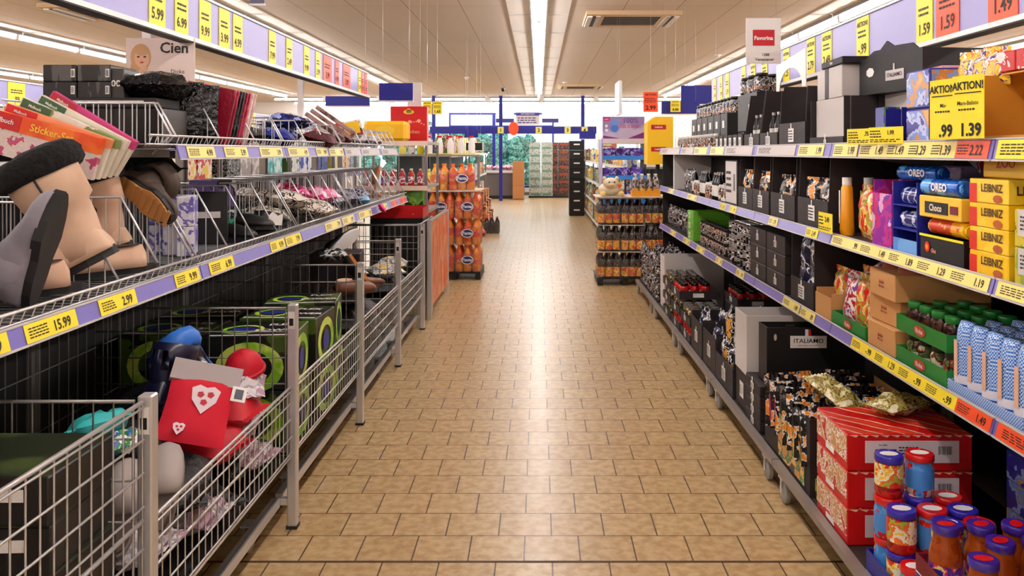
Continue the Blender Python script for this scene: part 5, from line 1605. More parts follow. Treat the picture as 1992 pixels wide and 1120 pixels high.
BSH = slipper(BEIGE, SOLEB, DARK, open_=False, name='winter_shoe', cat='shoe', L=0.29)
inst('bshoe', BSH, (-1.36, 2.16, 1.068), -2.6, 'low beige shoe with black sole lying at the basket front under the boots', ry=0.06, s=1.15)
inst('bshoe', BSH, (-1.34, 2.55, 1.068), -2.7, 'low beige shoe with thick black sole at the basket front near the divider', ry=0.06, s=1.15)
inst('bootk', boot(0.26, mat((24, 23, 24), 0.6), FUR, SOLEB), (-1.38, 1.75, 1.09), 2.6, 'black boot behind the large grey boot', ry=0.6)
inst('boott', boot(0.16, mat((70, 56, 44), 0.6), None, SOLEB, tread=mat((186, 132, 74), 0.6)), (-1.40, 2.80, 1.33), -0.3, 'boot lying with its tan ribbed sole turned to the camera', rx=-1.45, ry=0.55)

NAVY = mat((26, 26, 58), 0.35, coat=0.3); SKY = mat((60, 130, 220), 0.4)
# ------------------------------------------------------------------ nearest top basket: sticker sets
def flat_box(w, h, d, m, band, txt, tm, bandtxt=None):
    """flat boxed set: long printed edge on the front"""
    def f():
        r = root('sticker_set', 'x', 'boxed set')
        part('body', MB().rbox(-w/2, w/2, 0, d, 0, h, m, 0.002), r)
        q = MB().box(-w/2, -w/2+w*0.24, -0.0015, -0.0003, 0.001, h-0.001, band)
        part('brand_block', q, r)
        q = MB()
        if txt: q.text(txt, (0.0, -0.002, h*0.5), U, V, h*0.62, tm, 0.02)
        q.text(bandtxt or 'Malbuch', (-w/2+w*0.12, -0.003, h*0.5), U, V, h*0.5, WHITE, 0.02)
        part('lettering', q, r)
        return r
    return f
OR1 = printed([(240, 96, 26), (246, 120, 40), (232, 80, 24)], 6, 0.35, soft=True)
WG = printed([(224, 218, 206), (230, 226, 214), (130, 150, 90)], 7, 0.4)
PK = mat((204, 60, 130), 0.4); GRD = mat((60, 96, 60), 0.45)
def set_panel(w, h, hs, face, head, block, txt, tm):
    """flat boxed set standing on edge: printed header strip over a pale face; origin at its top right corner"""
    def f():
        r = root('sticker_set', 'x', 'boxed set')
        part('body', MB().box(-w, 0, 0.0, 0.018, -h, -hs-0.0005, face), r)
        part('header_strip', MB().box(-w, 0, -0.002, 0.020, -hs, 0, head), r)
        part('brand_block', MB().box(-w+0.004, -w*0.70, -0.0035, -0.0022, -hs+0.001, -0.001, block), r)
        q = MB().text('Malbuch', (-w*0.85, -0.005, -hs*0.5), U, V, hs*0.42, WHITE, 0.02)
        if txt: q.text(txt, (-w*0.42, -0.005, -hs*0.5), U, V, hs*0.62, tm, 0.02)
        part('lettering', q, r)
        return r
    return f
FLW = printed([(214, 196, 190), (222, 204, 196), (214, 192, 188), (220, 202, 194), (190, 70, 110)], 26, 0.5)
CRM = mat((224, 214, 196), 0.45)
for i, (key, ang, hd, blk, tx, tm, w, lab) in enumerate((
    ('st1', 0.27, OR1, RED, 'Sticker-Set', mat((250, 200, 70), 0.4), 0.36, 'orange Sticker-Set with flowered face, nearest of the fanned sets'),
    ('st2', 0.34, mat((238, 150, 104), 0.4), RED, None, INK, 0.34, 'orange-pink boxed set with red block, second in the fan'),
    ('st3', 0.42, WG, GRD, None, INK, 0.33, 'white boxed set with dark green block, third in the fan'),
    ('st4', 0.49, mat((230, 220, 200), 0.4), GRD, None, INK, 0.31, 'cream boxed set with green block, fourth in the fan'),
    ('st5', 0.55, PK, mat((180, 26, 50), 0.4), None, INK, 0.31, 'pink boxed set with red block, highest of the fan'))):
    inst(key, set_panel(w, 0.13, (0.05, 0.03, 0.03, 0.03, 0.03)[i], FLW if i == 0 else CRM, hd, blk, tx, tm), (-1.325+0.012*i, 2.50+0.028*i, 1.489-0.002*i), 0, lab, ry=ang)
inst('lilb', bag(0.12, 0.09, 0.04, printed([(206, 190, 196), (190, 172, 182), (226, 216, 220)], 14, 0.25, bump=0.4), 7, name='textile_bag', cat='textile pack'), (-1.46, 2.70, 1.365), 0.1, 'pale clear bag hanging below the fanned boxed sets', rx=0.1)
# black tyre-like cartons on the nearest top basket
BKP = printed([(18, 16, 18), (24, 22, 24), (18, 16, 18), (20, 18, 20), (80, 78, 78)], 40, 0.28, stretch=(1, 1, 0.15))
def blkpack():
    r = closed_box(0.12, 0.2, 0.06, BKP, name='battery_carton')()
    q = MB().box(0.042, 0.056, -0.0015, -0.0003, 0.015, 0.045, WHITE); q.bars((0.049, -0.0025, 0.03), U, V, 0.011, 0.022, INK, 2); part('label', q, r)
    return r
for i in range(2):
    for k in range(2):
        inst('blkp', blkpack, (-1.72+0.124*i, 2.95, 1.6415+0.0605*k), 0, 'black wrapped carton with small white label, %s of the %s pair' % (('left', 'right')[i], ('lower', 'upper')[k]), 'black wrapped cartons on the top basket')
inst('whl', closed_box(0.42, 0.2, 0.035, CARD, name='carton', panel=(WHITE, (0.1, 0.9, 0.3, 0.7))), (-1.58, 2.94, 1.608), 0, 'flat black carton with white lettering strip under the wrapped cartons')
BGL = bag(0.24, 0.22, 0.1, printed([(14, 13, 15), (18, 17, 19), (20, 19, 21), (28, 28, 30), (16, 15, 17)], 11, 0.15, bump=1.0), 9, name='textile_bag', cat='textile pack')
for i in range(4):
    inst('bgl', BGL, (-1.43-0.04*(i % 2), 3.22+0.07*i, 1.482+0.0*i), 0.1*i, 'glossy black bag on the top baskets, %s from camera' % ORD[i], 'glossy black bags')
inst('bkb_', closed_box(0.42, 0.22, 0.125, BLACKG, name='carton'), (-1.56, 2.94, 1.482), 0, 'black carton behind the tall wire side panel, under the flat lettered carton')
inst('k00', closed_box(0.07, 0.14, 0.11, printed([(60, 56, 56), (40, 38, 40)], 10), name='carton', txt='400', txtm=WHITE, tsize=0.3), (-1.53, 2.96, 1.6395), 0.1, 'grey and black box with white number beside the wrapped cartons')
# tights packs
for i in range(8):
    col = [(140, 20, 44), (150, 24, 48), (24, 22, 26), (30, 28, 34), (146, 22, 50), (160, 30, 60), (214, 180, 176), (206, 170, 168)][i]
    inst('ti%d' % (i//1), closed_box(0.20, 0.022, 0.25, printed([col, tuple(min(255, c+30) for c in col), col], 10, 0.2, bump=0.2), name='tights_pack', cat='pack'), (-1.43, 3.47+0.036*i, 1.485), 0.15, '%s upright textile pack, %s of the leaning row' % (('wine-red', 'wine-red', 'black', 'black', 'wine-red', 'rose-red', 'pale pink', 'pale pink')[i], ORD[i]), 'upright textile packs', ry=0.20)
# round cosmetics poster
def poster():
    r = root('poster_card', 'x', 'poster')
    q = MB().box(-0.15, 0.15, 0, 0.003, 0, 0.21, mat((226, 208, 202), 0.45))
    part('board', q, r)
    q = MB()
    hair = mat((206, 160, 110), 0.5); skin = mat((226, 178, 150), 0.5)
    q.disc((-0.085, -0.001, 0.125), U, V, 0.06, hair, 18, 0.75); q.disc((-0.105, -0.0012, 0.07), U, V, 0.05, hair, 14, 0.5)
    q.disc((-0.08, -0.0018, 0.12), U, V, 0.042, skin, 18, 0.75)
    q.add([(-0.12, -0.0014, 0.003), (-0.02, -0.0014, 0.003), (-0.03, -0.0014, 0.05), (-0.075, -0.0014, 0.085)], [(0, 1, 2, 3)], WHITE)
    q.disc((-0.095, -0.0022, 0.127), U, V, 0.0035, INK, 8, 2.0); q.disc((-0.067, -0.0022, 0.127), U, V, 0.0035, INK, 8, 2.0); q.disc((-0.08, -0.0021, 0.155), U, V, 0.024, hair, 14, 1.3)
    q.disc((-0.08, -0.0022, 0.102), U, V, 0.004, mat((190, 60, 60), 0.5), 8, 2.2)
    q.add([(-0.1, -0.0024, 0.05), (-0.055, -0.0024, 0.06), (-0.062, -0.0024, 0.094), (-0.078, -0.0024, 0.096), (-0.088, -0.0024, 0.075)], [(0, 1, 2, 3, 4)], skin)
    part('portrait', q, r, 'portrait of a person with long blond hair')
    q = MB().text('Cien', (0.06, -0.001, 0.165), U, V, 0.066, INK, 0.02); q.text('Dicke', (0.075, -0.001, 0.062), U, V, 0.026, INK, 0.0); q.text('Tinvetta', (0.07, -0.001, 0.036), U, V, 0.024, INK, 0.0)
    part('lettering', q, r)
    part('stem', MB().tube([(0, 0.006, 0), (0, 0.006, -0.26)], 0.004, OFFW, 6), r)
    return r
inst('poster', poster, (-1.665, 3.62, 1.74), 0.03, 'pale poster card reading Cien with a blond person, above the top baskets')

# ------------------------------------------------------------------ top baskets farther on
def lay(mk_w, mk_l, mk_t, m, seed, name='textile_bag', cat='textile pack'):
    def f():
        r = root(name, 'x', cat)
        mb = pillow_mb(mk_w, mk_l, mk_t, m, seed=seed, crump=0.008)
        mb.xf(Matrix.Translation((0, mk_l/2, mk_t*0.5)) @ Matrix.Rotation(pi/2, 4, 'X'))
        part('bundle', mb, r); return r
    return f
BLK_T = printed([(18, 17, 19), (26, 25, 28)], 10, 0.5, bump=0.6)
BLU_T = printed([(24, 40, 130), (34, 60, 170), (16, 26, 90), (120, 140, 220)], 12, 0.3, bump=0.6)
NAV_T = printed([(22, 26, 70), (40, 52, 130), (14, 16, 40), (150, 160, 220)], 14, 0.25, bump=0.6)
inst('tb1', lay(0.26, 0.28, 0.09, BLK_T, 2), (-1.47, 3.86, 1.49), 0.5, 'black folded garment in the top basket left of the blue one', ry=0.1)
inst('tb2', lay(0.2, 0.26, 0.08, BLU_T, 3), (-1.42, 4.42, 1.49), 0.2, 'bright blue wrapped garment in the second top basket', ry=0.15)
inst('tb1', lay(0.26, 0.28, 0.09, BLK_T, 2), (-1.55, 4.2, 1.49), -0.2, 'black folded garment behind the bright blue one')
for i in range(4):
    inst('tb3', lay(0.24, 0.28, 0.10, NAV_T, 5), (-1.55-0.03*(i % 2), 4.85+0.18*(i % 2)+0.1*(i//2), 1.49+0.09*(i//2+0.0)+0.0), 0.3*i, 'navy shiny jacket bundle heaped in the third top basket, %s' % ('lower near', 'lower far', 'upper near', 'upper far')[i], 'navy jacket bundles')
for i in range(3):
    inst('mag', closed_box(0.3, 0.22, 0.025, printed([(170, 130, 126), (150, 110, 104), (90, 60, 56)], 9), name='boxed_blanket', cat='boxed set', top=printed([(200, 170, 166), (160, 120, 110)], 8)), (-1.40+0.035*i, 5.35, 1.60+0.022*i), 0.2, 'brownish-pink flat box leaning over the third top basket, %s' % ('lowest', 'middle', 'top')[i], 'leaning flat boxes', ry=0.62)
inst('rwb', closed_box(0.34, 0.24, 0.11, printed([(214, 60, 40), (236, 226, 220), (236, 226, 220), (40, 40, 44), (200, 40, 30)], 7), name='toy_box', cat='box', panel=(YELB := mat((246, 200, 20), 0.4), (0.62, 0.95, 0.1, 0.9)), txt=' '), (-1.45, 6.0, 1.55), 0.2, 'white and red box with yellow end in the fourth top basket', ry=-0.2)
inst('tb4', lay(0.26, 0.26, 0.09, printed([(200, 190, 180), (150, 40, 36), (222, 212, 204)], 9, 0.5, bump=0.4), 8), (-1.42, 5.66, 1.49), 0.4, 'cream and dark red bundle in the fourth top basket')
inst('tb5', lay(0.2, 0.24, 0.08, printed([(60, 14, 22), (90, 20, 30)], 9, 0.6, bump=0.5), 8), (-1.33, 4.98, 1.485), 0.1, 'dark wine-red garment hanging over the third top basket rail', ry=0.25)
inst('tb6', lay(0.24, 0.24, 0.09, printed([(190, 184, 186), (120, 110, 114), (220, 214, 214)], 12, 0.3, bump=0.6), 11), (-1.42, 6.4, 1.49), 0.3, 'pale grey clear-wrapped bundle near the end of the top baskets')
inst('tb6', lay(0.24, 0.24, 0.09, BLK_T, 11), (-1.42, 6.85, 1.49), 0.1, 'pale grey clear-wrapped bundle in the last top basket')

inst('bgl2', lay(0.24, 0.22, 0.1, printed([(14, 13, 15), (18, 17, 19), (30, 30, 32)], 11, 0.15, bump=1.0), 44), (-1.42, 3.07, 1.642), 0.3, 'glossy black bag lying on the flat lettered carton')
# ------------------------------------------------------------------ middle baskets
inst('furh', lay(0.34, 0.22, 0.11, FUR, 12, 'fur_cushion', 'cushion'), (-1.58, 3.30, 1.325), pi/2+0.2, 'black fluffy cushion lying on the rear rim of the middle baskets')
PPK = printed([(226, 222, 230), (210, 206, 222), (110, 100, 180), (232, 228, 234)], 14, 0.3)
for i in range(3):
    for k in range(2):
        inst('ppk', closed_box(0.15, 0.06, 0.11, PPK, name='textile_pack', cat='pack', panel=(mat((120, 110, 190), 0.4), (0.4, 0.9, 0.45, 0.85)), txt=' '), (-1.30-0.07*i, 3.12+0.04*i, 1.062+0.112*k), LR+0.3, 'white and purple pack in the second middle basket, %s from aisle, %s' % (ORD[i], ('lower', 'upper')[k]), 'white and purple packs')
inst('whb', closed_box(0.20, 0.05, 0.17, printed([(232, 226, 226), (226, 220, 222), (40, 38, 44), (120, 100, 170)], 9), name='textile_pack', cat='pack'), (-1.50, 3.78, 1.15), 0.35, 'white card pack with dark picture standing above the black slippers')
inst('blkc', closed_box(0.14, 0.04, 0.22, BLACK, name='textile_pack', cat='pack', panel=(GREYC, (0.1, 0.8, 0.5, 0.62)), txt=' '), (-1.38, 3.45, 1.062), 0.3, 'black upright pack with grey band before the black slippers')
SLB = slipper(BLACK, RUBBER, FUR)
for i in range(4):
    o = inst('slb', SLB, (-1.35+0.03*(i % 2), 3.58+0.1*i, 1.07+0.035*(i % 2)), -0.3+0.25*i, 'black plush slipper in the second middle basket, %s from camera' % ORD[i], 'black slippers')
inst('star', lambda: (lambda r: (part('card', MB().add([(-.03, 0, .0), (.028, 0, -.004), (.033, 0, .05), (.01, 0, .04), (-.012, 0, .062), (-.03, 0, .04)], [(0, 1, 2, 3, 4, 5)], WHITE).add([(-.03, .0015, .0), (.028, .0015, -.004), (.033, .0015, .05), (.01, .0015, .04), (-.012, .0015, .062), (-.03, .0015, .04)], [(5, 4, 3, 2, 1, 0)], WHITE), r), r)[1])(root('paper_tag', 'x', 'tag')),
     (-1.19, 3.72, 1.12), 0.5, 'ragged white paper tag on the black slippers')
GRT = printed([(20, 110, 80), (40, 150, 110), (10, 60, 46)], 14, 0.6, bump=0.6)
for i in range(3): inst('grt', lay(0.16, 0.2, 0.08, GRT, 15), (-1.36-0.12*(i == 2), 3.86+0.13*(i % 2), 1.07+0.0*i), 0.5*i, 'green knitted bundle at the end of the second middle basket, %s' % ('near', 'far', 'inner')[i], 'green bundles')
ZEB = printed([(226, 212, 196), (40, 30, 30), (228, 214, 200), (30, 24, 24), (220, 206, 190)], 16, 0.6, bump=0.4)
for i, (x, y, z, a) in enumerate(((-1.42, 4.3, 1.07, 0.3), (-1.48, 4.55, 1.07, -0.3), (-1.38, 4.45, 1.15, 0.6), (-1.42, 4.75, 1.10, 0.1), (-1.52, 4.4, 1.16, 0.9), (-1.28, 4.62, 1.09, 0.0))):
    inst('zeb', lay(0.24, 0.26, 0.09, ZEB, 16), (x, y, z), a, 'black and cream animal-print blanket bundle, %s in the third middle basket' % ORD[i], 'animal-print bundles', ry=0.15)
PNK = printed([(226, 60, 130), (240, 130, 180), (206, 30, 100), (250, 200, 220)], 10, 0.3, bump=0.6)
for i, (x, y, z, a) in enumerate(((-1.44, 4.98, 1.07, 0.2), (-1.52, 5.15, 1.12, 0.8), (-1.38, 5.14, 1.14, -0.2), (-1.48, 4.9, 1.17, 0.4))):
    inst('pnk', lay(0.2, 0.26, 0.09, PNK, 18), (x, y, z), a, 'bright pink wrapped garment, %s in the pile beside the animal prints' % ORD[i], 'pink garments', ry=0.2)
inst('pnk2', lay(0.07, 0.09, 0.03, mat((236, 30, 120), 0.5), 19), (-1.155, 6.0, 1.03), 0.3, 'small bright pink cloth hanging over the price rail', ry=0.9)
inst('lbl', lay(0.1, 0.12, 0.05, mat((150, 196, 224), 0.4), 20), (-1.26, 5.9, 1.08), 0.3, 'small light blue bundle behind the hanging pink cloth')
GRL = printed([(60, 56, 64), (190, 186, 200), (40, 36, 44), (120, 110, 140)], 16, 0.3, bump=0.6)
for i in range(5):
    inst('grl', lay(0.2, 0.24, 0.10, GRL, 22), (-1.4-0.06*(i % 2), 5.42+0.2*i, 1.07), 0.4*i, 'grey and white wrapped garment in the fourth middle basket, %s from camera' % ORD[i], 'grey wrapped garments')
inst('slbr', slipper(mat((150, 96, 60), 0.7), mat((190, 130, 90), 0.6), mat((220, 190, 160), 0.8)), (-1.31, 6.68, 1.20), 0.2, 'brown slipper standing on its heel in the last middle basket', ry=-1.3)
inst('slbr', slipper(mat((150, 96, 60), 0.7), mat((190, 130, 90), 0.6), None), (-1.42, 6.72, 1.07), 0.4, 'brown slipper lying flat in the last middle basket')

# ------------------------------------------------------------------ contents of the wire bins
ZB = 0.2825
def heap(key, mk, pts, lab, group, **kw):
    for i, (x, y, z, a) in enumerate(pts):
        inst(key, mk, (x, y, ZB+z), a, lab if len(pts) == 1 else '%s, %s in the heap' % (lab, ORD[i]), group if len(pts) > 1 else None, **kw)
# bin 0
GAME = printed([(24, 24, 24), (30, 30, 30), (90, 100, 60), (20, 20, 20)], 6, 0.35)
def game():
    r = closed_box(0.38, 0.26, 0.10, mat((26, 25, 26), 0.4), name='tool_box', cat='box', top=printed([(40, 46, 30), (76, 90, 50), (40, 48, 32)], 5, 0.35, soft=True, detail=1.0))()
    q = MB().text('KOMFORT', (-0.03, -0.002, 0.03), U, V, 0.026, WHITE, 0.02); q.box(0.09, 0.14, -0.0015, 0, 0.05, 0.075, WHITE)
    part('lettering', q, r); return r
heap('game', game, ((-1.18, 1.66, 0.41, 0.0), (-1.18, 1.66, 0.306, 0.04), (-1.18, 1.66, 0.204, -0.03), (-1.18, 1.66, 0.102, 0.02), (-1.18, 1.66, 0.0, 0.0)), 'black boxed tool set with olive lid in the nearest bin', 'black boxed tool sets')
for i in range(3): inst('support', closed_box(0.5, 0.24, 0.078, CARD, name='carton'), (-1.36, 0.86+0.26*i, ZB), 0, 'dark flat carton on the floor of the nearest bin, %s from camera' % ORD[i], 'flat dark cartons')
COLB = printed([(240, 150, 30), (230, 60, 50), (240, 230, 220), (40, 120, 60), (250, 210, 60), (80, 60, 140)], 16, 0.3, bump=0.4)
heap('colb', lay(0.2, 0.22, 0.07, COLB, 25, 'sweets_bag', 'bag'), ((-1.08, 1.32, 0.08, 0.2), (-1.08, 1.5, 0.08, -0.4), (-1.08, 1.4, 0.15, 0.3)), 'colourful foil bag behind the nearest bin grid', 'colourful foil bags')
REDT = printed([(220, 20, 60), (236, 40, 80), (240, 180, 190)], 10, 0.5, bump=0.4)
heap('redt', lay(0.16, 0.18, 0.08, REDT, 26), ((-1.50, 1.8, 0.20, 0.3),), 'crimson cloth bundle behind the boxed tool sets', None)
heap('tealt', lay(0.16, 0.18, 0.08, printed([(40, 150, 150), (120, 200, 200), (230, 240, 236)], 8, 0.4, bump=0.3), 27), ((-1.5, 1.6, 0.22, 0.9),), 'teal and white bundle behind the boxed tool sets', None)
heap('blut', lay(0.14, 0.16, 0.09, mat((30, 60, 180), 0.5), 28), ((-1.56, 1.88, 0.30, 0.2),), 'bright blue bundle behind the boxed tool sets', None)
heap('gryt', lay(0.3, 0.3, 0.11, printed([(90, 88, 88), (150, 148, 146), (60, 58, 58)], 8, 0.7, bump=0.5), 29), ((-1.5, 1.82, 0.0, 0.2), (-1.5, 1.5, 0.0, 0.9), (-1.5, 1.65, 0.11, 0.5)), 'grey fleece bundle low in the nearest bin', 'grey fleece bundles')
# bin 1: slippers, boots, red pouch
BLT = lay(0.30, 0.34, 0.13, BLK_T, 30)
heap('blt', BLT, ((-1.15, 2.2, 0.0, 0.1), (-1.45, 2.25, 0.0, 0.5), (-1.15, 2.6, 0.0, 0.9), (-1.45, 2.65, 0.0, 0.2), (-1.15, 2.95, 0.0, 0.0), (-1.45, 2.98, 0.0, 0.3), (-1.12, 2.42, 0.12, 0.3), (-1.4, 2.5, 0.12, 0.7), (-1.2, 2.82, 0.12, 0.2), (-1.46, 2.9, 0.12, 1.0), (-1.22, 2.35, 0.24, 0.5), (-1.3, 2.78, 0.24, 0.9)), 'black folded garment in the second bin', 'black folded garments')
WHT = lay(0.2, 0.26, 0.10, printed([(214, 206, 210), (170, 160, 168), (230, 224, 228), (190, 150, 170)], 14, 0.5, bump=0.6), 31)
heap('wht', WHT, ((-1.10, 2.14, 0.1, 1.4), (-1.10, 2.5, 0.02, 1.5), (-1.10, 2.95, 0.03, 1.4), (-1.12, 3.0, 0.13, 0.2)), 'pale pink and white garment behind the second bin grid', 'pale garments')
heap('redg', lay(0.2, 0.26, 0.12, mat((214, 20, 40), 0.6), 32), ((-1.12, 2.72, 0.14, 1.3), (-1.12, 2.88, 0.2, 1.5)), 'red fleece garment behind the second bin grid', 'red fleece garments')
SHM = mat((226, 206, 214), 0.5)
def stocking():
    r = root('felt_stocking', 'x', 'felt pouch')
    m = pillow_mb(0.20, 0.22, 0.05, mat((214, 18, 48), 0.8), seed=4, crump=0.004, nz=10, seal=0.0); part('pouch', m, r)
    c = MB().box(-0.105, 0.105, -0.012, 0.012, 0.195, 0.265, mat((176, 166, 166), 0.9)); part('cuff', c, r, 'grey felt cuff')
    q = MB()
    def shield(cx, cz, s):
        pts = [(-0.5, 0.35), (-0.25, 0.5), (0, 0.42), (0.25, 0.5), (0.5, 0.35), (0.42, -0.1), (0, -0.6), (-0.42, -0.1)]
        q.add([(cx+p[0]*s, -0.030, cz+p[1]*s) for p in pts][::-1], [tuple(range(8))[::-1]], SHM)
        for (a, b) in ((-0.16, 0.12), (0.18, 0.16), (0.0, -0.16)):
            q.disc((cx+a*s, -0.0312, cz+b*s), U, V, s*0.13, mat((190, 20, 50), 0.6), 5)
    shield(0.01, 0.135, 0.085); shield(-0.04, 0.03, 0.035); part('shield_print', q, r, 'pale shield print with red stars')
    part('hang_tag', MB().box(0.085, 0.13, -0.016, -0.014, 0.15, 0.2, WHITE).box(0.095, 0.12, -0.018, -0.016, 0.158, 0.19, NAVY), r, 'white hang tag')
    return r
inst('stock', stocking, (-1.04, 2.44, ZB+0.30), 0.35, 'red felt pouch with grey cuff and shield print on the second bin heap', rx=-0.75, ry=0.28)
nb1 = boot(0.17, NAVY, None, NAVY, shaft=0.06)
inst('nboot', nb1, (-1.20, 2.62, ZB+0.34), 1.2, 'navy rubber boot left of the red felt pouch', ry=0.3, s=1.25)
inst('nboot2', boot(0.2, mat((22, 24, 44), 0.3, coat=0.4), mat((50, 120, 220), 0.5), SKY, shaft=0.06), (-1.10, 2.82, ZB+0.30), -1.0, 'navy boot with sky-blue rim right of the red felt pouch', ry=-0.5, rx=0.5, s=1.25)
inst('rball', lambda: (lambda r: (part('crown', MB().lathe([(0.001, 0.085), (0.03, 0.08), (0.055, 0.06), (0.068, 0.03), (0.07, 0)], mat((214, 16, 44), 0.6), 18), r), part('brim', MB().lathe([(0.07, 0.0), (0.076, 0.004), (0.076, 0.014), (0.07, 0.018)], mat((190, 14, 40), 0.6), 18), r), r)[2])(root('knit_cap', 'x', 'cap')),
     (-1.08, 3.02, ZB+0.36), 0, 'round red knitted cap behind the navy boots', rx=0.3)
inst('wht', WHT, (-1.10, 3.0, ZB+0.26), 0.3, 'white crumpled cloth under the round red cap')
inst('teal', lay(0.09, 0.16, 0.06, mat((70, 200, 200), 0.35, coat=0.3), 33, 'bath_sponge', 'sponge'), (-1.2, 2.25, ZB+0.39), -0.6, 'turquoise oblong pack left of the red felt pouch', ry=-0.4)
inst('fball', lay(0.08, 0.14, 0.05, printed([(236, 236, 240), (40, 90, 180), (40, 150, 60), (236, 236, 240)], 26, 0.4), 34, 'toy_pack', 'pack'), (-1.12, 2.22, ZB+0.36), -0.5, 'white, blue and green spotted pack below the turquoise one')
GSL = slipper(mat((176, 166, 162), 0.8), mat((150, 140, 136), 0.7), mat((110, 96, 90), 0.9))
inst('gsl', GSL, (-1.07, 2.12, ZB+0.24), 1.9, 'grey felt slipper behind the second bin grid, left of the pair', 'grey felt slippers', ry=-0.7)
inst('gsl', GSL, (-1.02, 2.24, ZB+0.24), 1.9, 'grey felt slipper behind the second bin grid, right of the pair', 'grey felt slippers', ry=-0.7)
# bin 2: boxed hoses, black with green rings
def hosebox():
    r = root('hose_box', 'x', 'box')
    w, d, h = 0.34, 0.30, 0.215
    part('body', MB().rbox(-w/2, w/2, 0, d, 0, h, printed([(22, 24, 20), (26, 28, 24), (70, 96, 30)], 4, 0.35), 0.003), r)
    GR = printed([(180, 226, 50), (140, 210, 40), (220, 244, 110)], 8, 0.35, soft=True); BC = mat((40, 50, 150), 0.35)
    q = MB(); q.disc((0.0, -0.002, h*0.42), U, V, 0.103, GR, 22, 1.3, r0=0.068); q.disc((0.0, -0.003, h*0.42), U, V, 0.05, BC, 18, 1.0); q.disc((0.03, -0.004, h*0.4), U, V, 0.03, BLACK, 16)
    part('front_ring', q, r, 'green hose ring print with blue centre')
    q = MB(); q.disc((w/2+0.002, d/2, h*0.42), (0, 1, 0), V, 0.103, GR, 22, 1.2, r0=0.068); q.disc((w/2+0.003, d/2, h*0.42), (0, 1, 0), V, 0.045, BC, 18)
    part('side_ring', q, r)
    q = MB(); q.disc((-0.06, d*0.42, h+0.002), (1, 0, 0), (0, 1, 0), 0.085, GR, 20, 1.0, r0=0.065); q.disc((-0.06, d*0.42, h+0.003), (1, 0, 0), (0, 1, 0), 0.045, BC, 16, 1.2)
    q.text('POWER', (0.08, d*0.35, h+0.003), (1, 0, 0), (0, 1, 0), 0.05, WHITE, 0.03); q.text('FLEX', (0.08, d*0.7, h+0.003), (1, 0, 0), (0, 1, 0), 0.05, WHITE, 0.03)
    q.add([(-w/2+0.01, 0.01, h+0.0015), (w/2-0.01, 0.01, h+0.0015), (w/2-0.01, 0.03, h+0.0015), (-w/2+0.01, 0.03, h+0.0015)], [(0, 1, 2, 3)], GREYC)
    part('top_print', q, r)
    return r
for i, (x, y) in enumerate(((-1.15, 3.27), (-1.52, 3.3), (-1.15, 3.62), (-1.52, 3.65), (-1.16, 3.98))):
    for k in range(2):
        inst('hose', hosebox, (x, y, ZB+0.218*k), (0.04, -0.05, -0.06, 0.05, 0.1)[i]+0.03*k, 'black hose box with green ring, %s layer, %s' % (('lower', 'upper')[k], ('nearest by the aisle', 'nearest at the back', 'middle by the aisle', 'middle at the back', 'farthest by the aisle')[i]), 'boxed hoses in the third bin')
# bin 3: shoes
heap('blt', BLT, ((-1.15, 4.6, 0.0, 0.1), (-1.45, 4.65, 0.0, 0.5), (-1.15, 5.0, 0.0, 0.9), (-1.45, 5.05, 0.0, 0.2), (-1.15, 5.33, 0.0, 0.4), (-1.15, 4.72, 0.12, 0.4), (-1.4, 4.9, 0.12, 0.7), (-1.15, 5.1, 0.12, 0.2), (-1.18, 4.85, 0.24, 0.2)), 'black folded garment in the fourth bin', 'black garments in the fourth bin')
inst('shb', slipper(mat((34, 28, 30), 0.5), mat((206, 130, 60), 0.6), mat((60, 40, 30), 0.8), open_=False, name='shoe', cat='shoe', L=0.27), (-1.04, 4.78, ZB+0.50), -0.9, 'dark shoe with orange-brown sole turned upward, tilted in the fourth bin', rx=2.2, ry=0.5)
LOAF = slipper(mat((120, 72, 50), 0.45), mat((90, 50, 36), 0.6), mat((210, 180, 150), 0.8), open_=False, name='loafer', cat='shoe')
inst('loaf', LOAF, (-1.05, 4.62, ZB+0.38), 0.5, 'brown loafer in the fourth bin, nearer one', 'brown loafers', rx=0.2)
inst('loaf', LOAF, (-1.02, 4.86, ZB+0.36), 0.9, 'brown loafer in the fourth bin, farther one', 'brown loafers', rx=-0.3)
inst('shw', slipper(mat((22, 22, 24), 0.5), mat((232, 230, 230), 0.4), FUR, open_=False, name='shoe', cat='shoe', L=0.28), (-1.2, 5.05, ZB+0.60), 0.9, 'black shoe with white sole facing the aisle, above the fourth bin heap', rx=-1.3, ry=-0.5)
inst('box4', closed_box(0.30, 0.24, 0.18, CARD, name='shoe_box', cat='box'), (-1.24, 5.0, ZB+0.365), 0.1, 'dark shoe box under the white-soled shoe')
inst('glam', lay(0.16, 0.16, 0.06, printed([(60, 60, 60), (200, 200, 200), (30, 30, 30)], 20, 0.2, bump=0.5), 35), (-1.18, 4.72, ZB+0.55), 0.3, 'silver-grey crumpled wrap behind the tilted dark shoe')
# bin 4
heap('blt', BLT, ((-1.15, 5.8, 0.0, 0.1), (-1.45, 5.85, 0.0, 0.5), (-1.15, 6.15, 0.0, 0.9), (-1.45, 6.2, 0.0, 0.2), (-1.15, 6.48, 0.0, 0.4), (-1.15, 5.95, 0.12, 0.4), (-1.18, 6.3, 0.12, 0.7)), 'black folded garment in the fifth bin', 'black garments in the fifth bin')
inst('blw', lay(0.24, 0.26, 0.1, printed([(220, 216, 216), (120, 116, 120), (234, 230, 230), (240, 200, 60)], 14, 0.3, bump=0.6), 36), (-1.12, 6.0, ZB+0.25), 0.5, 'pale wrapped bundle in the fifth bin')
inst('blw', lay(0.24, 0.26, 0.1, BLK_T, 36), (-1.15, 6.45, ZB+0.24), 0.1, 'pale wrapped bundle near the orange poster bin')
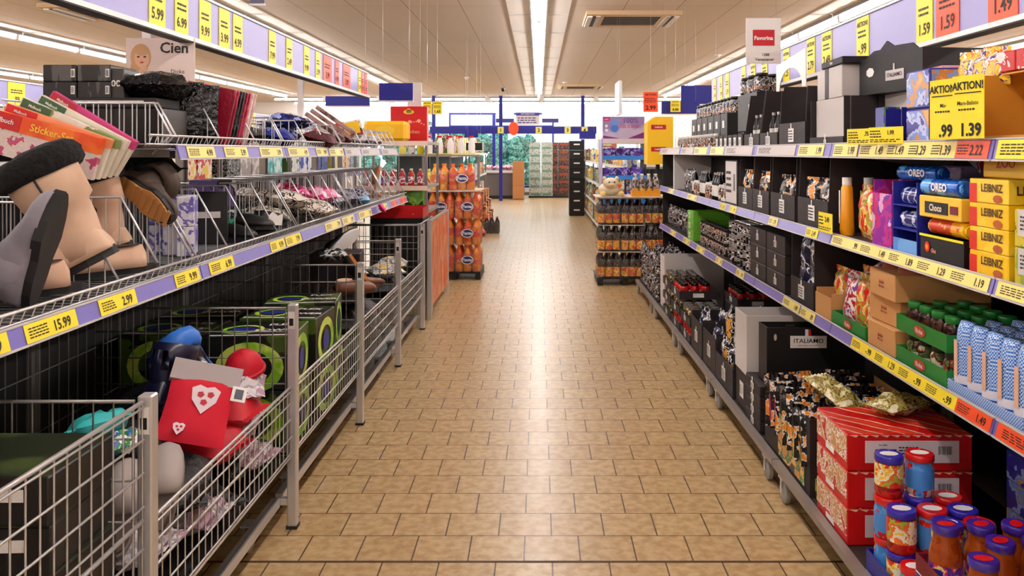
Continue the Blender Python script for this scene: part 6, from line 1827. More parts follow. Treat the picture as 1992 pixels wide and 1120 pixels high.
# ------------------------------------------------------------------ bin with the orange poster
ORP = printed([(232, 106, 40), (226, 90, 36), (240, 150, 90), (214, 120, 90), (246, 190, 150), (230, 96, 36)], 3, 0.35, 'noise', (1, 2.2, 0.7), soft=True)
r = root('poster_screen', 'tall orange poster screen standing along the left of the aisle', 'poster', (-0.95, 7.8, 0))
part('poster', MB().box(-0.940, -0.935, 7.14, 8.44, 0.10, 0.84, ORP), r, 'orange printed poster')
for y in (7.12, 8.46): part('post', MB().box(-0.965, -0.925, y-0.015, y+0.015, 0.0, 0.86, STEEL), r)
part('top_rail', MB().box(-0.96, -0.93, 7.14, 8.44, 0.842, 0.856, STEEL), r)
part('backing', MB().box(-0.95, -0.9405, 7.14, 8.44, 0.10, 0.84, DARK), r)
r = root('wire_bin', 'wire bin beside the orange poster screen, holding the red tray', 'wire bin', (-1.32, 7.15, 0))
for x in (-0.985, BXB):
    for y in (6.78, 7.56): part('post', MB().box(x-0.012, x+0.012, y-0.012, y+0.012, 0.0, 0.86, STEEL), r)
wp = MB(); wire_panel_y(wp, 6.78, BXB, -0.985, 0.1, 0.85, [(0.85, 0.005), (0.7, 0.003), (0.5, 0.003), (0.3, 0.003), (0.1, 0.004)], 0.05, STEELD); part('side_panel', wp, r)
wp = MB(); wire_panel_x(wp, -0.985, 6.8, 7.54, 0.1, 0.85, [(0.85, 0.005), (0.6, 0.003), (0.35, 0.003), (0.1, 0.004)], 0.05, STEEL); part('front_panel', wp, r)
part('bin_floor', MB().box(BXB, -0.99, 6.8, 7.55, 0.27, 0.28, DARK), r)
inst('redtray', jar_tray(0.46, 0.36, 0.09, RED, mat((170, 20, 26), 0.5)), (-1.24, 7.17, 0.870), 0, 'red open cardboard tray on top of the last wire bin')
inst('tk', closed_box(0.46, 0.36, 0.585, BLACK, name='carton'), (-1.24, 7.17, 0.283), 0, 'black carton in the last wire bin carrying the red tray')
inst('blw2', lay(0.16, 0.2, 0.06, printed([(90, 160, 220), (200, 220, 240), (60, 60, 80)], 12, 0.3, bump=0.5), 37), (-1.33, 7.3, 0.876), 0.2, 'light blue crumpled bag in the red tray')
inst('blw2', lay(0.16, 0.2, 0.06, COLB, 37), (-1.13, 7.3, 0.876), -0.3, 'second crumpled bag in the red tray, on its right')
inst('ylb', lay(0.3, 0.3, 0.1, printed([(232, 226, 220), (236, 230, 226), (246, 200, 40), (60, 50, 60)], 14, 0.3, bump=0.6), 38), (-1.38, 6.86, 0.283), 0.0, 'white and yellow bag in the last wire bin')

# ------------------------------------------------------------------ endcap shelf on the left
def shelfrack(nm, lab, x0, x1, y0, y1, zs, back=None, railside=None, m=SHELFM, group=None, railm=LILAC, open_top=True, sidem=STEELD):
    r = root(nm, lab, 'shelf unit', ((x0+x1)/2, (y0+y1)/2, 0), group)
    top = max(zs)
    for (x, y) in ((x0+0.015, y0+0.015), (x1-0.015, y0+0.015), (x0+0.015, y1-0.015), (x1-0.015, y1-0.015)):
        part('upright', MB().box(x-0.012, x+0.012, y-0.012, y+0.012, 0, top-0.03, sidem), r)
    for z in zs:
        s = part('shelf', MB().box(x0, x1, y0, y1, z-0.025, z, m), r)
        if railside == '+x': part('price_rail', MB().box(x1+0.001, x1+0.006, y0, y1, z-0.04, z+0.005, railm), s)
        if railside == '-x': part('price_rail', MB().box(x0-0.006, x0-0.001, y0, y1, z-0.04, z+0.005, railm), s)
        if railside == '-y': part('price_rail', MB().box(x0, x1, y0-0.006, y0-0.001, z-0.04, z+0.005, railm), s)
    if back: part('back_panel', MB().box(*back, 0.1, top-0.026, DARK), r)
    return r
shelfrack('end_shelf', 'end-of-row shelf on the left, behind the basket shelves', -1.72, -1.03, 7.62, 8.5, (0.90, 1.13, 1.545), None, '-y', mat((150, 140, 136), 0.5), None, mat((236, 210, 190), 0.4))
inst('yelbox', lambda: (lambda r: (part('body', MB().rbox(-0.2, 0.2, 0, 0.25, 0, 0.19, mat((246, 186, 20), 0.4), 0.03), r), part('print', MB().disc((0.0, -0.001, 0.1), U, V, 0.05, mat((250, 206, 60), 0.4), 16, 1.8), r), r)[2])(root('sweets_box', 'x', 'box')), (-1.43, 7.64, 1.546), 0, 'large yellow box with rounded corners in front of the red one')
def redbox():
    r = root('gift_box', 'x', 'box')
    part('body', MB().rbox(-0.18, 0.18, 0, 0.12, 0, 0.35, mat((206, 14, 20), 0.4), 0.003), r)
    G = mat((240, 190, 40), 0.4); q = MB()
    q.disc((0, -0.0015, 0.295), U, V, 0.022, G, 18, 2.4); q.disc((0, -0.0015, 0.31), U, V, 0.02, G, 12, 1.2); q.disc((0, -0.0025, 0.296), U, V, 0.012, mat((120, 130, 40), 0.4), 12, 2.6)
    P = mat((236, 170, 140), 0.4)
    for k in range(13):
        x = -0.15+0.025*k; q.disc((x, -0.0015, 0.18+0.02*sin(x*24)), U, V, 0.006, P, 8, 1.6)
    for x in (-0.09, 0.01, 0.1): q.disc((x, -0.002, 0.195+0.02*sin(x*24)), U, V, 0.016, P, 7, 1.3)
    q.text('Lebkuchen', (0, -0.002, 0.1), U, V, 0.05, P, 0.01)
    part('print', q, r, 'gold oval and garland print'); return r
inst('redbox', redbox, (-1.28, 8.1, 1.546), 0, 'tall red box with gold oval mark at the end of the left row')
for i in range(7):
    inst('redcan', bottle(0.03, 0.16, mat((180, 20, 24), 0.3), WHITE, P_RWB, name='ketchup_bottle'), (-1.62+0.085*i, 7.70, 1.131), 0, 'small red and white bottle on the left end shelf, %s from the left' % ORD[i], 'red and white bottles on the end shelf')
inst('grnbag', bag(0.2, 0.22, 0.1, printed([(90, 150, 40), (130, 180, 60), (40, 60, 30)], 8, 0.3, bump=0.4), 41, name='salad_bag'), (-1.16, 7.7, 0.901), 0.1, 'green bag on the lowest visible end shelf')
for i in range(4): inst('gl', jar(0.04, 0.13, P_TOM, REDL, P_RWB, name='sauce_jar', n=12), (-1.62+0.1*i, 7.72, 0.901), 0, 'red sauce jar beside the green bag, %s from the left' % ORD[i], 'red sauce jars on the end shelf')
# blue boards hanging across
def board(w, h, m=BLUE, name='hanging_board', cat='sign', txt=None, tm=None, th=0.03, back=None, drop=0.5, post=None):
    def f():
        r = root(name, 'x', cat)
        part('panel', MB().box(-w/2, w/2, 0, th, 0, h, m), r)
        part('edge_strip', MB().box(-w/2-0.004, w/2+0.004, -0.002, th+0.002, -0.012, -0.0005, WHITE), r)
        if txt: part('lettering', MB().text(txt, (0, -0.002, h*0.5), U, V, h*0.45, tm or WHITE, 0.02), r)
        for s in (-1, 1): part('wire', MB().tube([(s*w*0.4, th/2, h), (s*w*0.4, th/2, h+drop)], 0.001, STEEL, 4), r)
        return r
    return f
inst('brd1', board(0.31, 0.16, drop=H-1.92-0.16), (-1.31, 7.55, 1.92), 0, 'dark blue board above the red box at the end of the left row')
inst('brd1b', board(0.14, 0.24, OFFW, name='hanging_card', drop=H-1.9-0.24), (-1.24, 8.2, 1.9), 0, 'pale card hanging behind the left dark blue board')
inst('brd2', board(0.46, 0.10, drop=H-1.93-0.10), (-2.0, 8.6, 1.93), 0, 'dark blue board partly behind the left sign board')
def ycard(w, h, txt, m=YEL):
    def f():
        r = root('price_card', 'x', 'price card')
        q = MB().box(-w/2, w/2, 0, 0.003, 0, h, m)
        q.text('AKTION', (0, -0.001, h*0.84), U, V, h*0.16, INK, 0.03); q.text(txt, (0, -0.001, h*0.2), U, V, h*0.34, INK, 0.03); q.lines((0, -0.001, h*0.58), U, V, w*0.8, h*0.25, 3, INK, 8)
        part('card', q, r); part('wire', MB().tube([(0, 0.0015, h), (0, 0.0015, H-f.z)], 0.0015, STEEL, 4), r); return r
    return f
def hang_card(key, w, h, txt, m, x, y, z, lab):
    f = ycard(w, h, txt, m); f.z = z
    f2 = ycard(w, h, txt, m)
    def g():
        r = root('price_card', 'x', 'price card')
        q = MB().box(-w/2, w/2, 0, 0.003, 0, h, m)
        q.text('AKTION', (0, -0.001, h*0.86), U, V, h*0.15, INK, 0.03); q.text(txt, (0, -0.001, h*0.2), U, V, h*0.30, INK, 0.03); q.lines((0, -0.001, h*0.58), U, V, w*0.8, h*0.25, 3, INK, 8)
        part('card', q, r); part('wire', MB().tube([(0, 0.0015, h), (0, 0.0015, H-z)], 0.0015, STEEL, 4), r); return r
    inst(key, g, (x, y, z), 0, lab)
hang_card('yc1', 0.10, 0.14, '.95', YEL, -1.22, 9.0, 1.86, 'hanging yellow AKTION card above the orange soda, left one')
hang_card('yc2', 0.10, 0.14, '1.65', YEL, -1.11, 9.0, 1.86, 'hanging yellow AKTION card above the orange soda, right one')
hang_card('oc1', 0.16, 0.22, '2.99', ORG, 1.225, 9.0, 1.885, 'hanging orange AKTION card reading 2.99 above the right end display')
hang_card('yc3', 0.11, 0.13, '8.88', YEL, 1.50, 9.02, 1.885, 'hanging yellow card reading 8.88 between blue boards')
inst('brd3', board(0.44, 0.21, drop=H-1.99-0.21), (1.83, 9.0+.3, 1.99), 0, 'larger dark blue board at the end of the right row')
inst('brd4', board(0.42, 0.14, drop=H-1.87-0.14), (1.57, 9.1, 1.87), 0, 'dark blue strip board behind the hanging yellow 8.88 card')
def favorina():
    r = root('hanging_poster', 'x', 'poster')
    w, h = 0.165, 0.215
    part('board', MB().box(-w/2, w/2, 0, 0.004, 0, h, mat((224, 220, 218), 0.45)), r)
    q = MB().box(-0.05, 0.052, -0.0015, -0.0003, 0.085, 0.16, mat((190, 16, 34), 0.4)); part('red_panel', q, r)
    q = MB().text('Favorina', (0, -0.0028, 0.12), U, V, 0.026, WHITE, 0.03); q.text('1288', (0.01, -0.001, 0.042), U, V, 0.018, INK, 0.02); q.text('Venezianer', (0.005, -0.001, 0.02), U, V, 0.02, INK, 0.01)
    part('lettering', q, r)
    for s in (-1, 1): part('wire', MB().tube([(s*0.06, 0.002, h), (s*0.06, 0.002, h+H-1.865-h)], 0.0012, STEEL, 4), r)
    return r
inst('favo', favorina, (1.06, 3.88, 1.865), 0, 'white hanging poster with red Favorina panel in front of the right sign board')
inst('hwp', board(0.035, 0.38, mat((214, 222, 230), 0.4), name='hanging_poster', cat='poster', th=0.5, drop=H-1.9-0.38), (0.955, 9.6, 1.9), 0, 'pale hanging poster seen nearly edge-on above the purple display')
inst('hns', board(0.12, 0.06, mat((90, 90, 130), 0.4), name='hanging_sign', th=0.01, drop=H-2.50-0.06), (-1.63, 4.75, 2.2), 0, 'small grey hanging sign at the top left above the cards') if False else None
inst('hns', board(0.09, 0.13, mat((96, 92, 120), 0.4), name='hanging_sign', th=0.01, txt='INFO', drop=0.62), (-1.73, 5.05, 2.36), 0, 'small grey-violet hanging sign near the top edge, left of the ceiling panels')

# ------------------------------------------------------------------ orange soda pallet
SODA = printed([(246, 120, 16), (250, 150, 20), (236, 80, 16)], 6, 0.15, soft=True)
SODAP = pack(3, 2, 0.048, 0.30, SODA, mat((240, 110, 20), 0.3), printed([(240, 60, 16), (226, 50, 16), (246, 130, 20)], 10, 0.3), name='soda_pack', badge=(WHITE, mat((30, 40, 110), 0.4)), btxt='Fanta', lab=(0.3, 0.65))
r = root('pallet', 'black pallet under the orange soda on the left', 'pallet', (-0.96, 9.55, 0))
for k in range(3): part('runner', MB().box(-1.26+0.27*k, -1.2+0.27*k, 9.32, 9.95, 0, 0.07, BLACK), r)
part('deck', MB().box(-1.27, -0.66, 9.3, 9.95, 0.07, 0.09, BLACK), r)
for k in range(3):
    for j in range(2):
        for i in range(2):
            inst('soda', SODAP, (-1.11+0.30*i, 9.31+0.22*j, 0.0905+0.345*k if k == 0 else 0.0905+0.302*k), 0, 'orange soda six-pack, %s layer, %s, %s' % (('bottom', 'middle', 'top')[k], ('left', 'right')[i], ('front', 'rear')[j]), 'orange soda six-packs')
solo('cardboard_sheet', MB().box(-1.29, -0.66, 9.29, 9.96, 0.998, 1.012, mat((206, 190, 170), 0.7)), 'pale cardboard sheet lying on the orange soda packs', 'cardboard')
SODAT = pack(2, 2, 0.048, 0.30, printed([(250, 170, 20), (246, 130, 16), (250, 200, 60)], 6, 0.15, soft=True), mat((250, 150, 30), 0.3), mat((246, 120, 30), 0.3), name='soda_pack', lab=(0.3, 0.6))
inst('sodat', SODAT, (-1.13, 9.32, 1.013), 0, 'yellow-orange soda four-pack standing on the cardboard sheet, left one')
inst('soda', SODAP, (-0.87, 9.32, 1.013), 0.12, 'orange soda six-pack standing on the cardboard sheet, right one')

def sheet_stack(): pass
# cream carton layers beside the soda
for k in range(4):
    inst('creamc', closed_box(0.26, 0.3, 0.085, printed([(226, 200, 160), (236, 220, 190), (190, 150, 110)], 16), name='carton'), (-1.42, 9.0, 0.64+0.087*k), 0, 'cream printed carton left of the orange soda, %s' % ('lowest', 'second', 'third', 'top')[k], 'cream printed cartons')
inst('creamb', closed_box(0.3, 0.4, 0.638, BLACK, name='carton'), (-1.42, 9.0, 0.0), 0, 'tall dark carton carrying the cream printed cartons')

# ------------------------------------------------------------------ beverage pallet on the right
COLA = mat((40, 14, 10), 0.12, coat=0.5)
JUP = printed([(246, 190, 40), (240, 120, 20), (250, 214, 80), (226, 80, 20)], 12, 0.3)
JUIP = pack(3, 2, 0.04, 0.27, COLA, mat((60, 40, 30), 0.3), JUP, name='drink_pack', lab=(0.05, 0.42), tray=None)
r = root('pallet', 'black pallet under the dark bottles on the right', 'pallet', (0.98, 9.2, 0))
for k in range(3): part('runner', MB().box(0.64+0.27*k, 0.70+0.27*k, 8.92, 9.5, 0, 0.07, BLACK), r)
part('deck', MB().box(0.63, 1.30, 8.9, 9.5, 0.07, 0.085, BLACK), r)
for k in range(3):
    for j in range(2):
        for i in range(2+(k > 0)):
            if i == 2 and k < 3: continue
            inst('jui', JUIP, (0.765+0.255*i, 8.91+0.2*j, 0.0855+0.29*k), 0, 'pack of dark bottles with orange labels, %s layer, %s, %s' % (('bottom', 'middle', 'top')[k], ('left', 'middle')[i], ('front', 'rear')[j]), 'packs of dark bottles')
    inst('tsheet', lambda: (lambda r: (part('sheet', MB().box(-0.26, 0.26, 0, 0.42, 0, 0.008, mat((190, 180, 170), 0.6)), r), r)[1])(root('cardboard_sheet', 'x', 'cardboard')), (0.893, 8.90, 0.0855+0.29*k+0.274), 0, 'cardboard sheet between dark bottle packs, %s' % ('lowest', 'middle', 'topmost')[k], 'sheets between bottle packs')
for k in range(3):
    inst('jui', JUIP, (1.275, 8.95, 0.0855+0.29*k), 0, 'pack of dark bottles at the right end of the pallet, %s layer' % ('bottom', 'middle', 'top')[k], 'right-hand packs of dark bottles')
solo('display_tray', MB().box(0.62, 1.42, 8.88, 9.4, 0.952, 0.964, mat((214, 204, 190), 0.5)), 'broad pale tray on the dark bottle packs', 'tray')
inst('juit', pack(4, 2, 0.036, 0.24, printed([(90, 60, 50), (180, 170, 170), (60, 40, 36)], 12, 0.15), WHITE, JUP, name='drink_pack', lab=(0.02, 0.35), tray=mat((240, 160, 30), 0.4)), (1.17, 8.95, 0.9645), 0, 'tray of small bottles with yellow rim at the top right of the pallet')
# plush bear (generic soft toy)
def plush():
    r = root('plush_toy', 'x', 'soft toy')
    P1 = printed([(236, 220, 190), (230, 206, 170), (240, 228, 206)], 12, 0.9, bump=0.6, soft=True)
    def ball(cx, cy, cz, a, b, c, m, n=14):
        mb = MB(); rings = []
        for k in range(1, 9):
            t = pi*k/9
            rings.append([(cx+a*sin(t)*cos(2*pi*i/n), cy+b*sin(t)*sin(2*pi*i/n), cz-c*cos(t)) for i in range(n)])
        return mb.loft(rings, m)
    b = ball(0, 0.10, 0.075, 0.14, 0.10, 0.075, P1); part('body', b, r)
    part('head', ball(-0.01, 0.03, 0.14, 0.085, 0.07, 0.065, P1), r)
    for s in (-1, 1):
        part('ear', ball(-0.01+s*0.07, 0.04, 0.195, 0.022, 0.014, 0.022, P1, 10), r)
        part('eye', ball(-0.01+s*0.03, -0.037, 0.155, 0.008, 0.006, 0.008, BLACK, 8), r)
        part('paw', ball(s*0.1, 0.0, 0.03, 0.035, 0.05, 0.028, mat((244, 214, 130), 0.8), 10), r)
    part('snout', ball(-0.01, -0.035, 0.125, 0.03, 0.022, 0.02, mat((246, 200, 150), 0.8), 10), r)
    part('bow', ball(0.08, -0.01, 0.12, 0.02, 0.015, 0.026, mat((230, 110, 50), 0.7), 8), r)
    return r
inst('plush', plush, (0.80, 8.96, 0.965), 0.1, 'pale plush animal lying on the pallet of dark bottles')
# purple diaper display
r = root('nappy_display', 'purple display stand reading 100% with blue-edged shelves', 'display stand', (1.0, 9.85, 0))
PU1 = printed([(178, 168, 204), (190, 180, 214), (150, 130, 190)], 3, 0.35, soft=True)
part('header_board', MB().box(0.745, 1.235, 9.60, 9.62, 1.60, 1.86, PU1), r)
q = MB().text('100%', (1.07, 9.597, 1.81), U, V, 0.085, mat((96, 60, 140), 0.4), 0.0)
q.lines((1.07, 9.597, 1.745), U, V, 0.26, 0.04, 2, mat((200, 60, 110), 0.4), 3)
q.box(0.755, 0.83, 9.595, 9.599, 1.81, 1.85, mat((190, 20, 90), 0.4)); q.text('Lupilu', (0.79, 9.5935, 1.83), U, V, 0.02, WHITE, 0.02)
q.disc((0.885, 9.597, 1.72), U, V, 0.045, mat((60, 120, 210), 0.4), 16, 1.0); q.disc((0.885, 9.596, 1.79), U, V, 0.034, mat((90, 150, 225), 0.4), 14); q.disc((0.79, 9.597, 1.75), U, V, 0.018, WHITE, 12); q.disc((0.79, 9.597, 1.70), U, V, 0.018, WHITE, 12)
q.add([(1.04, 9.597, 1.605), (1.232, 9.597, 1.605), (1.232, 9.597, 1.68)], [(0, 1, 2)], mat((120, 30, 120), 0.4)); q.add([(0.75, 9.597, 1.605), (0.95, 9.597, 1.605), (0.75, 9.597, 1.64)], [(0, 1, 2)], mat((120, 30, 120), 0.4))
part('header_print', q, r)
part('side_board', MB().box(0.735, 0.745, 9.6, 10.1, 0.1, 1.6, PU1).box(1.245, 1.255, 9.6, 10.1, 0.1, 1.6, mat((40, 40, 60), 0.5)), r)
part('canopy', MB().box(0.745, 1.245, 9.56, 10.1, 1.545, 1.60, mat((216, 206, 214), 0.5)), r)
for z in (1.36, 1.13, 0.85):
    s = part('shelf', MB().box(0.745, 1.245, 9.58, 10.1, z, z+0.012, mat((60, 60, 90), 0.5)), r)
    part('shelf_edge', MB().box(0.745, 1.25, 9.565, 9.575, z-0.005, z+0.045, mat((50, 130, 220), 0.35)), s, 'bright blue edge strip')
NAP = closed_box(0.145, 0.2, 0.12, printed([(60, 30, 130), (110, 60, 170), (60, 90, 200), (180, 160, 220), (40, 40, 140)], 12, 0.25), name='nappy_pack', cat='pack')
for k, z in enumerate((1.3725, 1.1425, 0.8625)):
    for i in range(3):
        inst('nap', NAP, (0.835+0.155*i, 9.62, z), 0, 'purple and blue pack on the %s shelf of the purple display, %s from the left' % (('upper', 'middle', 'lower')[k], ORD[i]), 'packs on the purple display')
# yellow stand
def ystand():
    r = root('yellow_stand', 'x', 'display stand')
    Y1 = mat((246, 196, 20), 0.4)
    b = MB().prism([(-0.13, 0), (0.15, 0), (0.15, 0.52), (-0.04, 0.52), (-0.13, 0.45)], 'y', 0, 0.3, Y1); part('panel', b, r)
    for z in (0.38, 0.14):
        q = MB().box(-0.09, 0.07, -0.003, -0.0005, z, z+0.05, mat((190, 20, 24), 0.4)); q.text('Leibniz', (-0.01, -0.005, z+0.025), U, V, 0.03, WHITE, 0.02); part('red_plate', q, r)
    part('pole', MB().box(-0.02, 0.02, 0.12, 0.16, -1.30, -0.001, DARK), r); part('foot', MB().box(-0.1, 0.1, 0.03, 0.27, -1.312, -1.30, DARK), r)
    return r
inst('ystand', ystand, (1.31, 8.92, 1.312), 0, 'tall yellow display stand with red name plates behind the bottle pallet')

# ------------------------------------------------------------------ far rows
FLM = mat((150, 144, 140), 0.5)
CL = [printed([(240, 226, 60), (246, 236, 120), (220, 200, 40)], 8, 0.25, soft=True), printed([(230, 226, 224), (236, 234, 232), (60, 90, 180)], 16, 0.3),
      P_SWEET, P_RGY, P_SMALL, printed([(90, 170, 70), (220, 230, 200), (60, 120, 50)], 14, 0.3), P_KEK, printed([(240, 200, 50), (240, 226, 160), (60, 130, 60), (230, 120, 40)], 18, 0.3)]
def fbottle(m, capm, lm, rad=0.045, h=0.26):
    def f():
        mb = MB(); bottle_mb(mb, rad, h, m, capm, lm, n=8)
        return solo('bottle', mb, 'x', 'bottle', (0, 0, 0))
    return f
def fbox(m, w, d, h):
    def f(): return solo('packet', MB().box(-w/2, w/2, 0, d, 0, h, m), 'x', 'packet', (0, 0, 0))
    return f
# left far gondola
for g in range(3):
    y0 = 10.15+2.9*g; y1 = y0+2.85
    shelfrack('shelf_unit', 'shelf unit on the left beyond the orange soda, %s' % ('nearest', 'middle', 'farthest')[g], -1.75, -1.08-0.06*g, y0, y1, (0.14, 0.55, 0.98, 1.42), (-1.75, -1.735, y0, y1), '+x', FLM, 'far left shelf units', mat((226, 220, 200), 0.4))
names = ['yellow cleaner', 'white and blue cleaner', 'sweets-coloured', 'red and yellow', 'dark and white', 'green and white', 'mixed-colour', 'yellow and green']
cnt = {}
for li, z in enumerate((0.1405, 0.5505, 0.9805, 1.4205)):
    for i in range(26):
        y = 10.26+0.33*i; g = min(2, int((y-10.15)/2.9)); x = -1.08-0.06*g-0.07
        if abs((y-10.15) % 2.9) < 0.09: continue
        c = (i//3+li*2) % 8
        if (i//3+li) % 2 == 0:
            inst('fb%d' % c, fbottle(CL[c], (WHITE, RED, GREEN)[c % 3], CL[(c+3) % 8]), (x, y, z), 0, '%s bottle in the far left row, %s shelf, %s from the soda' % (names[c], ('lowest', 'second', 'third', 'top')[li], ORD[i]), 'bottles in the far left row')
        else:
            inst('fx%d' % c, fbox(CL[c], 0.2, 0.12, 0.24), (x+0.03, y, z), LR, '%s packet in the far left row, %s shelf, %s from the soda' % (names[c], ('lowest', 'second', 'third', 'top')[li], ORD[i]), 'packets in the far left row')
# near end face of that row
for li, z in enumerate((0.1405, 0.5505, 0.9805, 1.4205)):
    for i in range(5):
        c = (0, 1, 0, 5, 1)[(i+li) % 5]
        inst('fb%d' % c, fbottle(CL[c], WHITE, CL[3]), (-1.25-0.11*i, 10.22, z), 0, '%s bottle at the near face of that row, %s shelf, %s inward' % (names[c], ('lowest', 'second', 'third', 'top')[li], ORD[i]), 'bottles at the near end of the far left row')
def trig():
    r = root('spray_bottle', 'x', 'bottle')
    part('body', MB().lathe([(0.001, 0), (0.04, 0), (0.042, 0.1), (0.03, 0.16), (0.014, 0.19)], WHITE, 12), r)
    part('trigger', MB().box(-0.035, 0.02, -0.01, 0.01, 0.19, 0.215, RED).box(-0.03, -0.022, -0.008, 0.008, 0.15, 0.19, RED), r); return r
solo('cardboard_sheet', MB().box(-1.4, -0.78, 10.0, 10.12, 1.42, 1.43, YEL), 'yellow shelf strip behind the orange soda', 'strip')
shelfrack('end_shelf', 'narrow end shelf holding spray bottles behind the orange soda', -1.42, -0.72, 9.99, 10.13, (0.14, 0.98, 1.415), None, None, FLM)
for i in range(5): inst('trig', trig, (-1.34+0.13*i, 10.06, 1.4305), 0, 'white spray bottle with red trigger behind the orange soda, %s from the left' % ORD[i], 'white spray bottles')
for i in range(5): inst('fb%d' % (0, 1, 5)[i % 3], fbottle(CL[(0, 1, 5)[i % 3]], WHITE, CL[3]), (-1.34+0.13*i, 10.05, 0.981), 0, '%s bottle on the narrow end shelf, %s from the left' % (names[(0, 1, 5)[i % 3]], ORD[i]), 'bottles on the narrow end shelf')
inst('bkb', board(0.22, 0.1, BLACK, drop=H-1.47-0.1), (-0.88, 11.2, 1.47), 0, 'small black board hanging in the far left row') 
inst('nvb', board(0.2, 0.12, BLUE, drop=H-1.66-0.12), (-1.0, 12.2, 1.66), 0, 'small navy board hanging above the far left row')
# cola crate and orange crates by the aisle
inst('cola', pack(3, 3, 0.045, 0.28, BLACKG, RED, BLACKG, name='cola_pack', lab=(0.3, 0.5)), (-0.84, 14.6, 0.0), 0, 'shrink-wrapped black cola pack standing on the floor at the left')
inst('colar', lay(0.24, 0.2, 0.12, mat((190, 20, 30), 0.4), 51, 'fruit_net', 'net'), (-1.02, 14.2, 0.0), 0, 'red net lying on the floor beside the cola pack')
for i in range(3):
    for k in range(3):
        inst('orc', closed_box(0.34, 0.3, 0.22, printed([(226, 130, 40), (200, 90, 40), (60, 40, 36), (236, 180, 110)], 9), name='crate', cat='crate'), (-0.98-0.05*k, 16.2+0.75*i, 0.222*k), LR, 'orange-brown crate in the far left stacks, %s from camera, %s layer' % (ORD[i], ('lowest', 'middle', 'top')[k]), 'orange-brown crates')
# right far gondola
for g in range(4):
    y0 = 10.2+3.0*g; y1 = y0+2.95
    shelfrack('shelf_unit', 'shelf unit on the right beyond the purple display, %s from camera' % ORD[g], 1.06, 1.8, y0, y1, (0.14, 0.50, 0.88, 1.26), (1.785, 1.8, y0, y1), '-x', FLM, 'far right shelf units', mat((226, 220, 210), 0.4))
for li, z in enumerate((0.1405, 0.5005, 0.8805, 1.2605)):
    for i in range(32):
        y = 10.32+0.365*i
        if abs((y-10.2) % 3.0) < 0.09 or (y-10.2) % 3.0 > 2.9: continue
        c = (i//2+li*3) % 8
        if 17.5 < y < 20 and li == 3: c = 4
        if (i//2+li) % 2 == 0:
            inst('fb%d' % c, fbottle(CL[c], (WHITE, RED, GREEN)[c % 3], CL[(c+3) % 8]), (1.13, y, z), 0, '%s bottle in the far right row, %s shelf, %s from the display' % (names[c], ('lowest', 'second', 'third', 'top')[li], ORD[min(i, 39)]), 'bottles in the far right row')
        else:
            inst('fx%d' % c, fbox(CL[c], 0.2, 0.12, 0.24), (1.10, y, z), RR, '%s packet in the far right row, %s shelf, %s from the display' % (names[c], ('lowest', 'second', 'third', 'top')[li], ORD[min(i, 39)]), 'packets in the far right row')
# black stacked cartons tower at the far right
for k in range(8):
    inst('btw', closed_box(0.34, 0.36, 0.21, BLACK, name='crate', cat='crate', panel=(WHITE, (0.3, 0.7, 0.55, 0.7)), txt=' '), (0.86, 18.6, 0.212*k), 0, 'black crate with white stripe in the tall far tower, %s from the floor' % ORD[k], 'black crates in the far tower')
inst('nvc2', board(0.34, 0.16, BLUE, drop=H-1.72-0.16), (1.02, 17.2, 1.72), 0, 'navy board hanging above the far black crate tower')
inst('potp', bush_ := (lambda: solo('plant_display', MB().lathe([(0.08, 0), (0.14, 0.1), (0.17, 0.3), (0.12, 0.45), (0.001, 0.5)], printed([(200, 190, 160), (90, 120, 70), (190, 90, 80), (226, 220, 200)], 9, 0.8, bump=0.8), 12), 'x', 'plant', (0, 0, 0))), (1.28, 15.2, 1.262), 0, 'bunch of dried flowers on top of the far right row')
# crates and freezer at the back wall
WGC = printed([(196, 206, 196), (150, 170, 156), (226, 230, 226), (100, 120, 108)], 26, 0.3)
BRC = printed([(40, 30, 28), (120, 60, 50), (30, 26, 28), (180, 150, 130), (50, 60, 40)], 24, 0.3)
for i in range(2):
    for k in range(7):
        inst('wgc', closed_box(0.36, 0.36, 0.24, WGC, name='crate', cat='crate', panel=(mat((120, 150, 130), 0.4), (0.1, 0.9, 0.1, 0.4)), txt=' '), (-0.10+0.38*i-.02, 26.0, 0.05+0.243*k), 0, 'pale green-white crate at the back wall, %s stack, %s from the floor' % (('left', 'right')[i], ORD[k]), 'pale crates at the back wall')
        inst('brc', closed_box(0.36, 0.36, 0.24, BRC, name='crate', cat='crate', panel=(mat((170, 80, 60), 0.4) , (0.1, 0.9, 0.6, 0.9)), txt=' '), (0.62+0.37*i-.18, 26.6, 0.05+0.243*k), 0, 'dark brown crate at the back wall, %s stack, %s from the floor' % (('left', 'right')[i], ORD[k]), 'dark crates at the back wall')
solo('pallet', MB().box(-0.32, 1.25, 25.9, 27.1, 0, 0.049, BLACK), 'low black pallet under the crates at the back wall', 'pallet')
for k in range(3):
    inst('brn', closed_box(0.34, 0.36, 0.38, mat((190, 130, 80), 0.7), name='carton'), (-0.62, 24.9, 0.02+0.382*k), 0, 'brown cardboard box in front of the back windows, %s' % ('lowest', 'middle', 'top')[k], 'brown cardboard boxes')
r = root('chest_freezer', 'low grey chest freezer before the back windows', 'freezer', (-1.2, 25.3, 0))
part('body', MB().rbox(-1.75, -0.45+.0, 25.35, 26.4, 0.08, 0.78, mat((96, 92, 92), 0.4), 0.03), r); part('base', MB().box(-1.7, -0.5, 25.4, 26.35, 0, 0.08, BLACK), r)
part('rim', MB().rbox(-1.78, -0.42, 25.32, 26.43, 0.781, 0.86, OFFW, 0.02), r); part('glass_lid', MB().box(-1.7, -0.5, 25.4, 26.35, 0.861, 0.875, mat((190, 200, 206), 0.1)), r)
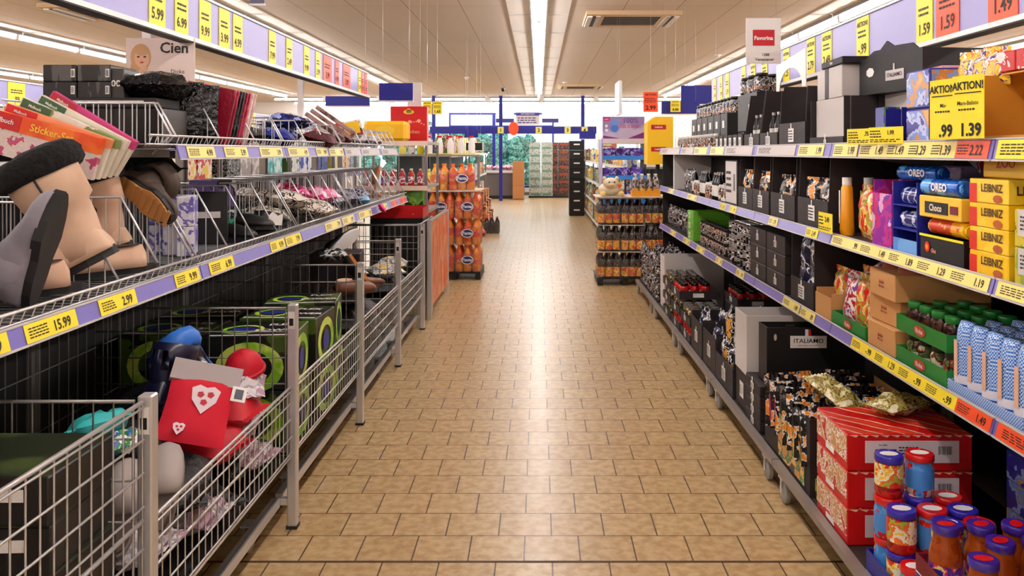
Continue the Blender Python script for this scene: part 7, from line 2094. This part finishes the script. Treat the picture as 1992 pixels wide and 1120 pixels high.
for i in range(4): inst('fzr', lay(0.3, 0.3, 0.16, printed([(200, 40, 60), (230, 226, 230), (220, 90, 120), (240, 240, 240)], 9, 0.5), 55, 'gift_pack', 'pack'), (-1.55+0.3*i, 25.75, 0.876), 0.4*i, 'red and white pack on the chest freezer, %s from the left' % ORD[i], 'packs on the freezer')
# blue band with yellow cards above the checkouts
r = root('checkout_banner', 'long dark blue banner with yellow squares across the back of the shop', 'sign', (-0.6, 24.2, 2.0))
part('band', MB().box(-3.2, 1.7, 24.2, 24.24, 1.98, 2.19, BLUE), r)
for k, x in enumerate((-1.12, 0.0, 0.85, 1.35)):
    part('yellow_square', MB().box(x-0.09, x+0.09, 24.19, 24.199, 1.99, 2.18, mat((230, 226, 120), 0.4)).text('%d' % (k+1), (x, 24.187, 2.08), U, V, 0.14, INK, 0.03), r)
part('orange_disc', MB().disc((-0.74, 24.18, 2.13), U, V, 0.2, ORG, 18, 0.75), r, 'orange rounded sign')
for x in (-3.1, -1.12, 1.3): part('post', MB().box(x-0.05, x+0.05, 24.25, 24.33, 0, H, BLUE), r)
r = root('info_board', 'white and blue notice board hanging above the dark blue banner', 'sign', (-0.3, 24.6, 2.3))
part('panel', MB().box(-0.68, 0.02, 24.6, 24.62, 2.25, 2.62, WHITE), r)
q = MB().box(-0.68, 0.02, 24.59, 24.599, 2.53, 2.62, mat((70, 60, 170), 0.4)); q.text('INFORMATION', (-0.33, 24.588, 2.575), U, V, 0.06, WHITE, 0.02); q.lines((-0.33, 24.595, 2.39), U, V, 0.6, 0.2, 3, mat((60, 60, 140), 0.5), 3)
part('lettering', q, r); part('wire', MB().tube([(-0.33, 24.61, 2.62), (-0.33, 24.61, H)], 0.004, STEEL, 4), r)
for (x0, x1) in ((-1.3, -0.75), (0.1, 0.6)):
    solo('hanging_board', MB().tube([(x0+0.1, 24.91, 2.66), (x0+0.1, 24.91, H)], 0.003, STEEL, 4).box(x0, x1, 24.9, 24.92, 2.33, 2.45, mat((60, 60, 120), 0.4)).box(x0, x1, 24.9, 24.92, 2.45, 2.66, WHITE), 'blue and white board beside the notice board, %s' % ('left' if x0 < 0 else 'right'), 'sign')
# checkout counters
for i, x in enumerate((-3.6, 2.6)):
    r = root('checkout_counter', 'grey checkout counter before the back windows, %s' % ('left', 'right')[i], 'counter', (x, 25.2, 0))
    part('body', MB().rbox(x-0.7, x+0.7, 24.8, 25.7, 0, 0.85, mat((120, 120, 126), 0.5), 0.02), r); part('worktop', MB().rbox(x-0.75, x+0.75, 24.75, 25.75, 0.851, 0.9, OFFW, 0.01), r)

# ------------------------------------------------------------------ the next aisle to the left, seen through the baskets
for g in range(5):
    y0 = 4.2+2.6*g; y1 = y0+2.55
    shelfrack('shelf_unit', 'shelf unit of the next aisle seen through the left baskets, %s from camera' % ORD[g], -4.3, -3.62, y0, y1, (0.14, 0.6, 1.02, 1.50), (-4.3, -4.285, y0, y1), '+x', FLM, 'next aisle shelf units', LILAC)
NX = [printed([(40, 170, 180), (150, 220, 220), (226, 236, 236)], 7, 0.4), printed([(226, 222, 226), (232, 230, 232), (90, 120, 60)], 7, 0.4), printed([(24, 30, 170), (226, 226, 236), (230, 230, 236)], 5, 0.4),
      printed([(30, 36, 150), (20, 24, 90), (60, 70, 190)], 7, 0.4), printed([(246, 210, 40), (232, 226, 200)], 8, 0.4), printed([(200, 40, 40), (236, 220, 200), (230, 200, 60)], 9, 0.4), P_SMALL2, printed([(214, 210, 206), (160, 150, 150)], 8, 0.4)]
nn = ['turquoise', 'white and green', 'blue and white', 'navy', 'yellow and cream', 'red and cream', 'black and silver', 'pale grey']
for li, z in enumerate((1.0205, 1.5005, 0.6005)):
    for i in range(30):
        y = 4.4+0.42*i
        if abs((y-4.2) % 2.6) < 0.2 or (y-4.2) % 2.6 > 2.38: continue
        c = (i//2+li*3) % 8
        if li == 1: c = (4, 7, 1, 6)[(i//3) % 4]
        if li == 2 and i > 14: continue
        inst('nx%d%d' % (c, li == 1), fbox(NX[c], 0.38, 0.3, 0.36 if li != 1 else 0.24), (-3.66, y, z), LR, '%s packet in the next aisle, %s shelf, %s from camera' % (nn[c], ('third', 'top', 'second')[li], ORD[i]), 'packets in the next aisle')
# back-to-back shelving behind the right units
inst('farR', closed_box(0.5, 6.5, 1.4, mat((120, 112, 108), 0.6), name='wall_cabinet', cat='cabinet'), (5.2, 2.0, 0), 0, 'long grey cabinet in the aisle beyond the right shelves') if False else None

# uniform labels check
seen = {}
for o in bpy.data.objects:
    if o.parent is None and 'label' in o:
        seen.setdefault(o['label'], []).append(o.name)
        n = len(o['label'].split())
        if n > 16 or n < 4: print('LABEL LEN', n, o.name, o['label'])
for k, v in seen.items():
    if len(v) > 1: print('DUP LABEL', k, v[:4])
    if k == 'x': print('X LABEL', v)
print('TOTAL', len(bpy.data.objects), 'top', len([o for o in bpy.data.objects if o.parent is None]))
